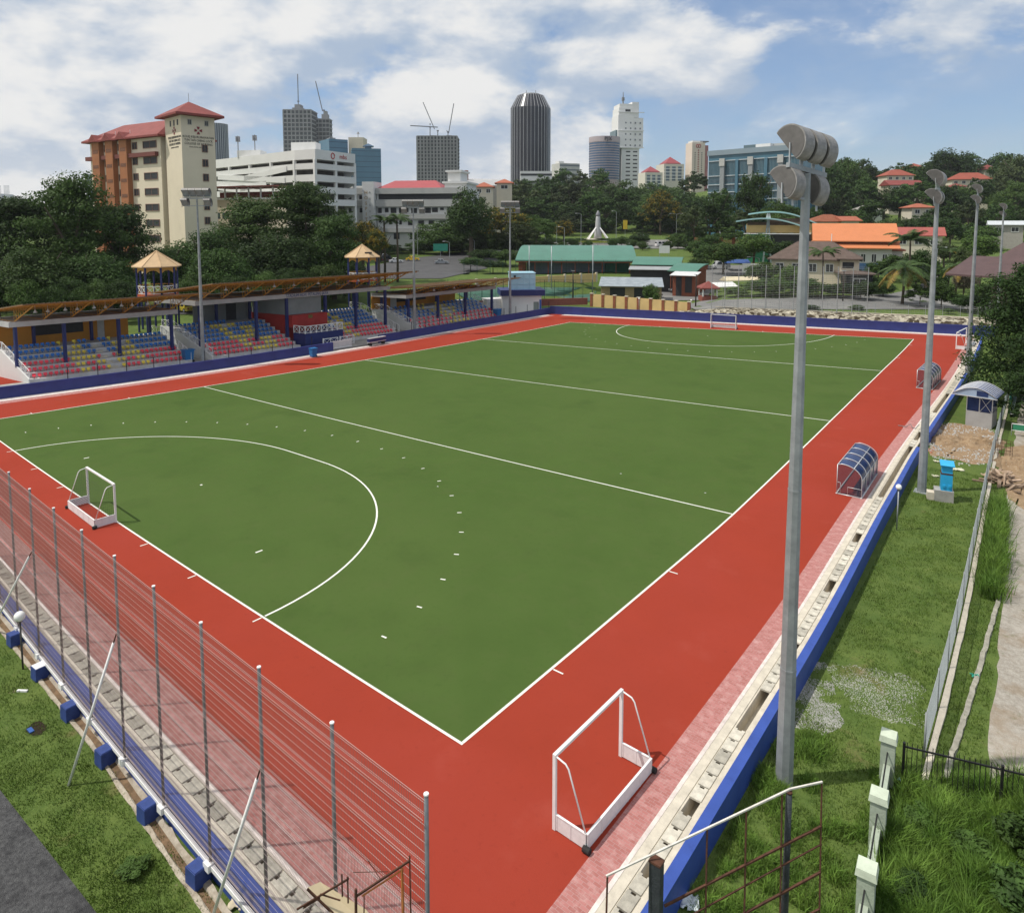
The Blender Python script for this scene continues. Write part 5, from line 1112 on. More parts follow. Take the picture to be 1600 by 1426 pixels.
# vehicles -----------------------------------------------------------------
tyre = mat('car_tyre', (.018, .018, .018), .8); cglass = mat('car_glass', (.02, .025, .03), .08, .1, 1); hl = mat('headlamp_glass', (.6, .6, .6), .15); tl = mat('tail_lamp_red', (.4, .01, .01), .3)
def vehicle(label, kind, col, base, rz, cname, group=None):
    L_, W_, H_ = {'car': (4.3, 1.75, 1.45), 'suv': (4.6, 1.85, 1.75), 'van': (4.9, 1.85, 2.05), 'lorry': (5.6, 2.0, 2.5)}[kind]
    paint = mat('paint_' + cname, col, .3, .04, 1); g = thing({'car': 'parked_car', 'suv': 'parked_car', 'van': 'delivery_van', 'lorry': 'small_lorry'}[kind], label, {'car': 'car', 'suv': 'car', 'van': 'van', 'lorry': 'lorry'}[kind], base, rz, group); h = L_ / 2; w = W_ / 2
    if kind in ('car', 'suv'):
        b = H_ * .58; low = [(-h, .32), (-h * .98, b * .9), (-h * .62, b), (h * .42, b), (h * .93, b * .82), (h, .5), (h * .97, .28), (-h * .95, .26)]
        cab = [(-h * (.8 if kind == 'suv' else .72), b + .002), (-h * (.68 if kind == 'suv' else .45), H_ - .05), (-h * .35, H_), (h * .08, H_ - .02), (h * .2, H_ - .08), (h * .45, b + .002)]
    else:
        b = H_ * .52; low = [(-h, .35), (-h, b), (h * .75, b), (h * .98, b * .8), (h, .4), (h * .97, .3), (-h * .97, .3)]; cab = [(-h, b + .002), (-h * .99, H_ - .06), (-h * .9, H_), (h * .42, H_), (h * .52, H_ - .08), (h * .74, b + .002)]
    m = MB(); m.prism(low, 'y', -w, w); m.build('body', paint, g)
    m = MB(); n = len(cab); i = [m.vert(x, -w * .97 + (.16 if z > b + .1 else 0), z) for x, z in cab]; j = [m.vert(x, w * .97 - (.16 if z > b + .1 else 0), z) for x, z in cab]
    for k in range(n): m.face((i[k], i[(k + 1) % n], j[(k + 1) % n], j[k]))
    m.face(i[::-1]); m.face(j); m.build('cabin', paint, g)
    zc0, zc1 = b + .08, H_ - .14; x0, x1 = cab[0][0], cab[-1][0]
    for s in (-1, 1):
        m = MB(); spans = ((.16, .46), (.5, .8)) if kind != 'lorry' else ((.6, .82),)
        for a, c in spans:
            q = [(lerp(x0, x1, a), zc0), (lerp(x0, x1, c + .04), zc0), (lerp(x0, x1, c - .06), zc1), (lerp(x0, x1, a + .03), zc1)]; ww = lambda z: s * (w * .97 - .16 * (z - b) / (H_ - .05 - b) + .012); m.face([m.vert(x, ww(z), z) for x, z in (q if s < 0 else q[::-1])])
        m.build('side_window', cglass, g)
    f0, f1 = cab[-2], cab[-1]; m = MB(); m.quad((lerp(f1[0], f0[0], .1) + .02, -w * .84, lerp(f1[1], f0[1], .1)), (lerp(f1[0], f0[0], .1) + .02, w * .84, lerp(f1[1], f0[1], .1)), (lerp(f1[0], f0[0], .92) + .02, w * .74, lerp(f1[1], f0[1], .92)), (lerp(f1[0], f0[0], .92) + .02, -w * .74, lerp(f1[1], f0[1], .92))); m.build('windscreen', cglass, g)
    f1, f0 = cab[0], cab[1]; m = MB(); m.quad((lerp(f1[0], f0[0], .2) - .02, w * .82, lerp(f1[1], f0[1], .2)), (lerp(f1[0], f0[0], .2) - .02, -w * .82, lerp(f1[1], f0[1], .2)), (lerp(f1[0], f0[0], .9) - .02, -w * .72, lerp(f1[1], f0[1], .9)), (lerp(f1[0], f0[0], .9) - .02, w * .72, lerp(f1[1], f0[1], .9))); m.build('rear_window', cglass, g)
    for x in (-h * .6, h * .6):
        for s in (-1, 1): m = MB().tube([(x, s * (w - .2), .32), (x, s * (w + .012), .32)], .32, 14); o = m.build('wheel', tyre, g); MB().tube([(x, s * (w + .013), .32), (x, s * (w + .02), .32)], .18, 10).build('rim', steel, o)
    for s in (-1, 1): MB().box(h * .95, h + .012, s * w * .72 - .17, s * w * .72 + .17, b * .62, b * .8).build('headlight', hl, g); MB().box(-h - .012, -h * .97, s * w * .78 - .12, s * w * .78 + .12, b * .66, b * .9).build('tail_light', tl, g)
    return g
def car(label, kind, col, px, py, ang, cname):
    p = GB(px, py); p.z = hz(p.x, p.y) + .13; return vehicle(label, kind, col, p, YAW + R(ang), cname)
car('yellow taxi partly hidden behind the roof of the left grandstand', 'car', (.62, .5, .06), 287, 488, 150, 'taxi_yellow')
car('white saloon car on the road behind the second look-out hut', 'car', (.66, .66, .66), 619, 411, 12, 'white')
car('bright yellow taxi on the road right of the white saloon', 'car', (.75, .5, .02), 645, 408, 5, 'bright_yellow')
car('dark van parked left of the white saloon behind the stand roof', 'van', (.03, .03, .035), 603, 410, 60, 'black')
car('white car with a dark red rear on the road by the green road sign', 'car', (.6, .6, .62), 743, 412, 25, 'white_grey')
car('silver grey car waiting on the dark road below the sign', 'car', (.3, .32, .34), 690, 413, 8, 'silver_grey')
car('white hatchback at the edge of the dark road behind the hut', 'car', (.7, .7, .7), 598, 404, 160, 'hatch_white')
car('white delivery van on the far road right of the rocket monument', 'van', (.72, .72, .72), 1034, 386, 15, 'van_white')
car('silver car on the roundabout in front of the rocket monument', 'car', (.42, .43, .45), 933, 389, 5, 'silver')
car('white taxi with green bonnet on the road below the white van', 'car', (.5, .6, .5), 1008, 389, 8, 'pale_green')
car('white box lorry at the roadside under the yellow banner', 'lorry', (.7, .7, .7), 1004, 376, 70, 'lorry_white')
car('small yellow van parked on the far road below the trees', 'van', (.6, .38, .03), 1053, 377, 30, 'van_yellow')
car('white sport utility car parked in the car park behind the yellow wall', 'suv', (.68, .68, .68), 1047, 453, 195, 'suv_white')
car('dark grey saloon parked in front of the white one in the car park', 'suv', (.045, .05, .058), 1062, 458, 190, 'dark_grey')
car('white passenger van parked beside the blue tarpaulin', 'van', (.72, .72, .72), 1125, 421, 180, 'bus_white')
car('silver sport utility car parked on the terrace above the red brick wall', 'suv', (.36, .37, .37), 1148, 374, 180, 'suv_silver')
car('white car parked under the leafy tree at the far road', 'car', (.72, .72, .72), 1536, 478, 20, 'white_far')
car('white car on the driveway behind the second mast on the right', 'car', (.6, .6, .6), 1468, 437, 100, 'white_drive')
car('dark car parked at the left edge of the car park', 'car', (.03, .03, .03), 1024, 466, 60, 'black_small')
# rocket monument
def rocket():
    p = GB(934, 374); D = dep(p); H = zpx(934, 329, D) - p.z; g = thing('rocket_monument', 'pale rocket shaped monument on splayed white legs at the roundabout', 'monument', p, YAW + .4); gm = mat('grey_monument', (.42, .42, .43), .6, .12, .5)
    MB().lathe([(1.9, 0), (1.55, H * .2), (1.2, H * .45), (.95, H * .76), (.85, H * .79)], 14).build('shaft', gm, g, True); MB().lathe([(.85, H * .792), (1.05, H * .83), (1.0, H * .87), (.55, H * .95), (.08, H)], 14).build('nose_cone', mat('dark_monument_tip', (.2, .2, .22), .5), g, True)
    for a in (20, 110, 200, 290): MB().bar((1.0 * math.cos(R(a)), 1.0 * math.sin(R(a)), H * .42), (6.2 * math.cos(R(a)), 6.2 * math.sin(R(a)), .1), .5, .35).build('leg', white_p, g)
    MB().lathe([(7, -.3), (7, .25)], 24).build('base', concl, g)
rocket()
# roundabout hedge / flower beds
# street lamps and poles
def lampost(label, px, py, D, pyt, double=False, arm=2.2, col=steel):
    p = Q(px, D); p.z = hz(p.x, p.y); H = zpx(px, pyt, D) - p.z; g = thing('street_lamp', label, 'street lamp', p, YAW); MB().tube([(0, 0, 0), (0, 0, H)], [.11, .07], 6).build('pole', col, g)
    for s in ((-1, 1) if double else (-1,)): m = MB().tube([(0, 0, H - .02), (s * arm * .5, 0, H + .3), (s * arm, 0, H + .4)], .05, 6); o = m.build('arm', col, g); MB().box(min(s * arm, s * (arm + .8)), max(s * arm, s * (arm + .8)), -.16, .16, H + .3, H + .44).build('lamp_head', white_p, o)
    return g
lampost('double armed street lamp in front of the dark trees right of the white van', 1057, 380, 330, 335, True, 2.6)
lampost('street lamp left of the far white canopy, between houses and trees', 1188, 440, 175, 404)
lampost('street lamp with a long white head behind the second right mast', 1467, 440, 165, 389, False, -2.2)
for px, D, pt in ((652, 240, 341), (741, 230, 376), (702, 225, 379), (870, 250, 352), (882, 235, 356), (963, 320, 331), (852, 250, 366), (908, 260, 335)): lampost('thin grey street lamp along the roads around the roundabout', px, 400, D, pt, False, 1.4)['group'] = 'street lamps around the roundabout'
for px, pt, D, lb in ((827, 384, 150, 'grey court light pole left of the sports hall front'), (862, 385, 148, 'grey court light pole with white top bracket in front of the sports hall'), (927, 383, 146, 'grey court light pole at the middle of the sports hall'), (896, 424, 140, 'dark wooden pole at the court corner by the yellow wall'), (1090, 430, 128, 'dark wooden pole at the left end of the tall wire fence'), (1322, 424, 128, 'dark wooden pole at the right end of the tall wire fence')):
    p = Q(px, D); p.z = hz(p.x, p.y); H = zpx(px, pt, D) - p.z; g = thing('utility_pole', lb, 'pole', p); w_ = 'wooden' in lb; MB().tube([(0, 0, -.2), (0, 0, H)], [.14, .1] if w_ else .09, 8).build('pole', mat('dark_timber', (.05, .04, .035), .9) if w_ else steel, g, True); MB().box(-.4, .4, -.06, .06, H + .002, H + .09).build('crossarm', steel, g)
def sign(label, px, pyb, D, w, h, pyt, m, text=None, tcol=None, posts=1, name='road_sign', ts=.5):
    p = Q(px, D); p.z = hz(p.x, p.y); z = zpx(px, pyt, D) - p.z; g = thing(name, label, 'sign', p, YAW)
    for k in range(posts): x = 0 if posts == 1 else lerp(-w / 2 + .2, w / 2 - .2, k); MB().tube([(x, .08, -.2), (x, .08, z - .1)], .07, 6).build('post', steel, g)
    s = MB().box(-w / 2, w / 2, -.04, .01, z - h, z).build('panel', m, g)
    if text: text_mesh(text, ts, 'lettering', tcol, g, (0, -.05, z - h / 2), (R(90), 0, 0), .005)
    return g, z
sign('green direction sign over the dark road by the far grandstand', 688, 400, 215, 4.4, 2.2, 381, mat('sign_green', (.02, .22, .15), .5))
sign('white notice board on two posts behind the low green roofs', 1039, 400, 215, 3.2, 2.3, 384, white_p, None, None, 2, 'notice_board')
sign('yellow vertical banner on a pole by the far road', 977, 370, 330, 2.0, 4.2, 344, mat('banner_yellow', (.6, .42, .03), .6), name='banner')
gg, z = sign('white banner with a red ring emblem beside the cream awning', 1178, 425, 170, 5.0, 2.2, 412, white_p, None, None, 2, 'notice_board')
m = MB(); m.tube([(.1 + .62 * math.cos(R(a)), -.06, z - 1.1 + .62 * math.sin(R(a))) for a in fr(0, 345, 23)] , .09, 5); m.bar((-.5 + .2, -.06, z - 1.1), (.5, -.06, z - 1.1), .12); m.build('ring_emblem', mat('emblem_red', (.45, .05, .06), .6), gg)
sign('white sheet sign hung by the road left of the far grandstand roof end', 733, 415, 205, 2.2, 2.0, 407, white_p)
# ---------------------------------------------------------------- town buildings
def face_windows(g, m, L, z0, z1, cols, rows, wf=.5, hf=.5, y=-.04, x0=0., x1=None, name='window', fm=None):
    """window openings on the front face; each a part, its pane a sub-part when a frame material is given"""
    x1 = L if x1 is None else x1
    for i in range(cols):
        for j in range(rows):
            a = lerp(x0, x1, (i + .5 - wf / 2) / cols); b = lerp(x0, x1, (i + .5 + wf / 2) / cols); c = lerp(z0, z1, (j + .5 - hf / 2) / rows); d = lerp(z0, z1, (j + .5 + hf / 2) / rows)
            if fm:
                mb = MB(); t = .14; mb.box(a - t, b + t, y - .1, y, c - t, c); mb.box(a - t, b + t, y - .1, y, d, d + t); mb.box(a - t, a, y - .1, y, c, d); mb.box(b, b + t, y - .1, y, c, d); mb.box((a + b) / 2 - .05, (a + b) / 2 + .05, y - .06, y, c, d); o = mb.build(name, fm, g); MB().box(a, b, y + .001, y + .03, c, d).build('pane', m, o)
            else: MB().box(a, b, y, y + .03, c, d).build(name, m, g)
def bands(g, m, L, z0, z1, n, hf, y, x0=0., x1=None, name='window_band'):
    x1 = L if x1 is None else x1
    for j in range(n): MB().box(x0, x1, y, y + .05, lerp(z0, z1, (j + .5 - hf / 2) / n), lerp(z0, z1, (j + .5 + hf / 2) / n)).build(name, m, g)
def site(name, label, cat, px0, D0, px1, D1):
    A, B = Q(px0, D0), Q(px1, D1); z = min(hz(A.x, A.y), hz(B.x, B.y)) - 1.5; g, L = frameT(name, label, cat, A, B, z=z); return g, L, lambda py, D=None: zpx((px0 + px1) / 2, py, D or (D0 + D1) / 2) - z
redtile = mat('red_clay_tiles', (.21, .047, .04), .75, .16, .6); brownt = mat('dark_red_trim', (.16, .05, .04), .8, .1, 1); orp = mat('orange_brown_bay', (.33, .13, .055), .8, .12, .4)
nur_w = mat('warm_cream_wall', (.66, .58, .45), .85, .06, .12); wear(nur_w, (.5, .44, .34), .25, .58, .75, .5)
# 1 nursing college
def college():
    D = 165.; A = Q(289, D); base = min(hz(A.x, A.y), 3) - 1
    V = Vector((-math.sin(YAW), math.cos(YAW), 0)); B = A + CR * 5.4 + V * 5.6; g, L = frameT('college_tower', 'cream college tower with red pyramid roof, emblem and black lettering', 'building', A, B, z=base); d = 9.6
    zt = zpx(290, 182, D) - base; MB().box(0, L, 0, d, 0, zt).build('wall', nur_w, g)
    m = MB(); m.hip(-1.7, L + 1.7, -1.7, d + 1.7, zt + .003, zt + 4.0, .5, L / 2 + 1.69); m.build('roof', redtile, g); m = MB(); m.tube([(L / 2, d / 2, zt + 3.8), (L / 2, d / 2, zt + 6)], .06, 5); m.build('lightning_rod', steel, g)
    fl = 3.45; ztop = zpx(290, 205, D) - base
    face_windows(g, dark_m, L, zt - 2.2, zt - .6, 2, 1, .16, .6, fm=conc)
    for k in range(6): z = zpx(315, 233, D + 3) - base - k * 3.38; face_windows(g, dark_m, L, z - .75, z + .75, 1, 1, .22, 1, x0=L * .35, x1=L, fm=mat('brown_window_frame', (.22, .13, .1), .7))
    dk = mat('black_lettering', (.02, .02, .02), .6); em = mat('dark_red_emblem', (.22, .03, .04), .6)
    def texts(loc, rot, s, w):
        for k, (t, sz) in enumerate((('KOLEJ KEJURURAWATAN', .74), ('TUN TAN CHENG LOCK', .74), ('COLLEGE OF NURSING', .74), ('ASSUNTA HOSPITAL', .4))):
            o = text_mesh(t, sz, 'lettering', dk, g, loc(zt - 4.75 - k * .78), rot, .02); o.scale.x = w / max(.1, o.dimensions.x) * (1, .92, .9, .62)[k]
        m = MB(); p = Vector(loc(zt - 3.2)); rz = Matrix.Rotation(rot[2], 3, 'Z')
        for a in (0, 90, 180, 270):
            for b in (.58,):
                c = Vector((math.cos(R(a)) * b * s, 0, math.sin(R(a)) * b)); q = [(-.36, 0, .3), (.36, 0, .3), (.15, 0, -.3), (-.15, 0, -.3)]; ca, sa = math.cos(R(a - 90)), math.sin(R(a - 90))
                pts = [p + rz @ (c + Vector((x * ca - z * sa, 0, x * sa + z * ca))) for x, _, z in q]; n = rz @ Vector((0, -.06, 0)); i = [m.vert(v) for v in pts]; j = [m.vert(v + n) for v in pts]; m.face(i); m.face(j[::-1])
                for t in range(4): m.face((i[t], j[t], j[(t + 1) % 4], i[(t + 1) % 4]))
        m.build('cross_emblem', em, g)
    texts(lambda z: (L / 2, -.03, z), (R(90), 0, 0), 1, L * .92)
    texts(lambda z: (-.03, d * .42, z), (R(90), 0, R(-90)), 1, d * .78)
    for k in range(3): m = MB().box(-.06, -.01, d * (.2 + .22 * k) - .35, d * (.2 + .22 * k) + .35, zt - 2.1, zt - .8); m.build('window', dark_m, g)
    # wing
    A, B = Q(147, 188), Q(256, 172); base2 = base; g, L = frameT('college_wing', 'long cream college wing with orange bays and red tiled roof, left of the tower', 'building', A, B, z=base2); d = 13
    ze = zpx(200, 221, 180) - base2; MB().box(0, L, 0, d, 0, ze).build('wall', nur_w, g); MB().hip(-1.2, L + 1.5, -1.6, d + 1.5, ze + .003, ze + 5.2, .45, 6).build('roof', redtile, g)
    fl = ze / 9.2
    for k, f in enumerate((.10, .30, .50)):
        x = L * f; m = MB(); m.box(x, x + L * .105, -1.3, -.003, 0, ze - .01); b = m.build('orange_bay', orp, g); xm = x + L * .0525
        m = MB(); m.prism([(x - .5, ze + .02), (x + L * .105 + .5, ze + .02), (xm, ze + 1.9)], 'y', -2.1, 2.0); m.build('bay_gable', redtile, b)
        for j in range(6): z = ze - 1.1 - (j + .35) * fl; MB().box(x + .4, x + L * .105 - .4, -1.34, -1.303, z - .42, z + .42).build('grille', mat('brown_grille', (.16, .07, .04), .8, .4, 3), b)
    wf_ = mat('brown_window_frame', (.22, .13, .1), .7)
    for j in range(7):
        z = ze - 1.6 - j * fl
        for (f0, f1) in ((.215, .29), (.415, .49), (.62, .69), (.76, .96)): face_windows(g, dark_m, L, z - .75, z + .75, 1, 1, .86, 1, x0=L * f0, x1=L * f1, fm=wf_)
    MB().box(-.9, L * .97, -.95, -.004, ze - 4.5, ze - 3.5).build('tiled_band', brownt, g); MB().box(L * .78, L + .6, -1.5, -.004, 4.6, 5.5).build('porch_roof', redtile, g)
    for f in (.18, .36, .57): m = MB().tube([(L * f, .5, ze + 1), (L * f, .5, ze + 2.6)], .05, 5); m.build('vent_pipe', white_p, g)
college()
# 2 white multi storey car park
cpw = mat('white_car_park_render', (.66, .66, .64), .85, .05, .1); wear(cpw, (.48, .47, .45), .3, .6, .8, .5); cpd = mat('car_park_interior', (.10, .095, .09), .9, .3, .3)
def carpark():
    pl_ = [(330, 250), (463, 214), (495, 210), (557, 226), (545, 262), (330, 290)]; pts = [Q(a, b) for a, b in pl_]; z0 = 3.; g = thing('car_park', 'white multi-storey car park with sloping ramps and a small red logo', 'car park', (pts[1].x, pts[1].y, z0)); o = Vector((pts[1].x, pts[1].y, 0)); P2 = [p - o for p in pts]; c = sum(P2, Vector()) / 6
    ins = [p + (c - p).normalized() * 5 for p in P2]; zz = lambda py: zpx(480, py, 212) - z0
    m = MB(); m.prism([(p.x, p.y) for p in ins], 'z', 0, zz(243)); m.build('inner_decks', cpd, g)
    tops = [(235, 250), (256, 265), (273.5, 284), (292, 302), (311, 321)]
    for k, (a, b) in enumerate(tops):
        m = MB(); m.prism([(p.x, p.y) for p in P2], 'z', zz(b), zz(a)); m.build('deck_band', cpw, g)
    for i, (a, b) in enumerate(zip(P2[:3], P2[1:4])):
        n = (4, 1, 2)[i]
        for k in range(n + (i == 2)):
            p = a.lerp(b, k / n); q = p + (c - p).normalized() * .5; m = MB()
            m.box(q.x - .4, q.x + .4, q.y - .4, q.y + .4, 0, zz(tops[0][1]) - .004)
            m.build('column', cpw, g)
    # ramps seen between the bands of the left face
    a, b = P2[0], P2[1]; off = (a - b).cross(Vector((0, 0, 1))).normalized() * .25
    if off.dot(c - a) > 0: off = -off
    for (f0, y0, f1, y1) in ((.12, 262, .9, 276), (.12, 281, .75, 296), (.92, 258, .45, 268), (.7, 279, .4, 286)):
        p, q = a.lerp(b, f0) + off, a.lerp(b, f1) + off; h = 1.7; m = MB(); p0, q0 = Vector((p.x, p.y, zz(y0))), Vector((q.x, q.y, zz(y1))); n = -off * 2 if True else off; t = Vector((0, 0, h)); m.hexa([p0 - t, q0 - t, q0 - t + n * .6, p0 - t + n * .6, p0, q0, q0 + n * .6, p0 + n * .6]); m.build('ramp_parapet', cpw, g)
    f = lambda px, D: Q(px, D) - o
    for px0, px1, D, t, b in ((374, 410, 236, 224, 243), (458, 496, 226, 216, 238), (330, 370, 250, 236, 248)):
        p, q = f(px0, D), f(px1, D - 2); m = MB(); m.prism([(p.x, p.y), (q.x, q.y), (q.x - 4, q.y + 5), (p.x - 4, p.y + 5)], 'z', zz(236) + .003, zz(t)); m.build('roof_room', wht_wall, g)
    for px, t in ((376, 199), (402, 197), (475, 212)):
        p = f(px, 236); m = MB(); m.tube([(p.x, p.y, zz(236)), (p.x, p.y, zz(t))], .16, 6)
        for k in range(4): a_ = R(90 * k); m.box(p.x + .6 * math.cos(a_) - .16, p.x + .6 * math.cos(a_) + .16, p.y + .6 * math.sin(a_) - .16, p.y + .6 * math.sin(a_) + .16, zz(t + 9), zz(t + 1))
        m.box(p.x - .6, p.x + .6, p.y - .6, p.y + .6, zz(t + 10), zz(t + 9.4)); m.build('antenna', mat('grey_antenna', (.25, .26, .28), .6), g)
    p, q = P2[2], P2[3]; rz = rzof(p, q); lm = mat('red_logo', (.4, .03, .03), .6); t = p.lerp(q, .68); nrm = Vector((math.sin(rz), -math.cos(rz), 0)) * .06
    text_mesh('mbs', 2.0, 'logo_lettering', lm, g, (t.x + nrm.x, t.y + nrm.y, (zz(235) + zz(250)) / 2), (R(90), 0, rz), .03); t = p.lerp(q, .42); m = MB(); d = Vector((math.cos(rz), math.sin(rz), 0)); m.tube([t + nrm + d * (.75 * math.cos(R(a_))) + Vector((0, 0, (zz(235) + zz(250)) / 2 + .85 * math.sin(R(a_)))) for a_ in fr(0, 350, 14)], .16, 5); m.build('logo_ring', lm, g)
carpark()
g, L, zf = site('podium', 'cream podium with a dark red awning in front of the car park', 'building', 332, 196, 450, 186); zt = zf(309)
MB().box(0, L, 0, 12, 0, zt).build('wall', cream, g); MB().box(-.5, L * .95, -1.5, 8, zf(293), zf(291)).build('awning', brownt, g)
for k in range(7): x = lerp(.4, L - .8, k / 6); MB().box(x - .15, x + .15, .2, .5, zt + .003, zf(293.3)).build('awning_post', white_p, g)
face_windows(g, glass_m, L, zf(344), zf(330), 8, 1, .75, .7); MB().box(0, L, -.4, -.003, zf(312), zf(309.5)).build('ledge', white_p, g)
MB().box(1, L - 2, 2, 2.2, zt + .01, zt + 1.6).build('terrace_rail', mat('terrace_red', (.2, .05, .04), .8, .4, 1), g)
# 3 white block with red roof
def whiteblock():
    g, L, zf = site('office_block', 'white four storey block with dark window strips and a low red roof', 'building', 590, 264, 730, 258); z3 = zf(297); d = 20
    MB().box(0, L, 0, d, 0, z3).build('wall', wht_wall, g); gz = mat('grey_spandrel', (.46, .46, .44), .85, .08, .3)
    for a, b in ((294, 303), (312, 323), (335, 342), (357, 363)): MB().box(-.3, L + .3, -1.0, -.004, zf(b), zf(a)).build('spandrel', gz, g)
    MB().box(.6, L * .96, -.12, -.005, zf(311.5), zf(303.3)).build('window_strip', dark_m, g)
    r = random.Random(3)
    for (t, b, n) in ((324, 333, 13), (344, 352, 9), (364, 374, 6)):
        for k in range(n):
            x = lerp(1, L - 1.5, k / (n - 1)); w = r.choice((.48, .7, 1.1, 1.1)); h = r.choice((.5, .85, 1)); za = zf(t); zb_ = lerp(za, zf(b), h); MB().box(x - w, x + w, -.1, -.006, zb_, za - .15).build('window', dark_m, g)
    m = MB(); m.hip(-1.5, L * .72, 1, d - 1, z3 + .01, zf(280), .35, 5); m.build('roof', mat('light_red_metal_roof', (.34, .06, .065), .5, .08, .3), g)
    MB().box(L * .74, L * .98, 2, d - 2, z3 + .005, zf(287)).build('roof_room', wht_wall, g); MB().box(L * .72, L * 1.0, 1, d - 1, zf(287) + .003, zf(284)).build('roof_slab', wht_wall, g); MB().box(L * .76, L * .9, 4, d - 5, zf(284) + .006, zf(269)).build('lift_room', wht_wall, g); MB().box(L * .74, L * .92, 3, d - 4, zf(269) + .004, zf(266)).build('lift_cap', wht_wall, g)
    m = MB(); m.box(-5.0, -.45, -2.2, 6, 0, zf(284)); m.build('stair_tower', wht_wall, g)
    sg = mat('sign_ochre', (.45, .28, .08), .7)
    for k, c in enumerate('HOSPITAL'): text_mesh(c, 1.75, 'sign_letter', sg, g, (-3.5, -2.24, zf(301) - k * 1.98), (R(90), 0, 0), .02)
    for k, c in enumerate('ASSUNTA'): text_mesh(c, 1.1, 'sign_letter', mat('sign_grey', (.15, .15, .15), .7), g, (-2.0, -2.24, zf(301) - k * 2.3), (R(90), 0, 0), .02)
    MB().box(-13.6, -5.05, 0, d, 0, zf(290)).build('left_wing', wht_wall, g); MB().box(-13.8, -5.02, -.8, -.004, zf(303), zf(293)).build('spandrel', gz, g); MB().box(-13.8, -5.02, -.8, -.004, zf(322), zf(313)).build('spandrel', gz, g)
    for x in (-12.6, -10.7, -8.6, -6.4): MB().box(x - .6, x + .6, -.1, -.006, zf(311), zf(305)).build('window', dark_m, g); MB().box(x - .55, x + .55, -.1, -.006, zf(332), zf(325)).build('window', dark_m, g)
whiteblock()
# 4 towers
conx = mat('raw_concrete_frame', (.25, .255, .26), .9, .2, .05); cond = mat('dark_frame_bay', (.06, .066, .074), .9, .3, .08)
def crane(label, px, pyb, D, top, jib, red=False):
    p = Q(px, D); zb = zpx(px, pyb, D); g = thing('tower_crane', label, 'crane', (p.x, p.y, zb)); m_ = mat('crane_steel', (.12, .13, .15), .7); o = Vector(g.location); s = D / 1107
    a = P(px, pyb + 4, D) - o; b = P(*top, D) - o; MB().bar(a, b, 1.1 * s * .9).build('mast', m_, g)
    for (x0, y0, x1, y1, w) in jib: MB().bar(P(x0, y0, D) - o, P(x1, y1, D) - o, w * s).build('jib', m_, g)
    MB().box(b.x - 1.2 * s, b.x + 1.2 * s, b.y - 1.2 * s, b.y + 1.2 * s, b.z - 1.4 * s, b.z + .3 * s).build('cab', m_, g)
def framework(label, px0, px1, D, pyt, floors, cols, crown=None):
    g, L, zf = site('unfinished_tower', label, 'tower', px0, D, px1, D); zt = zf(pyt); zb = zf(285); d = L * .9
    MB().box(.6, L - .6, .6, d - .6, 0, zt).build('core', cond, g); m = MB(); h = (zt - zb) / floors
    for k in range(floors + 1): z = zb + k * h; m.box(0, L, 0, d, z - h * .16, z + h * .12)
    m.build('floor_slabs', conx, g); m = MB()
    for k in range(cols + 1): x = lerp(0, L, k / cols); w = L * .02; m.box(x - w, x + w, .05, .55, 0, zt)
    m.build('column_grid', conx, g)
    for (a, b, t0, t1) in crown or (): MB().box(L * a, L * b, d * .3, d * .7, zf(t0), zf(t1)).build('crown_block', conx, g)
framework('darker unfinished concrete tower with scaffolding, left of the slimmer one', 447, 490, 1150, 174, 17, 7, [(.25, .62, 174, 169), (.34, .55, 169, 164)]); framework('slim unfinished tower with stepped crown beside the wider one', 496, 518, 1180, 188, 15, 4, [(.4, .85, 188, 180), (.55, .75, 180, 175)])
framework('broad unfinished concrete block with cranes on its roof', 653, 715, 820, 214, 13, 12, [(.3, .45, 214, 211), (.7, .85, 214, 211)])
crane('thin upright crane on the wider unfinished tower', 466, 168, 1150, (466, 158), [(466, 160, 465, 116, 1.0)]); crane('crane with steep jib on the slim unfinished tower', 506, 182, 1180, (506, 172), [(504, 174, 493, 127, 1.0), (506, 174, 511, 178, 1.4)])
crane('flat top crane with a level jib on the broad unfinished block', 672, 213, 820, (672, 198), [(641, 196.5, 684, 199, 1.3), (672, 196, 672, 193, 1)]); crane('luffing crane leaning left on the broad unfinished block', 684, 213, 820, (684, 204), [(679, 202, 661, 160, 1.0)]); crane('luffing crane leaning right on the broad unfinished block', 700, 213, 820, (700, 206), [(701, 208, 709, 162, 1.0), (700, 208, 698, 204, 1)])
def roundtower(name, label, px0, px1, D, pyt, shade, fin, nf, fw, taper=None, fins_h=1., n=48):
    p = Q((px0 + px1) / 2, D); z = hz(p.x, p.y) - 2; g = thing(name, label, 'tower', (p.x, p.y, z), YAW); r = (px1 - px0) / 2 / FPX * D; zt = zpx((px0 + px1) / 2, pyt, D) - z; prof = [(r * .965, 0)] + ([(r * .965, taper[0](z)), (r * taper[1], zt)] if taper else [(r * .965, zt)])
    MB().lathe(prof, n).build('glass_body', shade, g)
    for k in range(nf):
        a = 2 * math.pi * (k + .5) / nf; c, s = math.cos(a), math.sin(a); m = MB(); w = fw * r; path = [(rr + .03 * r, zz) for rr, zz in prof]; pts = []
        for (r0, z0), (r1, z1) in zip(path, path[1:]): m.bar((r0 * c, r0 * s, z0), (r1 * c, r1 * s, z1), w, w, (c, s, 0))
        m.build('fin', fin, g)
    return g, r, zt
dkglass = mat('black_tower_glass', (.018, .02, .03), .25, .3, .05); finw = mat('white_fin', (.42, .42, .44), .6, .05, .1)
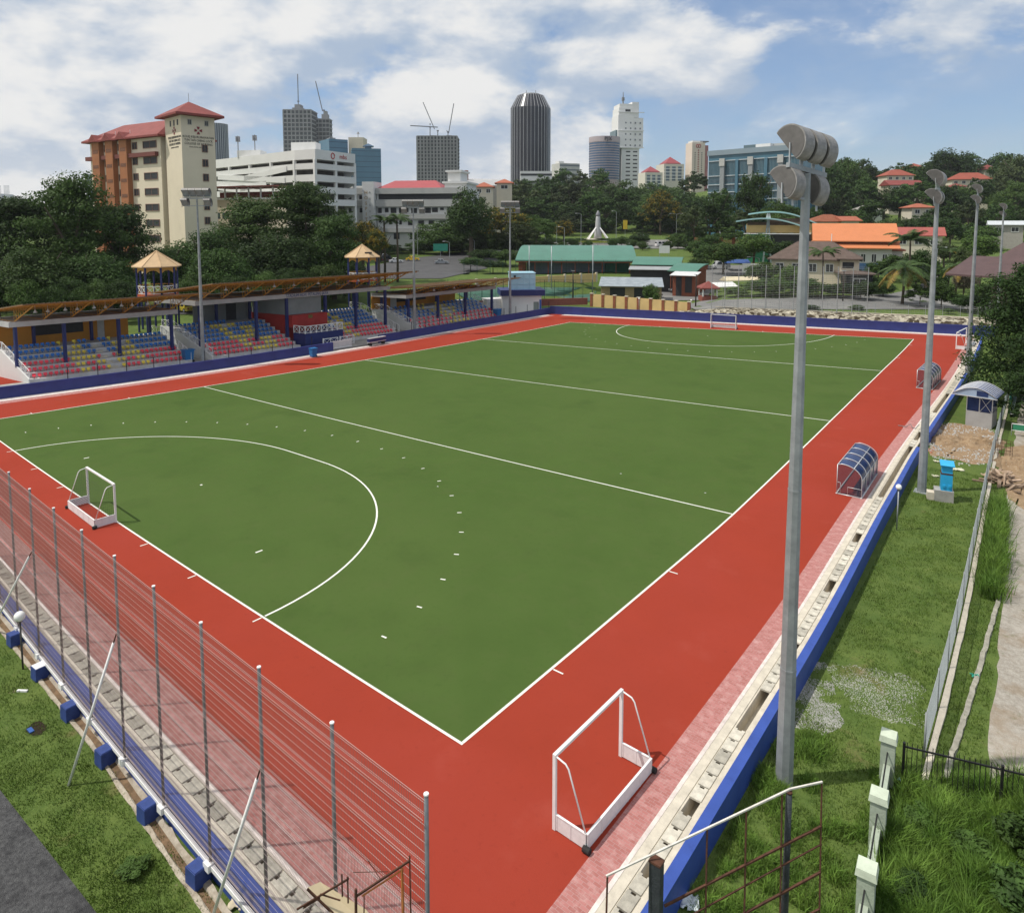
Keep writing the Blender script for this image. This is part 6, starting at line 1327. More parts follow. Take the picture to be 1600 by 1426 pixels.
g, r_, zt = roundtower('black_tower', 'tall black glass tower with white vertical fins and a tapering top', 797.5, 859.5, 700, 153, dkglass, finw, 34, .016, (lambda z: zpx(828, 173, 700) - z, .62)); MB().lathe([(r_ * .5, zt), (r_ * .45, zt + 1.5)], 20).build('roof_plant', conx, g)
for x in (-4, 5): MB().tube([(x, 0, zt), (x, 0, zt + 5)], .3, 5).build('antenna', conx, g)
roundtower('round_tower', 'grey round tower with vertical fins behind the college tower', 326, 360, 620, 196, mat('grey_tower_glass', (.1, .12, .15), .3, .2, .05), mat('pale_grey_fin', (.42, .44, .47), .6), 34, .05)
blueg = mat('blue_office_glass', (.09, .19, .27), .2, .12, .06); blued = mat('deep_blue_glass', (.05, .1, .16), .2, .2, .05)
def block(name, label, px0, px1, D0, D1, pyt, m, depth, fl=0, bm=None, hf=.35):
    g, L, zf = site(name, label, 'building', px0, D0, px1, D1); zt = zf(pyt); MB().box(0, L, 0, depth, 0, zt).build('wall', m, g)
    if fl: bands(g, bm, L, zf(290), zt, fl, hf, -.06)
    return g, L, zf, zt
g, L, zf, zt = block('glass_office', 'blue glass office block behind the car park, left piece', 517, 546, 520, 528, 219, blueg, 22, 8, blued, .12)
MB().box(L * .2, L * .5, 6, 12, zt, zt + 1.5).build('roof_plant', conx, g)
g, L, zf, zt = block('service_core', 'pale beige windowless core between the blue glass blocks', 547, 570, 540, 540, 216, cream, 14); MB().tube([(L * .6, 3, zt), (L * .6, 3, zt + 3.5)], .3, 5).build('mast', steel, g); MB().lathe([(1.2, zt + 3), (.2, zt + 4.4)], 8, (L * .6, 3, 0)).build('dish', conx, g)
g, L, zf, zt = block('glass_office', 'lower blue glass office block with a small roof pavilion', 552, 597, 500, 505, 233, blueg, 24, 7, blued, .1); MB().hip(L * .4, L * .78, 6, 14, zt + 2, zt + 4.5, .3).build('roof_pavilion', blued, g); MB().box(L * .48, L * .7, 8, 12, zt, zt + 2).build('pavilion_base', blueg, g)
# PJX tower
def pjx():
    D = 620; p = Q(943, D); z = hz(p.x, p.y) - 2; g = thing('curved_tower', 'curved office tower banded in blue and pink, lettered PJX at its top', 'tower', (p.x, p.y, z), YAW); r = 21 / FPX * D * 1.12; zt = zpx(943, 218, D) - z; MB().lathe([(r, 0), (r, zt)], 32).build('body', mat('pinkish_band', (.36, .3, .31), .5, .08, .06), g); n = 15; z0 = zpx(943, 282, D) - z; z1 = zpx(943, 225, D) - z; bg = mat('blue_band_glass', (.09, .14, .23), .25, .25, .08)
    for k in range(n): MB().lathe([(r * 1.012, lerp(z0, z1, (k + .2) / n)), (r * 1.012, lerp(z0, z1, (k + .82) / n))], 32).build('window_band', bg, g)
    MB().lathe([(r * 1.02, z1 + .2), (r * 1.02, zt + .8)], 32).build('top_band', mat('pinkish_top', (.42, .36, .38), .6), g); text_mesh('PJX', 4.4, 'lettering', mat('dark_letter', (.03, .03, .05), .5), g, (1.5, -r * 1.04, (z1 + zt) / 2 + .4), (R(90), 0, 0), .3)
pjx()
def whitetower():
    D = 640; g, L, zf = site('white_tower', 'white stepped tower with a roof mast and small square windows', 'tower', 964, D, 1003, D + 4); d = L * .8; w = mat('bright_white_render', (.74, .74, .73), .8, .04, .05)
    MB().box(L * .16, L * .86, 1, d, 0, zf(232)).build('shaft', w, g); m = MB(); m.box(0, L * .62, 0, d, zf(231.8), zf(182)); m.box(L * .623, L, .6, d, zf(231.8), zf(186)); m.build('upper_body', w, g); m = MB(); m.box(L * .03, L * .6, .4, d, zf(181.8), zf(171)); m.box(L * .06, L * .8, 1, d - 1, zf(170.8), zf(165)); m.box(L * .55, L * .82, .8, d - 1, zf(185.6), zf(162)); m.build('crown', w, g)
    for t in (178, 206, 232): MB().box(-.4, L + .4, -.6, -.003, zf(t + .6), zf(t - .6)).build('ledge', w, g)
    for j in range(5):
        for i in range(4): x = L * (.3 + .19 * i); z = zf(194 + j * 8.6); MB().box(x - .6, x + .6, -.08, -.004, z - .7, z + .7).build('window', mat('grey_window', (.16, .18, .2), .4), g)
    for j in range(8):
        for x in (.42, .7): z = zf(238 + j * 6.1); MB().box(L * x - 2, L * x + 2, .92, .996, z - .55, z + .55).build('window', dark_m, g)
    MB().box(L * .28, L * .48, .3, .396, zf(177), zf(173.6)).build('louvre', dark_m, g); MB().box(-1.6, -.01, 2, d, 0, zf(205)).build('glass_side', mat('side_glass', (.14, .2, .22), .3), g); m = MB(); m.tube([(L * .22, 3, zf(172)), (L * .22, 3, zf(147))], [.9, .25], 6); m.box(L * .22 - 1.1, L * .22 + 1.1, 2, 4, zf(160), zf(155)); m.build('mast', conx, g)
whitetower()
def pyramid(label, px0, px1, D, pye, apex, red):
    g, L, zf = site('pyramid_roofed_block', label, 'building', px0, D, px1, D + 3); ze = zf(pye); MB().box(0, L, 0, L, 0, ze).build('wall', mat('pale_cream_block', (.6, .57, .5), .8), g); i = (px1 - px0); MB().hip(L * .12, L * .88, L * .12, L * .88, ze + .002, zf(apex), .8, L * .379).build('roof', mat('deep_red_roof', (.28, .06, .07), .6, .1, .1), g)
    for k in range(3): MB().box(L * (.1 + .3 * k), L * (.28 + .3 * k), -.08, -.003, zf(pye + 26), zf(pye + 4)).build('window_bay', mat('bay_glass', (.12, .16, .2), .3, .3, .1), g)
    for z in range(4): MB().box(0, L, -.16, -.083, zf(pye + 8 + z * 5), zf(pye + 7 + z * 5)).build('ledge', white_p, g)
pyramid('small cream block with a dark red pyramid roof, lower one of the pair', 1007, 1034, 540, 270, 259.5, 0); pyramid('taller cream block with a dark red pyramid roof beside the banded white tower', 1036, 1067, 560, 257, 244.5, 0)
def logo_tower():
    D = 560; g, L, zf = site('slab_tower', 'cream and pink slab tower with a looped red emblem and a column of signs', 'tower', 1079, D, 1099, D + 2); d = 12; zt = zf(224); MB().box(0, L, 0, d, 0, zt).build('wall', mat('pinkish_cream', (.64, .56, .48), .8), g); MB().box(L + .003, L + 3.2, 1, d, 0, zf(228)).build('pink_side', mat('dull_pink_side', (.36, .17, .17), .8, .2, .3), g); MB().box(L * .1, L * .9, 2, d - 2, zt, zf(221)).build('roof_room', wht_wall, g); MB().box(L * .7, L + 4, 2, d, zf(222.5), zf(221)).build('roof_slab', mat('grey_slab', (.2, .2, .22), .7), g)
    em = mat('emblem_dark_red', (.3, .04, .04), .6); m = MB(); z = zf(229.5)
    for s in (-1, 1): m.tube([(L * .48 + s * .95 + 1.0 * math.cos(R(a)), -.12, z + 1.2 * math.sin(R(a))) for a in fr(0, 345, 16)], .28, 5)
    m.build('looped_emblem', em, g)
    for k in range(10): z = zf(236 + k * 3.6); MB().box(L * .44, L * .54, -.1, -.004, z - .45, z + .45).build('sign_letter', em, g)
    for k in range(12): z = zf(240 + k * 3.2); MB().box(L * .2, L * .27, -.07, -.004, z - .4, z + .4).build('window', dark_m, g); MB().box(L * .72, L * .79, -.07, -.004, z - .4, z + .4).build('window', dark_m, g)
logo_tower()
def glassblock():
    g, L, zf = site('glass_office', 'long teal glass office block among the trees behind the nearest mast', 'building', 1105, 330, 1246, 300); zt = zf(240); d = 26; tg = mat('teal_glass', (.055, .14, .19), .15, .2, .09); td = mat('dark_teal_glass', (.035, .07, .1), .15, .4, .12)
    MB().box(0, L, 0, d, 0, zt).build('glass_body', tg, g); MB().box(-.5, L + .5, -.6, d, zt + .003, zf(232)).build('parapet', mat('grey_blue_parapet', (.22, .28, .32), .5, .06, .1), g)
    wb = mat('white_band', (.5, .55, .57), .5)
    for t in (249, 273, 287, 299, 311): MB().box(0, L, -.5, -.004, zf(t + .7), zf(t - .4)).build('ledge', wb, g)
    bands(g, td, L, zf(297), zf(276), 2, .5, -.06); bands(g, td, L, zf(323), zf(300), 2, .6, -.06); m = MB()
    for k in range(70): x = L * (k + .5) / 70; m.box(x - .06, x + .06, -.22, -.07, zf(325), zf(250))
    m.build('mullions', mat('mullion_grey', (.2, .27, .3), .5), g)
    for f in (.18, .5, .82): MB().box(L * f - 1.0, L * f + 1.0, -1.6, -.52, 0, zf(247)).build('service_shaft', mat('grey_shaft', (.25, .27, .28), .7), g); MB().box(L * f - 1.3, L * f + 1.3, -1.9, -1.61, zf(258), zf(246)).build('shaft_frame', mat('pale_shaft_frame', (.42, .42, .4), .7), g)
    for f in (.34, .66): MB().box(L * f - .7, L * f + .7, -.9, -.51, 0, zf(249)).build('blue_pier', mat('blue_pier', (.07, .16, .22), .4), g)
    MB().box(L * .33, L * .62, 6, 18, zf(232) + .004, zf(225)).build('roof_room', mat('dark_roof_room', (.1, .15, .17), .4), g); MB().box(L * .5, L * .66, 3, 5.9, zf(232) + .004, zf(226)).build('roof_plant', wht_wall, g); MB().box(L * .62, L * .98, 6, 20, zf(232) + .004, zf(226)).build('roof_hall', mat('pale_grey_hall', (.4, .41, .4), .8), g)
glassblock()
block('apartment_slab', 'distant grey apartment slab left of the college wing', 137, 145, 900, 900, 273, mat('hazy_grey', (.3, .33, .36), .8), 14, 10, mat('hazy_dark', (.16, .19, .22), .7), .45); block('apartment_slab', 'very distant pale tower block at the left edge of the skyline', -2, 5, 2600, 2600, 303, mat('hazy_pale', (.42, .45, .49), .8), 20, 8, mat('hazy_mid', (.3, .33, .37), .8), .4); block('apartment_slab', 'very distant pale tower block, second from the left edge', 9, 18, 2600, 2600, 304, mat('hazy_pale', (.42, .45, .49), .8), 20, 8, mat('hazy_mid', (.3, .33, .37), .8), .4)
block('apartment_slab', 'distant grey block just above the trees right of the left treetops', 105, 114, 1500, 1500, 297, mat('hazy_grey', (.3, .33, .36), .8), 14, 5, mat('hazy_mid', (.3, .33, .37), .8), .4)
block('flat_roofed_block', 'low white flat roofed building at the foot of the black tower', 813, 862, 470, 470, 268, wht_wall, 14, 2, dark_m, .3); g, L, zf, zt = block('flat_roofed_block', 'pale old block with an uneven roof between the black and the banded towers', 874, 905, 520, 526, 256, mat('stained_white', (.5, .5, .47), .9, .2, .15), 14, 5, mat('grey_window', (.16, .18, .2), .4), .35); MB().box(L * .05, L * .3, 3, 9, zt + .003, zt + 1.6).build('roof_room', wht_wall, g)
g, L, zf, zt = block('long_roofed_shed', 'long pale vaulted roof left of the black tower', 729, 795, 330, 335, 290, mat('pale_shed_wall', (.35, .33, .3), .9), 14); arcroof(g, 'roof', mat('pale_vault_roof', (.42, .42, .42), .6, .08, .2), -.5, L + .5, [(14 * k / 10 , zt + 3.4 * math.sin(math.pi * k / 10)) for k in range(11)], .2)
for k in (0.02, .06): MB().tube([(L * k, 4, zt + 1), (L * k, 4, zt + 7)], .5, 6).build('chimney', mat('brick_chimney', (.3, .13, .08), .8), g)
# houses --------------------------------------------------------------------
terra = mat('terracotta_tiles', (.33, .10, .055), .8, .18, 1.2); palew = mat('pale_house_wall', (.6, .55, .45), .85, .07, .3)
def house(label, px0, D0, px1, D1, pye, pyr, depth, roofm, wallm, name='house', over=.9, kind='hip', wins=4, ridge=None, base=None):
    g, L, zf = site(name, label, 'house', px0, D0, px1, D1); ze = zf(pye); zr = zf(pyr, (D0 + D1) / 2 + depth / 2); MB().box(0, L, 0, depth, 0, ze).build('wall', wallm, g)
    m = MB(); (m.hip(-over, L + over, -over, depth + over, ze + .003, zr, .22, ridge) if kind == 'hip' else m.gable(-over, L + over, -over, depth + over, ze + .003, zr, .22)); m.build('roof', roofm, g)
    face_windows(g, dark_m, L, ze - 2.3, ze - .8, wins, 1, .42, 1, fm=white_p); return g, L, ze, zf
ortile = mat('bright_orange_roof', (.55, .195, .08), .7, .06, .5); seam(ortile, 3)
def orangehouse():
    D = 178; g, L, zf = site('meeting_hall', 'white hall with two tiered bright orange roof and blue plinth', 'house', 1280, D, 1396, D - 6); ze = zf(389); d = 15
    MB().box(0, L, 0, d, 0, ze).build('wall', wht_wall, g); MB().box(-.05, L + .05, -.06, -.004, 0, zf(411)).build('blue_plinth', mat('blue_plinth', (.1, .2, .42), .7), g)
    m = MB(); m.hexa([(-1.6, -1.8, ze + .1), (L + 1.6, -1.8, ze + .1), (L + 1.6, 1.6, zf(378)), (-1.6, 1.6, zf(378)), (-1.6, -1.8, ze + .3), (L + 1.6, -1.8, ze + .3), (L + 1.6, 1.6, zf(377)), (-1.6, 1.6, zf(377))]); m.build('lower_roof', ortile, g); MB().box(0, L, .5, d, ze + .003, zf(376) + .1).build('clerestory', mat('dim_clerestory', (.12, .07, .05), .9), g)
    zr = zf(349, D + 8); zl = zf(376.5); m = MB(); m.prism([(-.6, zl), (d / 2, zr), (d + .6, zl), (d + .6, zl - .25), (d / 2, zr - .3), (-.6, zl - .25)], 'x', -1.4, L + 1.6); m.build('upper_roof', ortile, g); m = MB(); m.prism([(.3, zl), (d - .3, zl), (d / 2, zr - .4)], 'x', L - .2, L); m.prism([(.3, zl), (d - .3, zl), (d / 2, zr - .4)], 'x', 0.01, .2); m.build('gable_wall', wht_wall, g)
    face_windows(g, dark_m, L, ze - 3.2, ze - 1.3, 3, 1, .4, 1, x0=L * .55, x1=L * .98, fm=white_p); m = MB(); m.box(L + .01, L + 2.6, 2, 9, 0, ze - .5); m.build('side_porch', mat('pink_white_wall', (.55, .5, .5), .8), g); MB().box(L + .02, L + 3.2, 1.5, 9.5, ze - .49, ze - .1).build('porch_roof', terra, g)
orangehouse()
btile = mat('grey_brown_tiles', (.115, .085, .072), .9, .2, 1.1)
g, L, ze, zf = house('cream bungalow with a broad weathered grey brown hipped roof in front of the orange roof', 1208, 150, 1340, 143, 407, 377, 13, btile, cream, wins=5, ridge=5.5); m = MB(); m.hip(L * .78, L * 1.08, -3.2, 6, zf(404), zf(392), .2); m.build('porch_roof', btile, g); MB().box(L * .82, L * 1.04, -2.2, -.01, 0, zf(404) - .01).build('porch_wall', cream, g); MB().box(L * .85, L * .98, -2.25, -2.203, zf(417), zf(408)).build('window', dark_m, g); MB().tube([(L * .7, 6, zf(378)), (L * .7, 6, zf(366))], .08, 5).build('finial', white_p, g)
house('small dark roofed garage shelter below the grey brown bungalow', 1326, 138, 1368, 137, 430, 423, 7, btile, dark_m, wins=1)
def aqua():
    D = 205; g, L, zf = site('pavilion_hall', 'hall with two overlapping pale aqua curved roofs and yellow upper wall', 'hall', 1168, D, 1285, D - 6); ar = mat('pale_aqua_roof', (.32, .52, .52), .5, .06, .3); d = 20
    def curve(z0, zm, z1, x0, x1): return [(lerp(x0, x1, k / 14), lerp(z0, z1, k / 14) + (zm - (z0 + z1) / 2) * math.sin(math.pi * k / 14)) for k in range(15)]
    c = curve(zf(345), zf(341), zf(356), -3.2, L * .82); MB().prism(c + [(x, z - .4) for x, z in c[::-1]], 'y', -2, 8).build('lower_roof', ar, g); c2 = curve(zf(333), zf(331), zf(353), L * .02, L * 1.05); MB().prism(c2 + [(x, z - .4) for x, z in c2[::-1]], 'y', 8.2, d).build('upper_roof', ar, g)
    MB().box(0, L * .8, .3, 8, zf(364), zf(352)).build('yellow_wall', ywall, g); MB().box(0, L * .78, .4, 7.9, zf(352) + .01, zf(347)).build('clerestory', mat('brown_clerestory', (.1, .07, .05), .8), g); MB().box(.05, L * .98, 9, d - .1, zf(364), zf(350)).build('rear_wall', ywall, g); MB().box(L * .3, L * .85, 8.7, 8.99, zf(352), zf(341)).build('clerestory', mat('brown_clerestory', (.1, .07, .05), .8), g)
    MB().box(-1, L * .84, -1.5, -.9, zf(366), zf(364.8)).build('canopy_edge', white_p, g); MB().box(0, L * .3, .5, 7, 0, zf(366.5)).build('green_screen', mat('green_screen_wall', (.03, .2, .1), .7), g); MB().box(L * .302, L * .95, 1.5, 8, 0, zf(366.5)).build('undercroft', dark_m, g)
    for f in (.22, .34): MB().bar((L * f, -1.2, 0), (L * .28, -1.2, zf(335)), .45).build('strut', mat('grey_strut', (.2, .25, .25), .6), g)
    m = MB(); m.bar((L * .26, -1.3, zf(343)), (L * .28, -1.3, zf(334)), .7); m.bar((L * .3, -1.3, zf(343)), (L * .282, -1.3, zf(334)), .7); m.build('roof_fin', mat('pale_fin', (.5, .58, .58), .6), g)
aqua()
yb_ = mat('red_brown_wall', (.24, .085, .05), .85, .12, .8)
def terrace_wall():
    A, B = GB(1088, 396), GB(1165, 396); g, L = frameT('terrace_wall', 'red brown terrace wall with yellow panels and capped piers below the aqua roofs', 'wall', A, B); zf = lambda py: zpx(1125, py, dep(A)) - A.z; MB().box(0, L, 0, 6, -1, zf(381)).build('brickwork', yb_, g)
    for k in range(5): x = L * k / 4; MB().box(x - .5, x + .5, -.2, .7, zf(381) + .003, zf(371)).build('pier', yb_, g)
    for k in range(4): MB().box(L * k / 4 + .52, L * (k + 1) / 4 - .52, .1, .4, zf(381) + .003, zf(375)).build('wall_panel', ywall, g)
    o = MB().box(L * .52, L * .66, -.06, -.004, zf(394), zf(387)).build('mural', mat('green_mural', (.2, .42, .3), .7, .4, .8, col2=(.5, .55, .2)), g); MB().box(L * .66, L * .92, -.06, -.004, zf(394), zf(387)).build('mural', mat('blue_mural', (.03, .16, .4), .7, .3, .8, col2=(.08, .35, .5)), g)
terrace_wall()
house('cream house with an orange red hipped roof high on the right hill, left one', 1383, 430, 1424, 430, 275, 265.5, 11, mat('orange_red_tiles', (.27, .07, .045), .8, .12, .4), palew, wins=4); house('red roofed lower house with roof light below the hill top house', 1388, 405, 1440, 405, 290, 282, 10, redtile, palew, wins=3, kind='gable'); house('long orange red roofed house on the right hill behind the masts', 1484, 420, 1546, 415, 281, 270.5, 11, mat('orange_red_tiles', (.27, .07, .045), .8, .12, .4), palew, wins=5); house('small red roof below the long hill house', 1488, 400, 1506, 400, 292, 287, 8, redtile, palew, wins=1)
house('orange tiled roof just showing above the hill trees', 1420, 520, 1440, 520, 262, 256, 12, mat('orange_red_tiles', (.27, .07, .045), .8, .12, .4), palew, wins=1); house('red roof peeping over the trees at the far right of the hill', 1534, 470, 1556, 470, 266, 258, 10, redtile, palew, wins=1)
house('old house with a long rusty tiled roof behind the orange hall', 1268, 240, 1330, 238, 347, 335, 10, mat('rusty_tiles', (.23, .085, .05), .9, .25, 1), palew, wins=3); house('pale green gabled house end behind the orange hall', 1318, 236, 1342, 236, 346, 338, 8, terra, mat('pale_green_wall', (.5, .56, .42), .85), wins=1, kind='gable'); house('house with a dull red roof right of the orange hall', 1400, 205, 1474, 200, 369, 355, 9, mat('dull_red_roof', (.30, .075, .06), .7, .08, .4), palew, wins=3, kind='gable')
house('rust roofed cottage half hidden in the trees above the dull red roof', 1424, 300, 1458, 300, 325, 318, 8, terra, palew, wins=2); house('low pale roofed house among the dark trees of the slope', 1340, 320, 1378, 320, 330, 321, 8, mat('grey_roof_tiles', (.25, .24, .22), .8), mat('mint_wall', (.5, .55, .45), .8), wins=2); house('terracotta roofed house in the woods left of the long vaulted roof', 742, 300, 770, 300, 293, 285, 8, terra, palew, wins=2); house('terracotta roof in the woods below the black tower', 776, 310, 800, 310, 287, 280, 8, terra, palew, wins=1)
ptile = mat('purple_brown_tiles', (.085, .05, .05), .7, .15, .8); seam(ptile, 4, 2)
g, L, ze, zf = house('dark purple brown tiled house at the right edge behind the leafy tree', 1556, 112, 1660, 104, 418, 370, 14, ptile, mat('dim_house_wall', (.2, .17, .14), .8), wins=3, ridge=3.0); m = MB(); m.prism([(-5, zf(432)), (2, zf(404)), (2, zf(407)), (-5, zf(435))], 'x', -4.5, L * .9); m.build('porch_roof', ptile, g)
house('grey walled sheds with pale roofs at the far right edge of the slope', 1548, 260, 1600, 255, 352, 345, 7, mat('pale_sheet_roof', (.5, .53, .55), .5), mat('pale_shed_wall', (.35, .33, .3), .9), wins=2, kind='gable', name='shed_house')
# ---------------------------------------------------------------- trees, palms, shrubs, grass
def leafmat(name, dark, light, hi=None, rand=.36, trans=.25, sc=.35, hi_at=(.6, .7)):
    m = mat(name, dark, .6, world=True, col2=light, scale=sc, rand=rand, det=3); N, L, B = nodes(m); B.inputs['Specular IOR Level'].default_value = .18
    out = [n for n in N if n.type == 'OUTPUT_MATERIAL'][0]; base = B.inputs['Base Color'].links[0].from_socket
    g = N.new('ShaderNodeNewGeometry'); wn = N.new('ShaderNodeTexNoise'); wn.inputs['Scale'].default_value = 2.6; wn.inputs['Detail'].default_value = 2; L.new(g.outputs['Position'], wn.inputs['Vector'])
    hs = N.new('ShaderNodeHueSaturation'); mr = N.new('ShaderNodeMapRange'); L.new(wn.outputs[0], mr.inputs[0]); mr.inputs[1].default_value = .3; mr.inputs[2].default_value = .7; mr.inputs[3].default_value = .65; mr.inputs[4].default_value = 1.4; L.new(mr.outputs[0], hs.inputs['Value']); L.new(base, hs.inputs['Color']); base = hs.outputs[0]
    if hi:
        n = N.new('ShaderNodeTexNoise'); n.inputs['Scale'].default_value = .9; n.inputs['Detail'].default_value = 4; L.new(g.outputs['Position'], n.inputs['Vector']); r_ = N.new('ShaderNodeMapRange'); L.new(n.outputs[0], r_.inputs[0]); r_.inputs[1].default_value, r_.inputs[2].default_value = hi_at
        mx = N.new('ShaderNodeMix'); mx.data_type = 'RGBA'; L.new(r_.outputs[0], mx.inputs[0]); L.new(base, mx.inputs[6]); mx.inputs[7].default_value = (*hi, 1); base = mx.outputs[2]
    L.new(base, B.inputs['Base Color'])
    t = N.new('ShaderNodeBsdfTranslucent'); L.new(base, t.inputs[0]); ms = N.new('ShaderNodeMixShader'); ms.inputs[0].default_value = trans; L.new(B.outputs[0], ms.inputs[1]); L.new(t.outputs[0], ms.inputs[2]); L.new(ms.outputs[0], out.inputs[0]); return m
LD = leafmat('dark_foliage', (.024, .052, .012), (.052, .097, .021)); LM = leafmat('mid_foliage', (.034, .068, .014), (.066, .115, .024)); LO = leafmat('olive_foliage', (.034, .052, .016), (.065, .088, .03)); LY = leafmat('yellow_flowering_foliage', (.035, .055, .014), (.06, .08, .02), (.30, .21, .02), hi_at=(.5, .6)); LB_ = leafmat('bright_foliage', (.05, .095, .02), (.085, .14, .03)); LN = leafmat('near_tree_foliage', (.026, .058, .014), (.055, .11, .024), sc=.8)
bark = mat('grey_brown_bark', (.10, .08, .06), .9, .3, 4, bump=.4)
def crown_mesh(name, seed, nb, per, leaf, form='round', mt=None):
    """leaf faces in lumps spread through a unit crown: x,y in -.5...5, z 0..1"""
    r = random.Random(seed); V, Fc = [], []; blobs = []
    if form == 'layer':
        for k in range(nb):
            lev = r.choice((.15, .34, .52, .7, .86, .98)); rr = .5 * math.sqrt(max(.05, 1 - (lev * .92) ** 2.2)) * r.uniform(.1, 1.0); a = r.uniform(0, 6.28); blobs.append((rr * math.cos(a), rr * math.sin(a), lev + r.gauss(0, .045), r.uniform(.10, .18), .45))
    elif form == 'umbrella':
        for k in range(nb):
            rr = .5 * math.sqrt(r.random()); a = r.uniform(0, 6.28); z = .55 + .38 * (1 - (rr / .5) ** 2) + r.gauss(0, .07) - (.25 if r.random() < .2 else 0); blobs.append((rr * math.cos(a), rr * math.sin(a), z, r.uniform(.08, .14), .5))
    else:
        for k in range(nb):
            while True:
                x, y, z = r.uniform(-1, 1), r.uniform(-1, 1), r.uniform(-1, 1); q = math.sqrt(x * x + y * y + z * z)
                if .35 < q < 1: break
            s = .42 * (.75 + .25 * noise.noise((x * 1.5 + seed, y * 1.5, z * 1.5))) / .85; blobs.append((x * s, y * s, .5 + z * s * (.95 if z > 0 else .8), r.uniform(.09, .16), .75))
    for bx_, by_, bz_, br, fl in blobs:
        for k in range(per):
            while True:
                x, y, z = r.gauss(0, 1), r.gauss(0, 1), r.gauss(0, 1); q = math.sqrt(x * x + y * y + z * z)
                if q > .1: break
            t = br * (r.random() ** .4) * (1.15 if r.random() < .12 else 1) / q; p = Vector((bx_ + x * t, by_ + y * t, bz_ + z * t * fl)); s = leaf * r.uniform(.6, 1.25)
            n = Vector((x * .6 + r.gauss(0, .5), y * .6 + r.gauss(0, .5), z * .5 + .55 + r.gauss(0, .4))).normalized(); u = n.orthogonal().normalized(); w = n.cross(u); a = r.uniform(0, 6.28); d = u * math.cos(a) + w * math.sin(a); e = n.cross(d) * .5; i = len(V)
            V += [p - d * s, p + e * s - n * s * .12, p + d * s, p - e * s - n * s * .12]; Fc.append((i, i + 1, i + 2, i + 3))
    me = bpy.data.meshes.new(name); me.from_pydata(V, [], Fc); me.materials.append(mt); return me
def trunk_mesh(name, seed, forks=5, spread=.28, h0=.45, r0=.035):
    """unit tree: 1 high, limbs reaching into the crown"""
    r = random.Random(seed); m = MB(); m.tube([(0, 0, -.05), (.01, 0, h0 * .5), (0, .01, h0)], [r0 * 1.25, r0, r0 * .8], 7)
    for k in range(forks):
        a = 6.28 * k / forks + r.uniform(-.4, .4); s = spread * r.uniform(.6, 1.1); m.tube([(0, .01, h0 - .04), (s * .45 * math.cos(a), s * .45 * math.sin(a), h0 + .18), (s * math.cos(a), s * math.sin(a), h0 + r.uniform(.3, .42))], [r0 * .6, r0 * .4, r0 * .15], 5)
    me = bpy.data.meshes.new(name); me.from_pydata(m.v, [], m.f); me.materials.append(bark); return me
CM = {}; TM = [trunk_mesh('trunk', 40 + k) for k in range(3)]
def crown_of(form, mt, seed, nb, per, leaf):
    k = (form, mt.name, seed, nb)
    if k not in CM: CM[k] = crown_mesh('crown', seed, nb, per, leaf, form, mt)
    return CM[k]
def tree(label, p, H, cw, ch, mt=LD, form='round', seed=1, nb=70, per=55, leaf=.03, group=None, name='tree', rz=None, thin=1.):
    g = thing(name, label, 'shrub' if name == 'shrub' else 'tree', p, rnd.uniform(0, 6.28) if rz is None else rz, group)
    t = bpy.data.objects.new('trunk', TM[seed % 3]); COL.objects.link(t); t.parent = g; t.scale = (H * .8 * thin, H * .8 * thin, H)
    if name == 'shrub': t.scale = (H * .5, H * .5, H * .8)
    c = bpy.data.objects.new('crown', crown_of(form, mt, seed, nb, per, leaf)); COL.objects.link(c); c.parent = g; c.location = (0, 0, H - ch); c.scale = (cw, cw * rnd.uniform(.9, 1.1), ch); return g
def ptree(label, px, pyt, D, wpx, chpx, mt=LD, form='round', seed=1, group=None, name='tree', nb=70, per=55, leaf=.03, **k):
    p = Q(px, D); p.z = hz(p.x, p.y); H = zpx(px, pyt, D) - p.z; s = D / FPX; chpx = max(chpx, H * .93 / s) if name == 'shrub' else chpx; return tree(label, p, max(H, 1.), wpx * s, min(chpx * s, max(H, 1.) * .97), mt, form, seed, nb, per, leaf, group, name, **k)
# big trees behind the stands
BIG = dict(nb=150, per=130, leaf=.017)
for (px, t, D, w, ch, mt, form, seed, lb) in (
    (25, 318, 112, 190, 150, LD, 'layer', 11, 'large layered dark tree at the left edge behind the left grandstand'), (112, 291, 108, 165, 170, LM, 'layer', 12, 'tallest layered tree left of the college wing'), (185, 330, 116, 130, 170, LD, 'layer', 13, 'dark layered tree in front of the orange college bays'),
    (-60, 335, 118, 150, 130, LM, 'layer', 11, 'layered tree cut off by the left edge of the photo'), (60, 372, 100, 160, 150, LM, 'round', 14, 'leafy tree low behind the left grandstand roof'), (150, 380, 104, 130, 150, LD, 'round', 15, 'dark leafy tree close behind the left grandstand'),
    (320, 342, 126, 130, 150, LD, 'round', 14, 'broad dark tree right of the college tower behind the middle grandstand'), (398, 322, 138, 150, 115, LM, 'layer', 12, 'wide tree in front of the cream podium'), (480, 297, 132, 150, 140, LM, 'layer', 13, 'tall layered tree in front of the car park ramps'), (430, 350, 120, 160, 150, LD, 'round', 15, 'dark tree close behind the middle grandstand roof'), (520, 345, 126, 120, 150, LD, 'layer', 11, 'dark layered tree left of the second look-out hut'),
    (262, 370, 122, 90, 120, LD, 'round', 15, 'small dark tree behind the first look-out hut'), (345, 376, 112, 120, 130, LD, 'round', 14, 'dark leafy tree beside the left mast behind the stands')):
    ptree(lb, px, t, D, w, ch, mt, form, seed, None, **BIG)
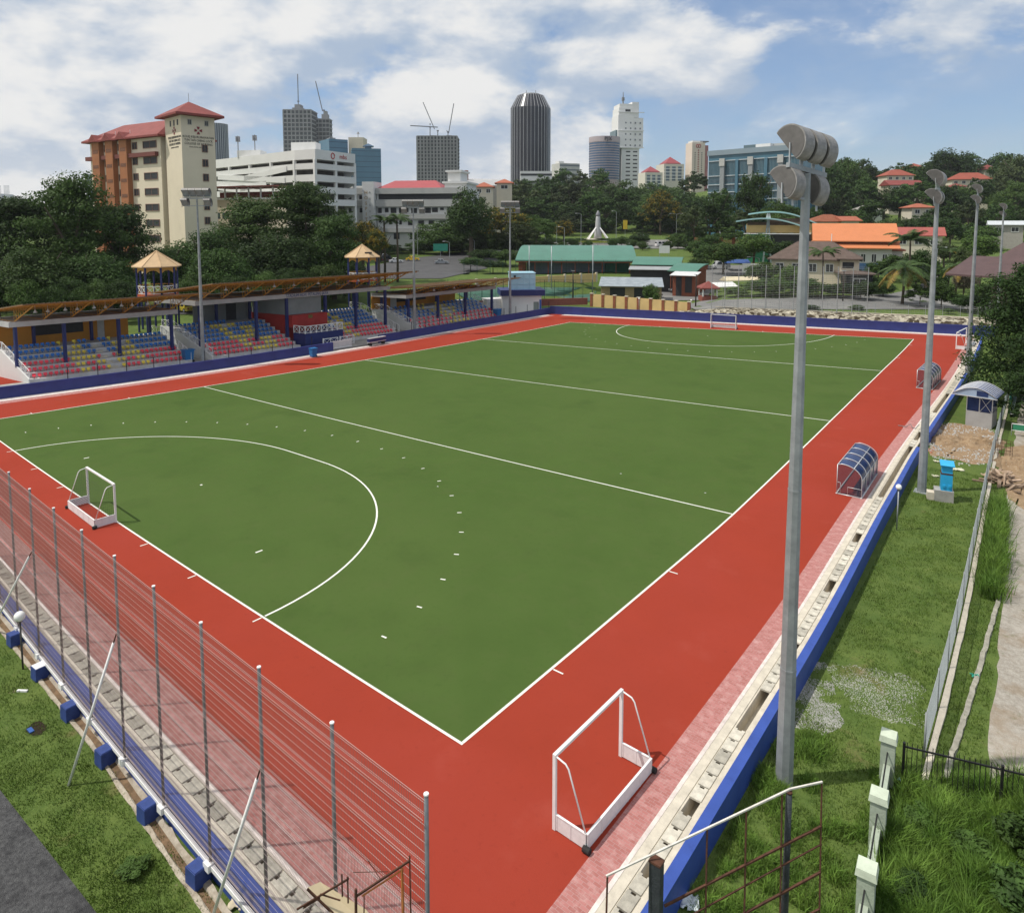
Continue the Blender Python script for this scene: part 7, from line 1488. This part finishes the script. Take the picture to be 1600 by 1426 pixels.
for k, (px, t, D) in enumerate(((-10, 420, 96), (40, 428, 95), (95, 425, 96), (140, 430, 97), (190, 428, 98), (300, 420, 108), (360, 424, 106), (405, 418, 108), (455, 412, 112), (505, 405, 116), (545, 400, 122))): ptree('dark bush in the thicket just behind the grandstand roofs', px, t, D, 75, 60, (LD, LM)[k % 2], 'round', 14, 'bushes behind the grandstand roofs', 'shrub', **BIG)
ptree('tree with yellow blossom left of the two palms by the white block', 566, 336, 150, 75, 70, LY, 'round', 16, nb=110, per=90, leaf=.02); ptree('smaller yellow blossom tree just left of the palms', 590, 352, 146, 46, 50, LY, 'round', 17, nb=90, per=80, leaf=.022)
for (px, t, D, w, ch, mt, form, seed, lb) in (
    (690, 340, 244, 96, 56, LM, 'round', 18, 'round green tree in front of the right end of the white block'), (735, 288, 225, 90, 95, LD, 'round', 19, 'tall dark tree at the right end of the white block'), (722, 332, 246, 80, 62, LD, 'layer', 12, 'dark tree over the road right of the white block'), (785, 326, 235, 84, 62, LY, 'umbrella', 20, 'spreading tree with yellow blossom above the roundabout road'), (838, 338, 240, 64, 52, LM, 'umbrella', 21, 'green umbrella tree left of the rocket monument'), (881, 340, 262, 40, 36, LY, 'round', 16, 'small yellow blossom tree left of the rocket monument'), (752, 350, 244, 66, 48, LD, 'umbrella', 22, 'dark umbrella tree by the thin street lamps'), (810, 350, 228, 60, 46, LO, 'umbrella', 20, 'olive umbrella tree behind the sports hall'), (1032, 302, 345, 60, 62, LY, 'umbrella', 20, 'tree with faint yellow blossom right of the banded tower'), (662, 374, 246, 50, 26, LM, 'round', 18, 'low bushy tree at the white block right of the middle mast')):
    ptree(lb, px, t, D, w, ch, mt, form, seed, None, nb=100, per=80, leaf=.022)
# the belt of woodland: rows of single trees
rt = random.Random(77); variants = [('round', LD, 23), ('round', LD, 24), ('umbrella', LO, 25), ('round', LM, 26), ('layer', LD, 27), ('umbrella', LD, 22)]
def belt(label, D, pxs, sky, w, ch, group, jit=7, skip=lambda px: False, pick=None):
    px = pxs[0]
    while px < pxs[1]:
        if not skip(px):
            f, mt, sd = rt.choice(pick or variants); d = D * rt.uniform(.95, 1.06); k = rt.uniform(.8, 1.25); ptree(label, px, pl(px, sky) + rt.uniform(-jit, jit), d, w * k, ch * rt.uniform(.85, 1.15), mt, f, sd, group, nb=64, per=52, leaf=.036)
        px += w * rt.uniform(.36, .54)
belt('dark woodland tree in the belt behind the rocket monument', 455, (690, 1290), [(690, 298), (760, 290), (830, 282), (900, 266), (960, 278), (1010, 284), (1060, 284), (1100, 268), (1150, 292), (1290, 250)], 58, 84, 'trees of the back row of the woodland belt', 6, lambda px: 1098 < px < 1250)
belt('woodland tree in the belt between the roundabout and the towers', 395, (700, 1300), [(700, 305), (800, 296), (880, 286), (960, 292), (1050, 300), (1110, 305), (1300, 290)], 62, 84, 'trees of the middle row of the woodland belt', 7, lambda px: 1130 < px < 1235)
belt('woodland tree overlooking the roundabout road', 372, (700, 1105), [(700, 320), (800, 318), (900, 308), (1000, 312), (1105, 312)], 58, 74, 'trees of the front row of the woodland belt', 7)
belt('low tree of the wood edge above the far road', 358, (830, 1110), [(830, 345), (930, 342), (960, 335), (1110, 335)], 46, 44, 'trees at the wood edge above the far road', 5)
ptree('dark tree standing in front of the teal glass office', 1176, 262, 285, 62, 90, LD, 'round', 23, nb=90, per=70, leaf=.028); ptree('tree in front of the left part of the teal glass office', 1122, 288, 280, 60, 75, LD, 'round', 24, nb=90, per=70, leaf=.028); ptree('tree at the foot of the teal glass office', 1215, 305, 262, 60, 60, LM, 'round', 26, nb=90, per=70, leaf=.028)
belt('tree of the row below the teal glass office', 255, (1085, 1270), [(1085, 322), (1180, 326), (1270, 318)], 46, 46, 'trees below the teal glass office', 5)
belt('dark bushy tree of the low row in front of the roundabout', 286, (790, 925), [(790, 366), (925, 373)], 34, 24, 'low trees left of the rocket monument', 2, pick=[('round', LD, 24), ('round', LM, 26)]); belt('dark bushy tree of the low row right of the rocket monument', 292, (945, 1100), [(945, 373), (1100, 368)], 34, 22, 'low trees right of the rocket monument', 2, lambda px: 1018 < px < 1048, pick=[('round', LD, 24), ('round', LM, 26)])
belt('dark roadside tree between the white block and the sports hall', 262, (655, 800), [(640, 380), (700, 372), (800, 372)], 44, 34, 'roadside trees beside the white block', 4, pick=[('round', LD, 24), ('umbrella', LD, 22), ('round', LM, 26)])
for k, (px, t, D, w, mt) in enumerate(((1345, 418, 150, 50, LD), (1362, 428, 140, 44, LM), (1385, 436, 134, 46, LD), (1400, 400, 158, 50, LM), (1436, 410, 150, 54, LD), (1456, 398, 158, 40, LM), (1472, 412, 146, 40, LD), (1450, 428, 138, 34, LM), (1376, 404, 164, 44, LD), (1545, 440, 118, 50, LM), (1110, 362, 232, 50, LD), (1140, 356, 240, 46, LM), (1090, 372, 222, 40, LD), (1160, 378, 200, 46, LD), (1095, 400, 185, 40, LM), (1225, 378, 190, 56, LD))): ptree('leafy garden tree among the houses and roads beyond the pitch', px, t, D, w, 40, mt, ('round', 'umbrella')[k % 4 == 3], (18, 24, 26)[k % 3], 'garden trees among the houses and roads', nb=80, per=70, leaf=.028)
for k, (px, t, D, w, ch, mt) in enumerate(((742, 352, 236, 56, 46, LD), (770, 356, 238, 52, 44, LM), (798, 362, 232, 50, 40, LD), (822, 364, 228, 44, 36, LM), (700, 362, 250, 44, 36, LD), (756, 386, 205, 60, 22, LD), (790, 388, 202, 60, 22, LM), (735, 400, 188, 46, 18, LD), (770, 404, 182, 56, 18, LD), (1088, 352, 262, 50, 40, LD), (1062, 362, 268, 40, 30, LM), (1000, 360, 272, 36, 24, LD), (850, 372, 245, 44, 26, LD))): ptree('dark leafy tree among those screening the road between stand and sports hall' if k < 9 else 'dark leafy tree among those edging the roundabout lawn', px, t, D, w, ch, mt, 'round', (18, 24, 26)[k % 3], 'trees screening the road by the sports hall' if k < 9 else 'trees edging the roundabout lawn', nb=80, per=70, leaf=.028)
# right hand hill
belt('hill tree on the skyline at the right', 470, (1262, 1625), [(1262, 252), (1300, 241), (1345, 240), (1368, 262), (1400, 268), (1425, 255), (1560, 240), (1625, 232)], 56, 66, 'skyline trees of the right hill', 6)
for px, t, D, w, lb, mt, f in ((1482, 228, 445, 92, 'great dark tree on the right hill between the two red roofs', LD, 'round'), (1322, 240, 400, 80, 'tall bushy tree on the hill left of the red roofs', LM, 'round'), (1290, 246, 390, 70, 'dark tree on the hill behind the nearest lamp heads', LD, 'round'), (1590, 232, 400, 90, 'pale leafed tree at the right edge of the hill', LO, 'round'), (1582, 288, 330, 70, 'light green tree at the right edge below the hill top', LB_, 'umbrella')): ptree(lb, px, t, D, w, 95, mt, f, 23 if mt == LD else 26, nb=120, per=90, leaf=.022)
belt('tree on the wooded slope below the hill houses', 365, (1262, 1625), [(1262, 292), (1330, 286), (1375, 285), (1440, 286), (1462, 282), (1490, 283), (1550, 284), (1625, 282)], 54, 56, 'trees of the upper slope', 4)
belt('tree on the wooded slope above the orange hall', 300, (1262, 1625), [(1262, 322), (1345, 318), (1380, 335), (1480, 322), (1625, 320)], 56, 50, 'trees of the middle slope', 5)
belt('tree of the lowest slope row behind the houses', 252, (1255, 1540), [(1255, 338), (1350, 346), (1400, 340), (1480, 338), (1540, 352)], 54, 42, 'trees of the lower slope', 4, lambda px: 1262 < px < 1345)
# distant wood at the left: reads as one mass
def farwood():
    r = random.Random(5); m = MB()
    for k in range(26000):
        D = 420 * (r.random() ** 2 * 4 + 1); t = r.uniform(-.95, .12); p = CP + Vector((-math.sin(YAW), math.cos(YAW), 0)) * D + CR * (t * D); s = r.uniform(1.4, 3.4) * (D / 700) ** .5; z = hz(p.x, p.y) + r.uniform(2, 13) + 4 * noise.noise((p.x * .02, p.y * .02, 0)); n = Vector((r.gauss(0, .6), r.gauss(0, .6), 1)).normalized(); u = n.orthogonal().normalized() * s; w = n.cross(u); m.quad(Vector((p.x, p.y, z)) - u, Vector((p.x, p.y, z)) + w * .7, Vector((p.x, p.y, z)) + u, Vector((p.x, p.y, z)) - w * .7)
    o = m.build('forest', LD); tag(o, 'distant dark woodland filling the plain behind the town buildings', 'forest', None, 'stuff')
farwood()
# palms
frond_g = leafmat('palm_frond', (.035, .065, .018), (.06, .1, .028), rand=.1, trans=.15); frond_y = leafmat('dry_palm_frond', (.20, .14, .03), (.34, .24, .06), rand=.1, trans=.15)
def frond(m, L, up, droop, r, w=.5):
    pts = []; 
    for k in range(9): t = k / 8; pts.append(Vector((L * (t - .12 * t * t), 0, L * (up * t - droop * t * t))))
    for a, b in zip(pts, pts[1:]): m.bar(a, b, .035 * L / 3, .03)
    for k in range(26):
        t = .1 + .9 * k / 26; i = min(7, int(t * 8)); p = pts[i].lerp(pts[i + 1], t * 8 - i); d = (pts[i + 1] - pts[i]).normalized(); l = w * L * .42 * math.sin(math.pi * min(1, t * .85 + .14)) + .12
        for s in (-1, 1):
            e = p + Vector((d.x * .5, s * .85, d.z * .5 - .35 + r.uniform(-.12, .12))) * l; q = d * .045 * L / 2; m.quad(p - q, p + q, e + q * .2, e - q * .2)
def palm(label, px, pyt, D, Rf, nf=16, dry=3, trunk_r=.14, name='palm_tree', clump=0):
    p = Q(px, D); p.z = hz(p.x, p.y); H = max(.6, zpx(px, pyt, D) - p.z - Rf * .35); r = random.Random(int(px)); g = thing(name, label, 'palm tree', p); MB().tube([(0, 0, -.1), (.1, .05, H * .5), (0, 0, H)], [trunk_r * 1.3, trunk_r, trunk_r * .8], 8).build('trunk', bark, g, True)
    for k in range(nf):
        m = MB(); dr = k < dry; frond(m, Rf * r.uniform(.8, 1.1), (.15 if dr else r.uniform(.35, 1.0)), (.9 if dr else r.uniform(.5, .9)), r); o = m.build('frond', frond_y if dr else frond_g, g); o.location = (0, 0, H); o.rotation_euler = (0, 0, 6.28 * k / nf * 2.4 + r.uniform(-.2, .2))
    return g
palm('coconut palm with yellowing lower fronds by the road behind the far wall', 1416, 402, 124, 5.6, 18, 6, .2); palm('tall dark green palm behind the coconut palm with yellow fronds', 1424, 362, 150, 5.8, 18, 0, .2); palm('young palm in front of the grey brown bungalow', 1288, 384, 132, 3.8, 14, 0); palm('left of two royal palms in front of the white block', 600, 335, 152, 3.9, 15, 0, .22); palm('right of two royal palms in front of the white block', 620, 333, 152, 3.9, 15, 0, .22); palm('yellow leafed palm beside the driveway behind the second mast', 1499, 405, 132, 3.6, 12, 7); palm('small palm tuft at the left of the pale blossom tree', 1487, 384, 150, 3.2, 12, 1)
# middle distance shrubs and small trees
for (px, t, D, w, ch, mt, form, seed, lb) in (
    (1132, 374, 172, 74, 42, LM, 'round', 18, 'round green tree left of the street lamp by the notice banner'), (1180, 358, 176, 66, 46, LB_, 'round', 26, 'bright bushy tree below the aqua roofs'), (1100, 378, 190, 40, 26, LD, 'round', 24, 'dark bush left of the round green tree at the terrace wall'), (1205, 404, 152, 100, 34, LM, 'round', 26, 'spreading shrub in front of the grey brown bungalow'), (1240, 410, 140, 60, 30, LB_, 'round', 18, 'bright shrub left of the young palm'), (1200, 432, 136, 90, 36, LM, 'round', 18, 'shrub behind the tall wire fence, left one'), (1262, 432, 134, 80, 36, LD, 'round', 24, 'shrub behind the tall wire fence, middle one'), (1312, 440, 134, 70, 34, LM, 'round', 26, 'shrub behind the tall wire fence, right one'), (1154, 448, 138, 50, 24, LB_, 'round', 18, 'pale shrub by the entrance behind the tall wire fence'), (1350, 436, 130, 56, 34, LD, 'round', 24, 'dark shrub right of the tall wire fence'), (1020, 440, 132, 34, 40, LM, 'round', 18, 'small tree growing at the yellow wall'), (1444, 448, 122, 46, 30, LM, 'umbrella', 21, 'young tree with thin double trunk by the road'), (1440, 384, 160, 66, 52, LD, 'round', 23, 'dark leafy tree right of the dull red roof'), (1478, 372, 168, 40, 40, LO, 'round', 26, 'olive tree behind the second mast'), (1535, 362, 150, 74, 46, LB_, 'round', 18, 'bright green tree left of the dark purple roof'), (1512, 388, 140, 44, 26, mat('pinkish', (.2, .15, .1)) if False else LO, 'umbrella', 21, 'small flat topped ornamental tree on the lawn'), (1512, 416, 134, 40, 34, leafmat('pale_blossom', (.16, .15, .09), (.32, .28, .2)), 'round', 26, 'pale blossom shrub left of the dark roofed house'), (1478, 434, 120, 52, 36, LM, 'round', 18, 'round shrub beside the driveway'), (1520, 458, 116, 70, 14, LD, 'round', 24, 'clipped hedge in front of the dark roofed house'), (1270, 486, 118, 40, 26, LD, 'round', 24, 'small bush behind the far wall left of the nearest mast'), (1345, 482, 118, 30, 12, LM, 'round', 18, 'low tuft of bush at the roadside'), (1490, 484, 113, 24, 8, LM, 'round', 18, 'tiny bush by the road near the corner'), (640, 386, 250, 60, 14, LD, 'round', 24, 'dark bush at the foot of the white block'), (606, 380, 246, 50, 20, LM, 'round', 18, 'green bush under the two palms'), (705, 382, 246, 80, 16, LD, 'round', 23, 'dark hedge like bush by the green direction sign'), (585, 384, 236, 60, 20, LD, 'round', 23, 'dark bush under the yellow blossom trees')):
    ptree(lb, px, t, D, w, ch, mt, form, seed, None, 'tree' if ch > 38 else 'shrub', nb=80, per=70, leaf=.028)
for k, (px, t, D) in enumerate(((880, 379, 255), (898, 376, 262), (918, 378, 258), (958, 374, 262), (972, 370, 268), (988, 376, 258), (1005, 378, 250), (1045, 378, 250), (1060, 374, 256), (1075, 378, 250), (862, 380, 250))): ptree('young round tree in the row planted in front of the roundabout', px, t - 3, D, 22, 22, rt.choice((LM, LD)), 'round', 18, 'young trees planted in front of the roundabout', nb=80, per=70, leaf=.028)
m = MB(); p = GB(934, 380)
for k in range(900): a, q = rnd.uniform(0, 6.28), 9.5 * math.sqrt(rnd.random()); c = Vector((p.x + q * math.cos(a), p.y + q * math.sin(a), hz(p.x, p.y) + .3 + rnd.uniform(0, .4))); s = .3; m.quad(c + Vector((-s, 0, 0)), c + Vector((0, -s, .2)), c + Vector((s, 0, 0)), c + Vector((0, s, .1)))
tag(m.build('flower_bed', leafmat('yellow_green_bed', (.11, .15, .02), (.24, .27, .03))), 'yellow green flower bed round the rocket monument', 'flower bed', None, 'stuff')
# the leafy tree at the right edge
def neartree():
    p = F(15.5, 63, ZG); tree('large leafy tree at the right edge overhanging the fence and the booth', p, 13.2, 13.5, 12.2, LN, 'layer', 31, 300, 230, .0125); p2 = F(15.6, 55, ZG); tree('lower leafy tree beside the guard booth at the right edge', p2, 8.4, 7.5, 7.6, LN, 'layer', 32, 150, 190, .017); tree('dark leafy tree behind the large one at the right edge', F(17.5, 74, ZG), 13.5, 12, 12.6, LN, 'round', 33, 200, 170, .016)
neartree()
# grass: blades on the near verges (real thin blades)
gb = leafmat('grass_blades', (.07, .125, .018), (.14, .21, .04), rand=0, trans=.2, sc=1.2); gl = leafmat('tall_grass_blades', (.07, .145, .022), (.16, .26, .045), rand=0, trans=.2, sc=.9)
def blades(label, name, m_, n, fn, hr, wr, seed, lean=.6):
    r = random.Random(seed); V, Fc = [], []
    while n > 0:
        q = fn(r)
        if q is None: n -= .3; continue
        x, y, k = q; h = r.uniform(*hr) * k; w = r.uniform(*wr); a = r.uniform(0, 6.28); c, s = math.cos(a), math.sin(a); b = r.uniform(0, 6.28); l = h * lean * r.uniform(.3, 1.2); dx, dy = l * math.cos(b), l * math.sin(b); i = len(V)
        V += [(x - w * c, y - w * s, ZG), (x + w * c, y + w * s, ZG), (x + dx * .35 + w * .8 * c, y + dy * .35 + w * .8 * s, ZG + h * .6), (x + dx * .35 - w * .8 * c, y + dy * .35 - w * .8 * s, ZG + h * .6), (x + dx, y + dy, ZG + h)]
        Fc += [(i, i + 1, i + 2, i + 3), (i + 3, i + 2, i + 4)]; n -= 1
    me = bpy.data.meshes.new(name); me.from_pydata(V, [], Fc); me.materials.append(m_); o = bpy.data.objects.new(name, me); COL.objects.link(o); return tag(o, label, 'grass', None, 'stuff')
def verge(r):
    y = 2 + 38 * r.random() ** 1.6; x = r.uniform(7.2, 12.6)
    if noise.noise((x * .8, y * .8, 2)) + .6 * noise.noise((x * 3, y * 3, 7)) < r.uniform(-.55, .25): return None
    if 6.9 < x < 10.6 and 9.3 < y < 13.4 and r.random() < .7: return None
    p = F(x, y); return p.x, p.y, 1
blades('short rough grass on the verge between the blue wall and the wire fence', 'verge_grass', gb, 70000, verge, (.04, .13), (.006, .012), 3)
cl = []
rc = random.Random(14)
for k in range(46): cl.append((rc.uniform(7.3, 10.6), rc.uniform(-1.5, 8.4), rc.uniform(.25, .7)))
def clumps(r):
    c = r.choice(cl); a, q = r.uniform(0, 6.28), c[2] * r.random() ** .7; p = F(c[0] + q * math.cos(a), c[1] + q * math.sin(a)); return p.x, p.y, 1 - .5 * q / c[2]
blades('coarse long grass in clumps round the foot of the nearest floodlight mast', 'long_grass', gl, 15000, clumps, (.18, .5), (.006, .012), 4, .9)
def plot(r):
    p = G(r.uniform(1365, 1640), r.uniform(1225, 1470), ZG)
    x, y = Finv(p.x, p.y)
    if x < 10.75: return None
    return p.x, p.y, .55 + .6 * abs(noise.noise((p.x * .9, p.y * .9, 1))) * 2
blades('tall bright grass filling the overgrown plot in the bottom right corner', 'tall_grass', gl, 30000, plot, (.35, .95), (.007, .014), 5, .7)
def strip_(r):
    y = r.uniform(22, 34); x = 11.9 + .25 * r.gauss(0, 1) + .3; p = F(x, y)
    if noise.noise((y * .9, 3, 0)) < -.15: return None
    return p.x, p.y, 1
blades('tall reedy grass along the outside of the wire fence', 'reed_grass', gl, 5000, strip_, (.5, 1.3), (.01, .018), 6, .6)
def left_(r):
    p = G(r.uniform(-20, 420), r.uniform(960, 1440), ZG); x, y = Finv(p.x, p.y)
    if y > -7.5: return None
    if -7.95 < y < -7.3 + 0 and r.random() < .6: return None
    if noise.noise((p.x * .9, p.y * .9, 4)) + .5 * noise.noise((p.x * 3, p.y * 3, 7)) < r.uniform(-.6, .25): return None
    return p.x, p.y, 1
blades('short rough grass left of the wire fence', 'lawn_grass', gb, 45000, left_, (.03, .1), (.006, .011), 7)
def shrub(label, p, H, w, mt, seed): return tree(label, p, H, w, H * .95, mt, 'round', seed, 45, 70, .05, None, 'shrub')
shrub('dark feathery shrub below the black picket fence', G(1520, 1345, ZG), .8, 1.3, LM, 34); shrub('dark shrub at the bottom of the pale green wall', G(1420, 1415, ZG), .9, 1.3, LD, 35); shrub('dark shrub in the tall grass at the bottom right corner', G(1600, 1440, ZG), 1.3, 1.9, LD, 34); shrub('feathery shrub right behind the first pale pier', G(1440, 1300, ZG), .8, 1.2, LM, 35); shrub('leafy shrub at the right edge below the black fence', G(1610, 1350, ZG), 1.5, 1.9, LM, 36)
shrub('small weedy bush in the grass at the bottom left', G(210, 1362, ZG), .35, .95, LM, 34); shrub('green bush between two blue footings at the wire fence', G(302, 1306, ZG), .6, .7, LB_, 35); shrub('dark weed at the ditch by the cream sack', G(400, 1424, ZG), .4, .6, LM, 36)
# ---------------------------------------------------------------- air
def haze():
    m = MB().box(-2800, 1200, -120, 3200, -3, 210); o = m.build('haze', None); o.data.materials.clear()
    h = bpy.data.materials.new('pale_air'); h.use_nodes = True; nt = h.node_tree; nt.nodes.clear(); out = nt.nodes.new('ShaderNodeOutputMaterial'); v = nt.nodes.new('ShaderNodeVolumePrincipled'); v.inputs['Color'].default_value = (.86, .9, .96, 1); v.inputs['Density'].default_value = .00008; v.inputs['Anisotropy'].default_value = .2
    nt.links.new(v.outputs[0], out.inputs['Volume']); o.data.materials.append(h); o['kind'] = 'stuff'; o['label'] = 'thin pale air between the pitch and the far town'; o['category'] = 'haze'
haze()
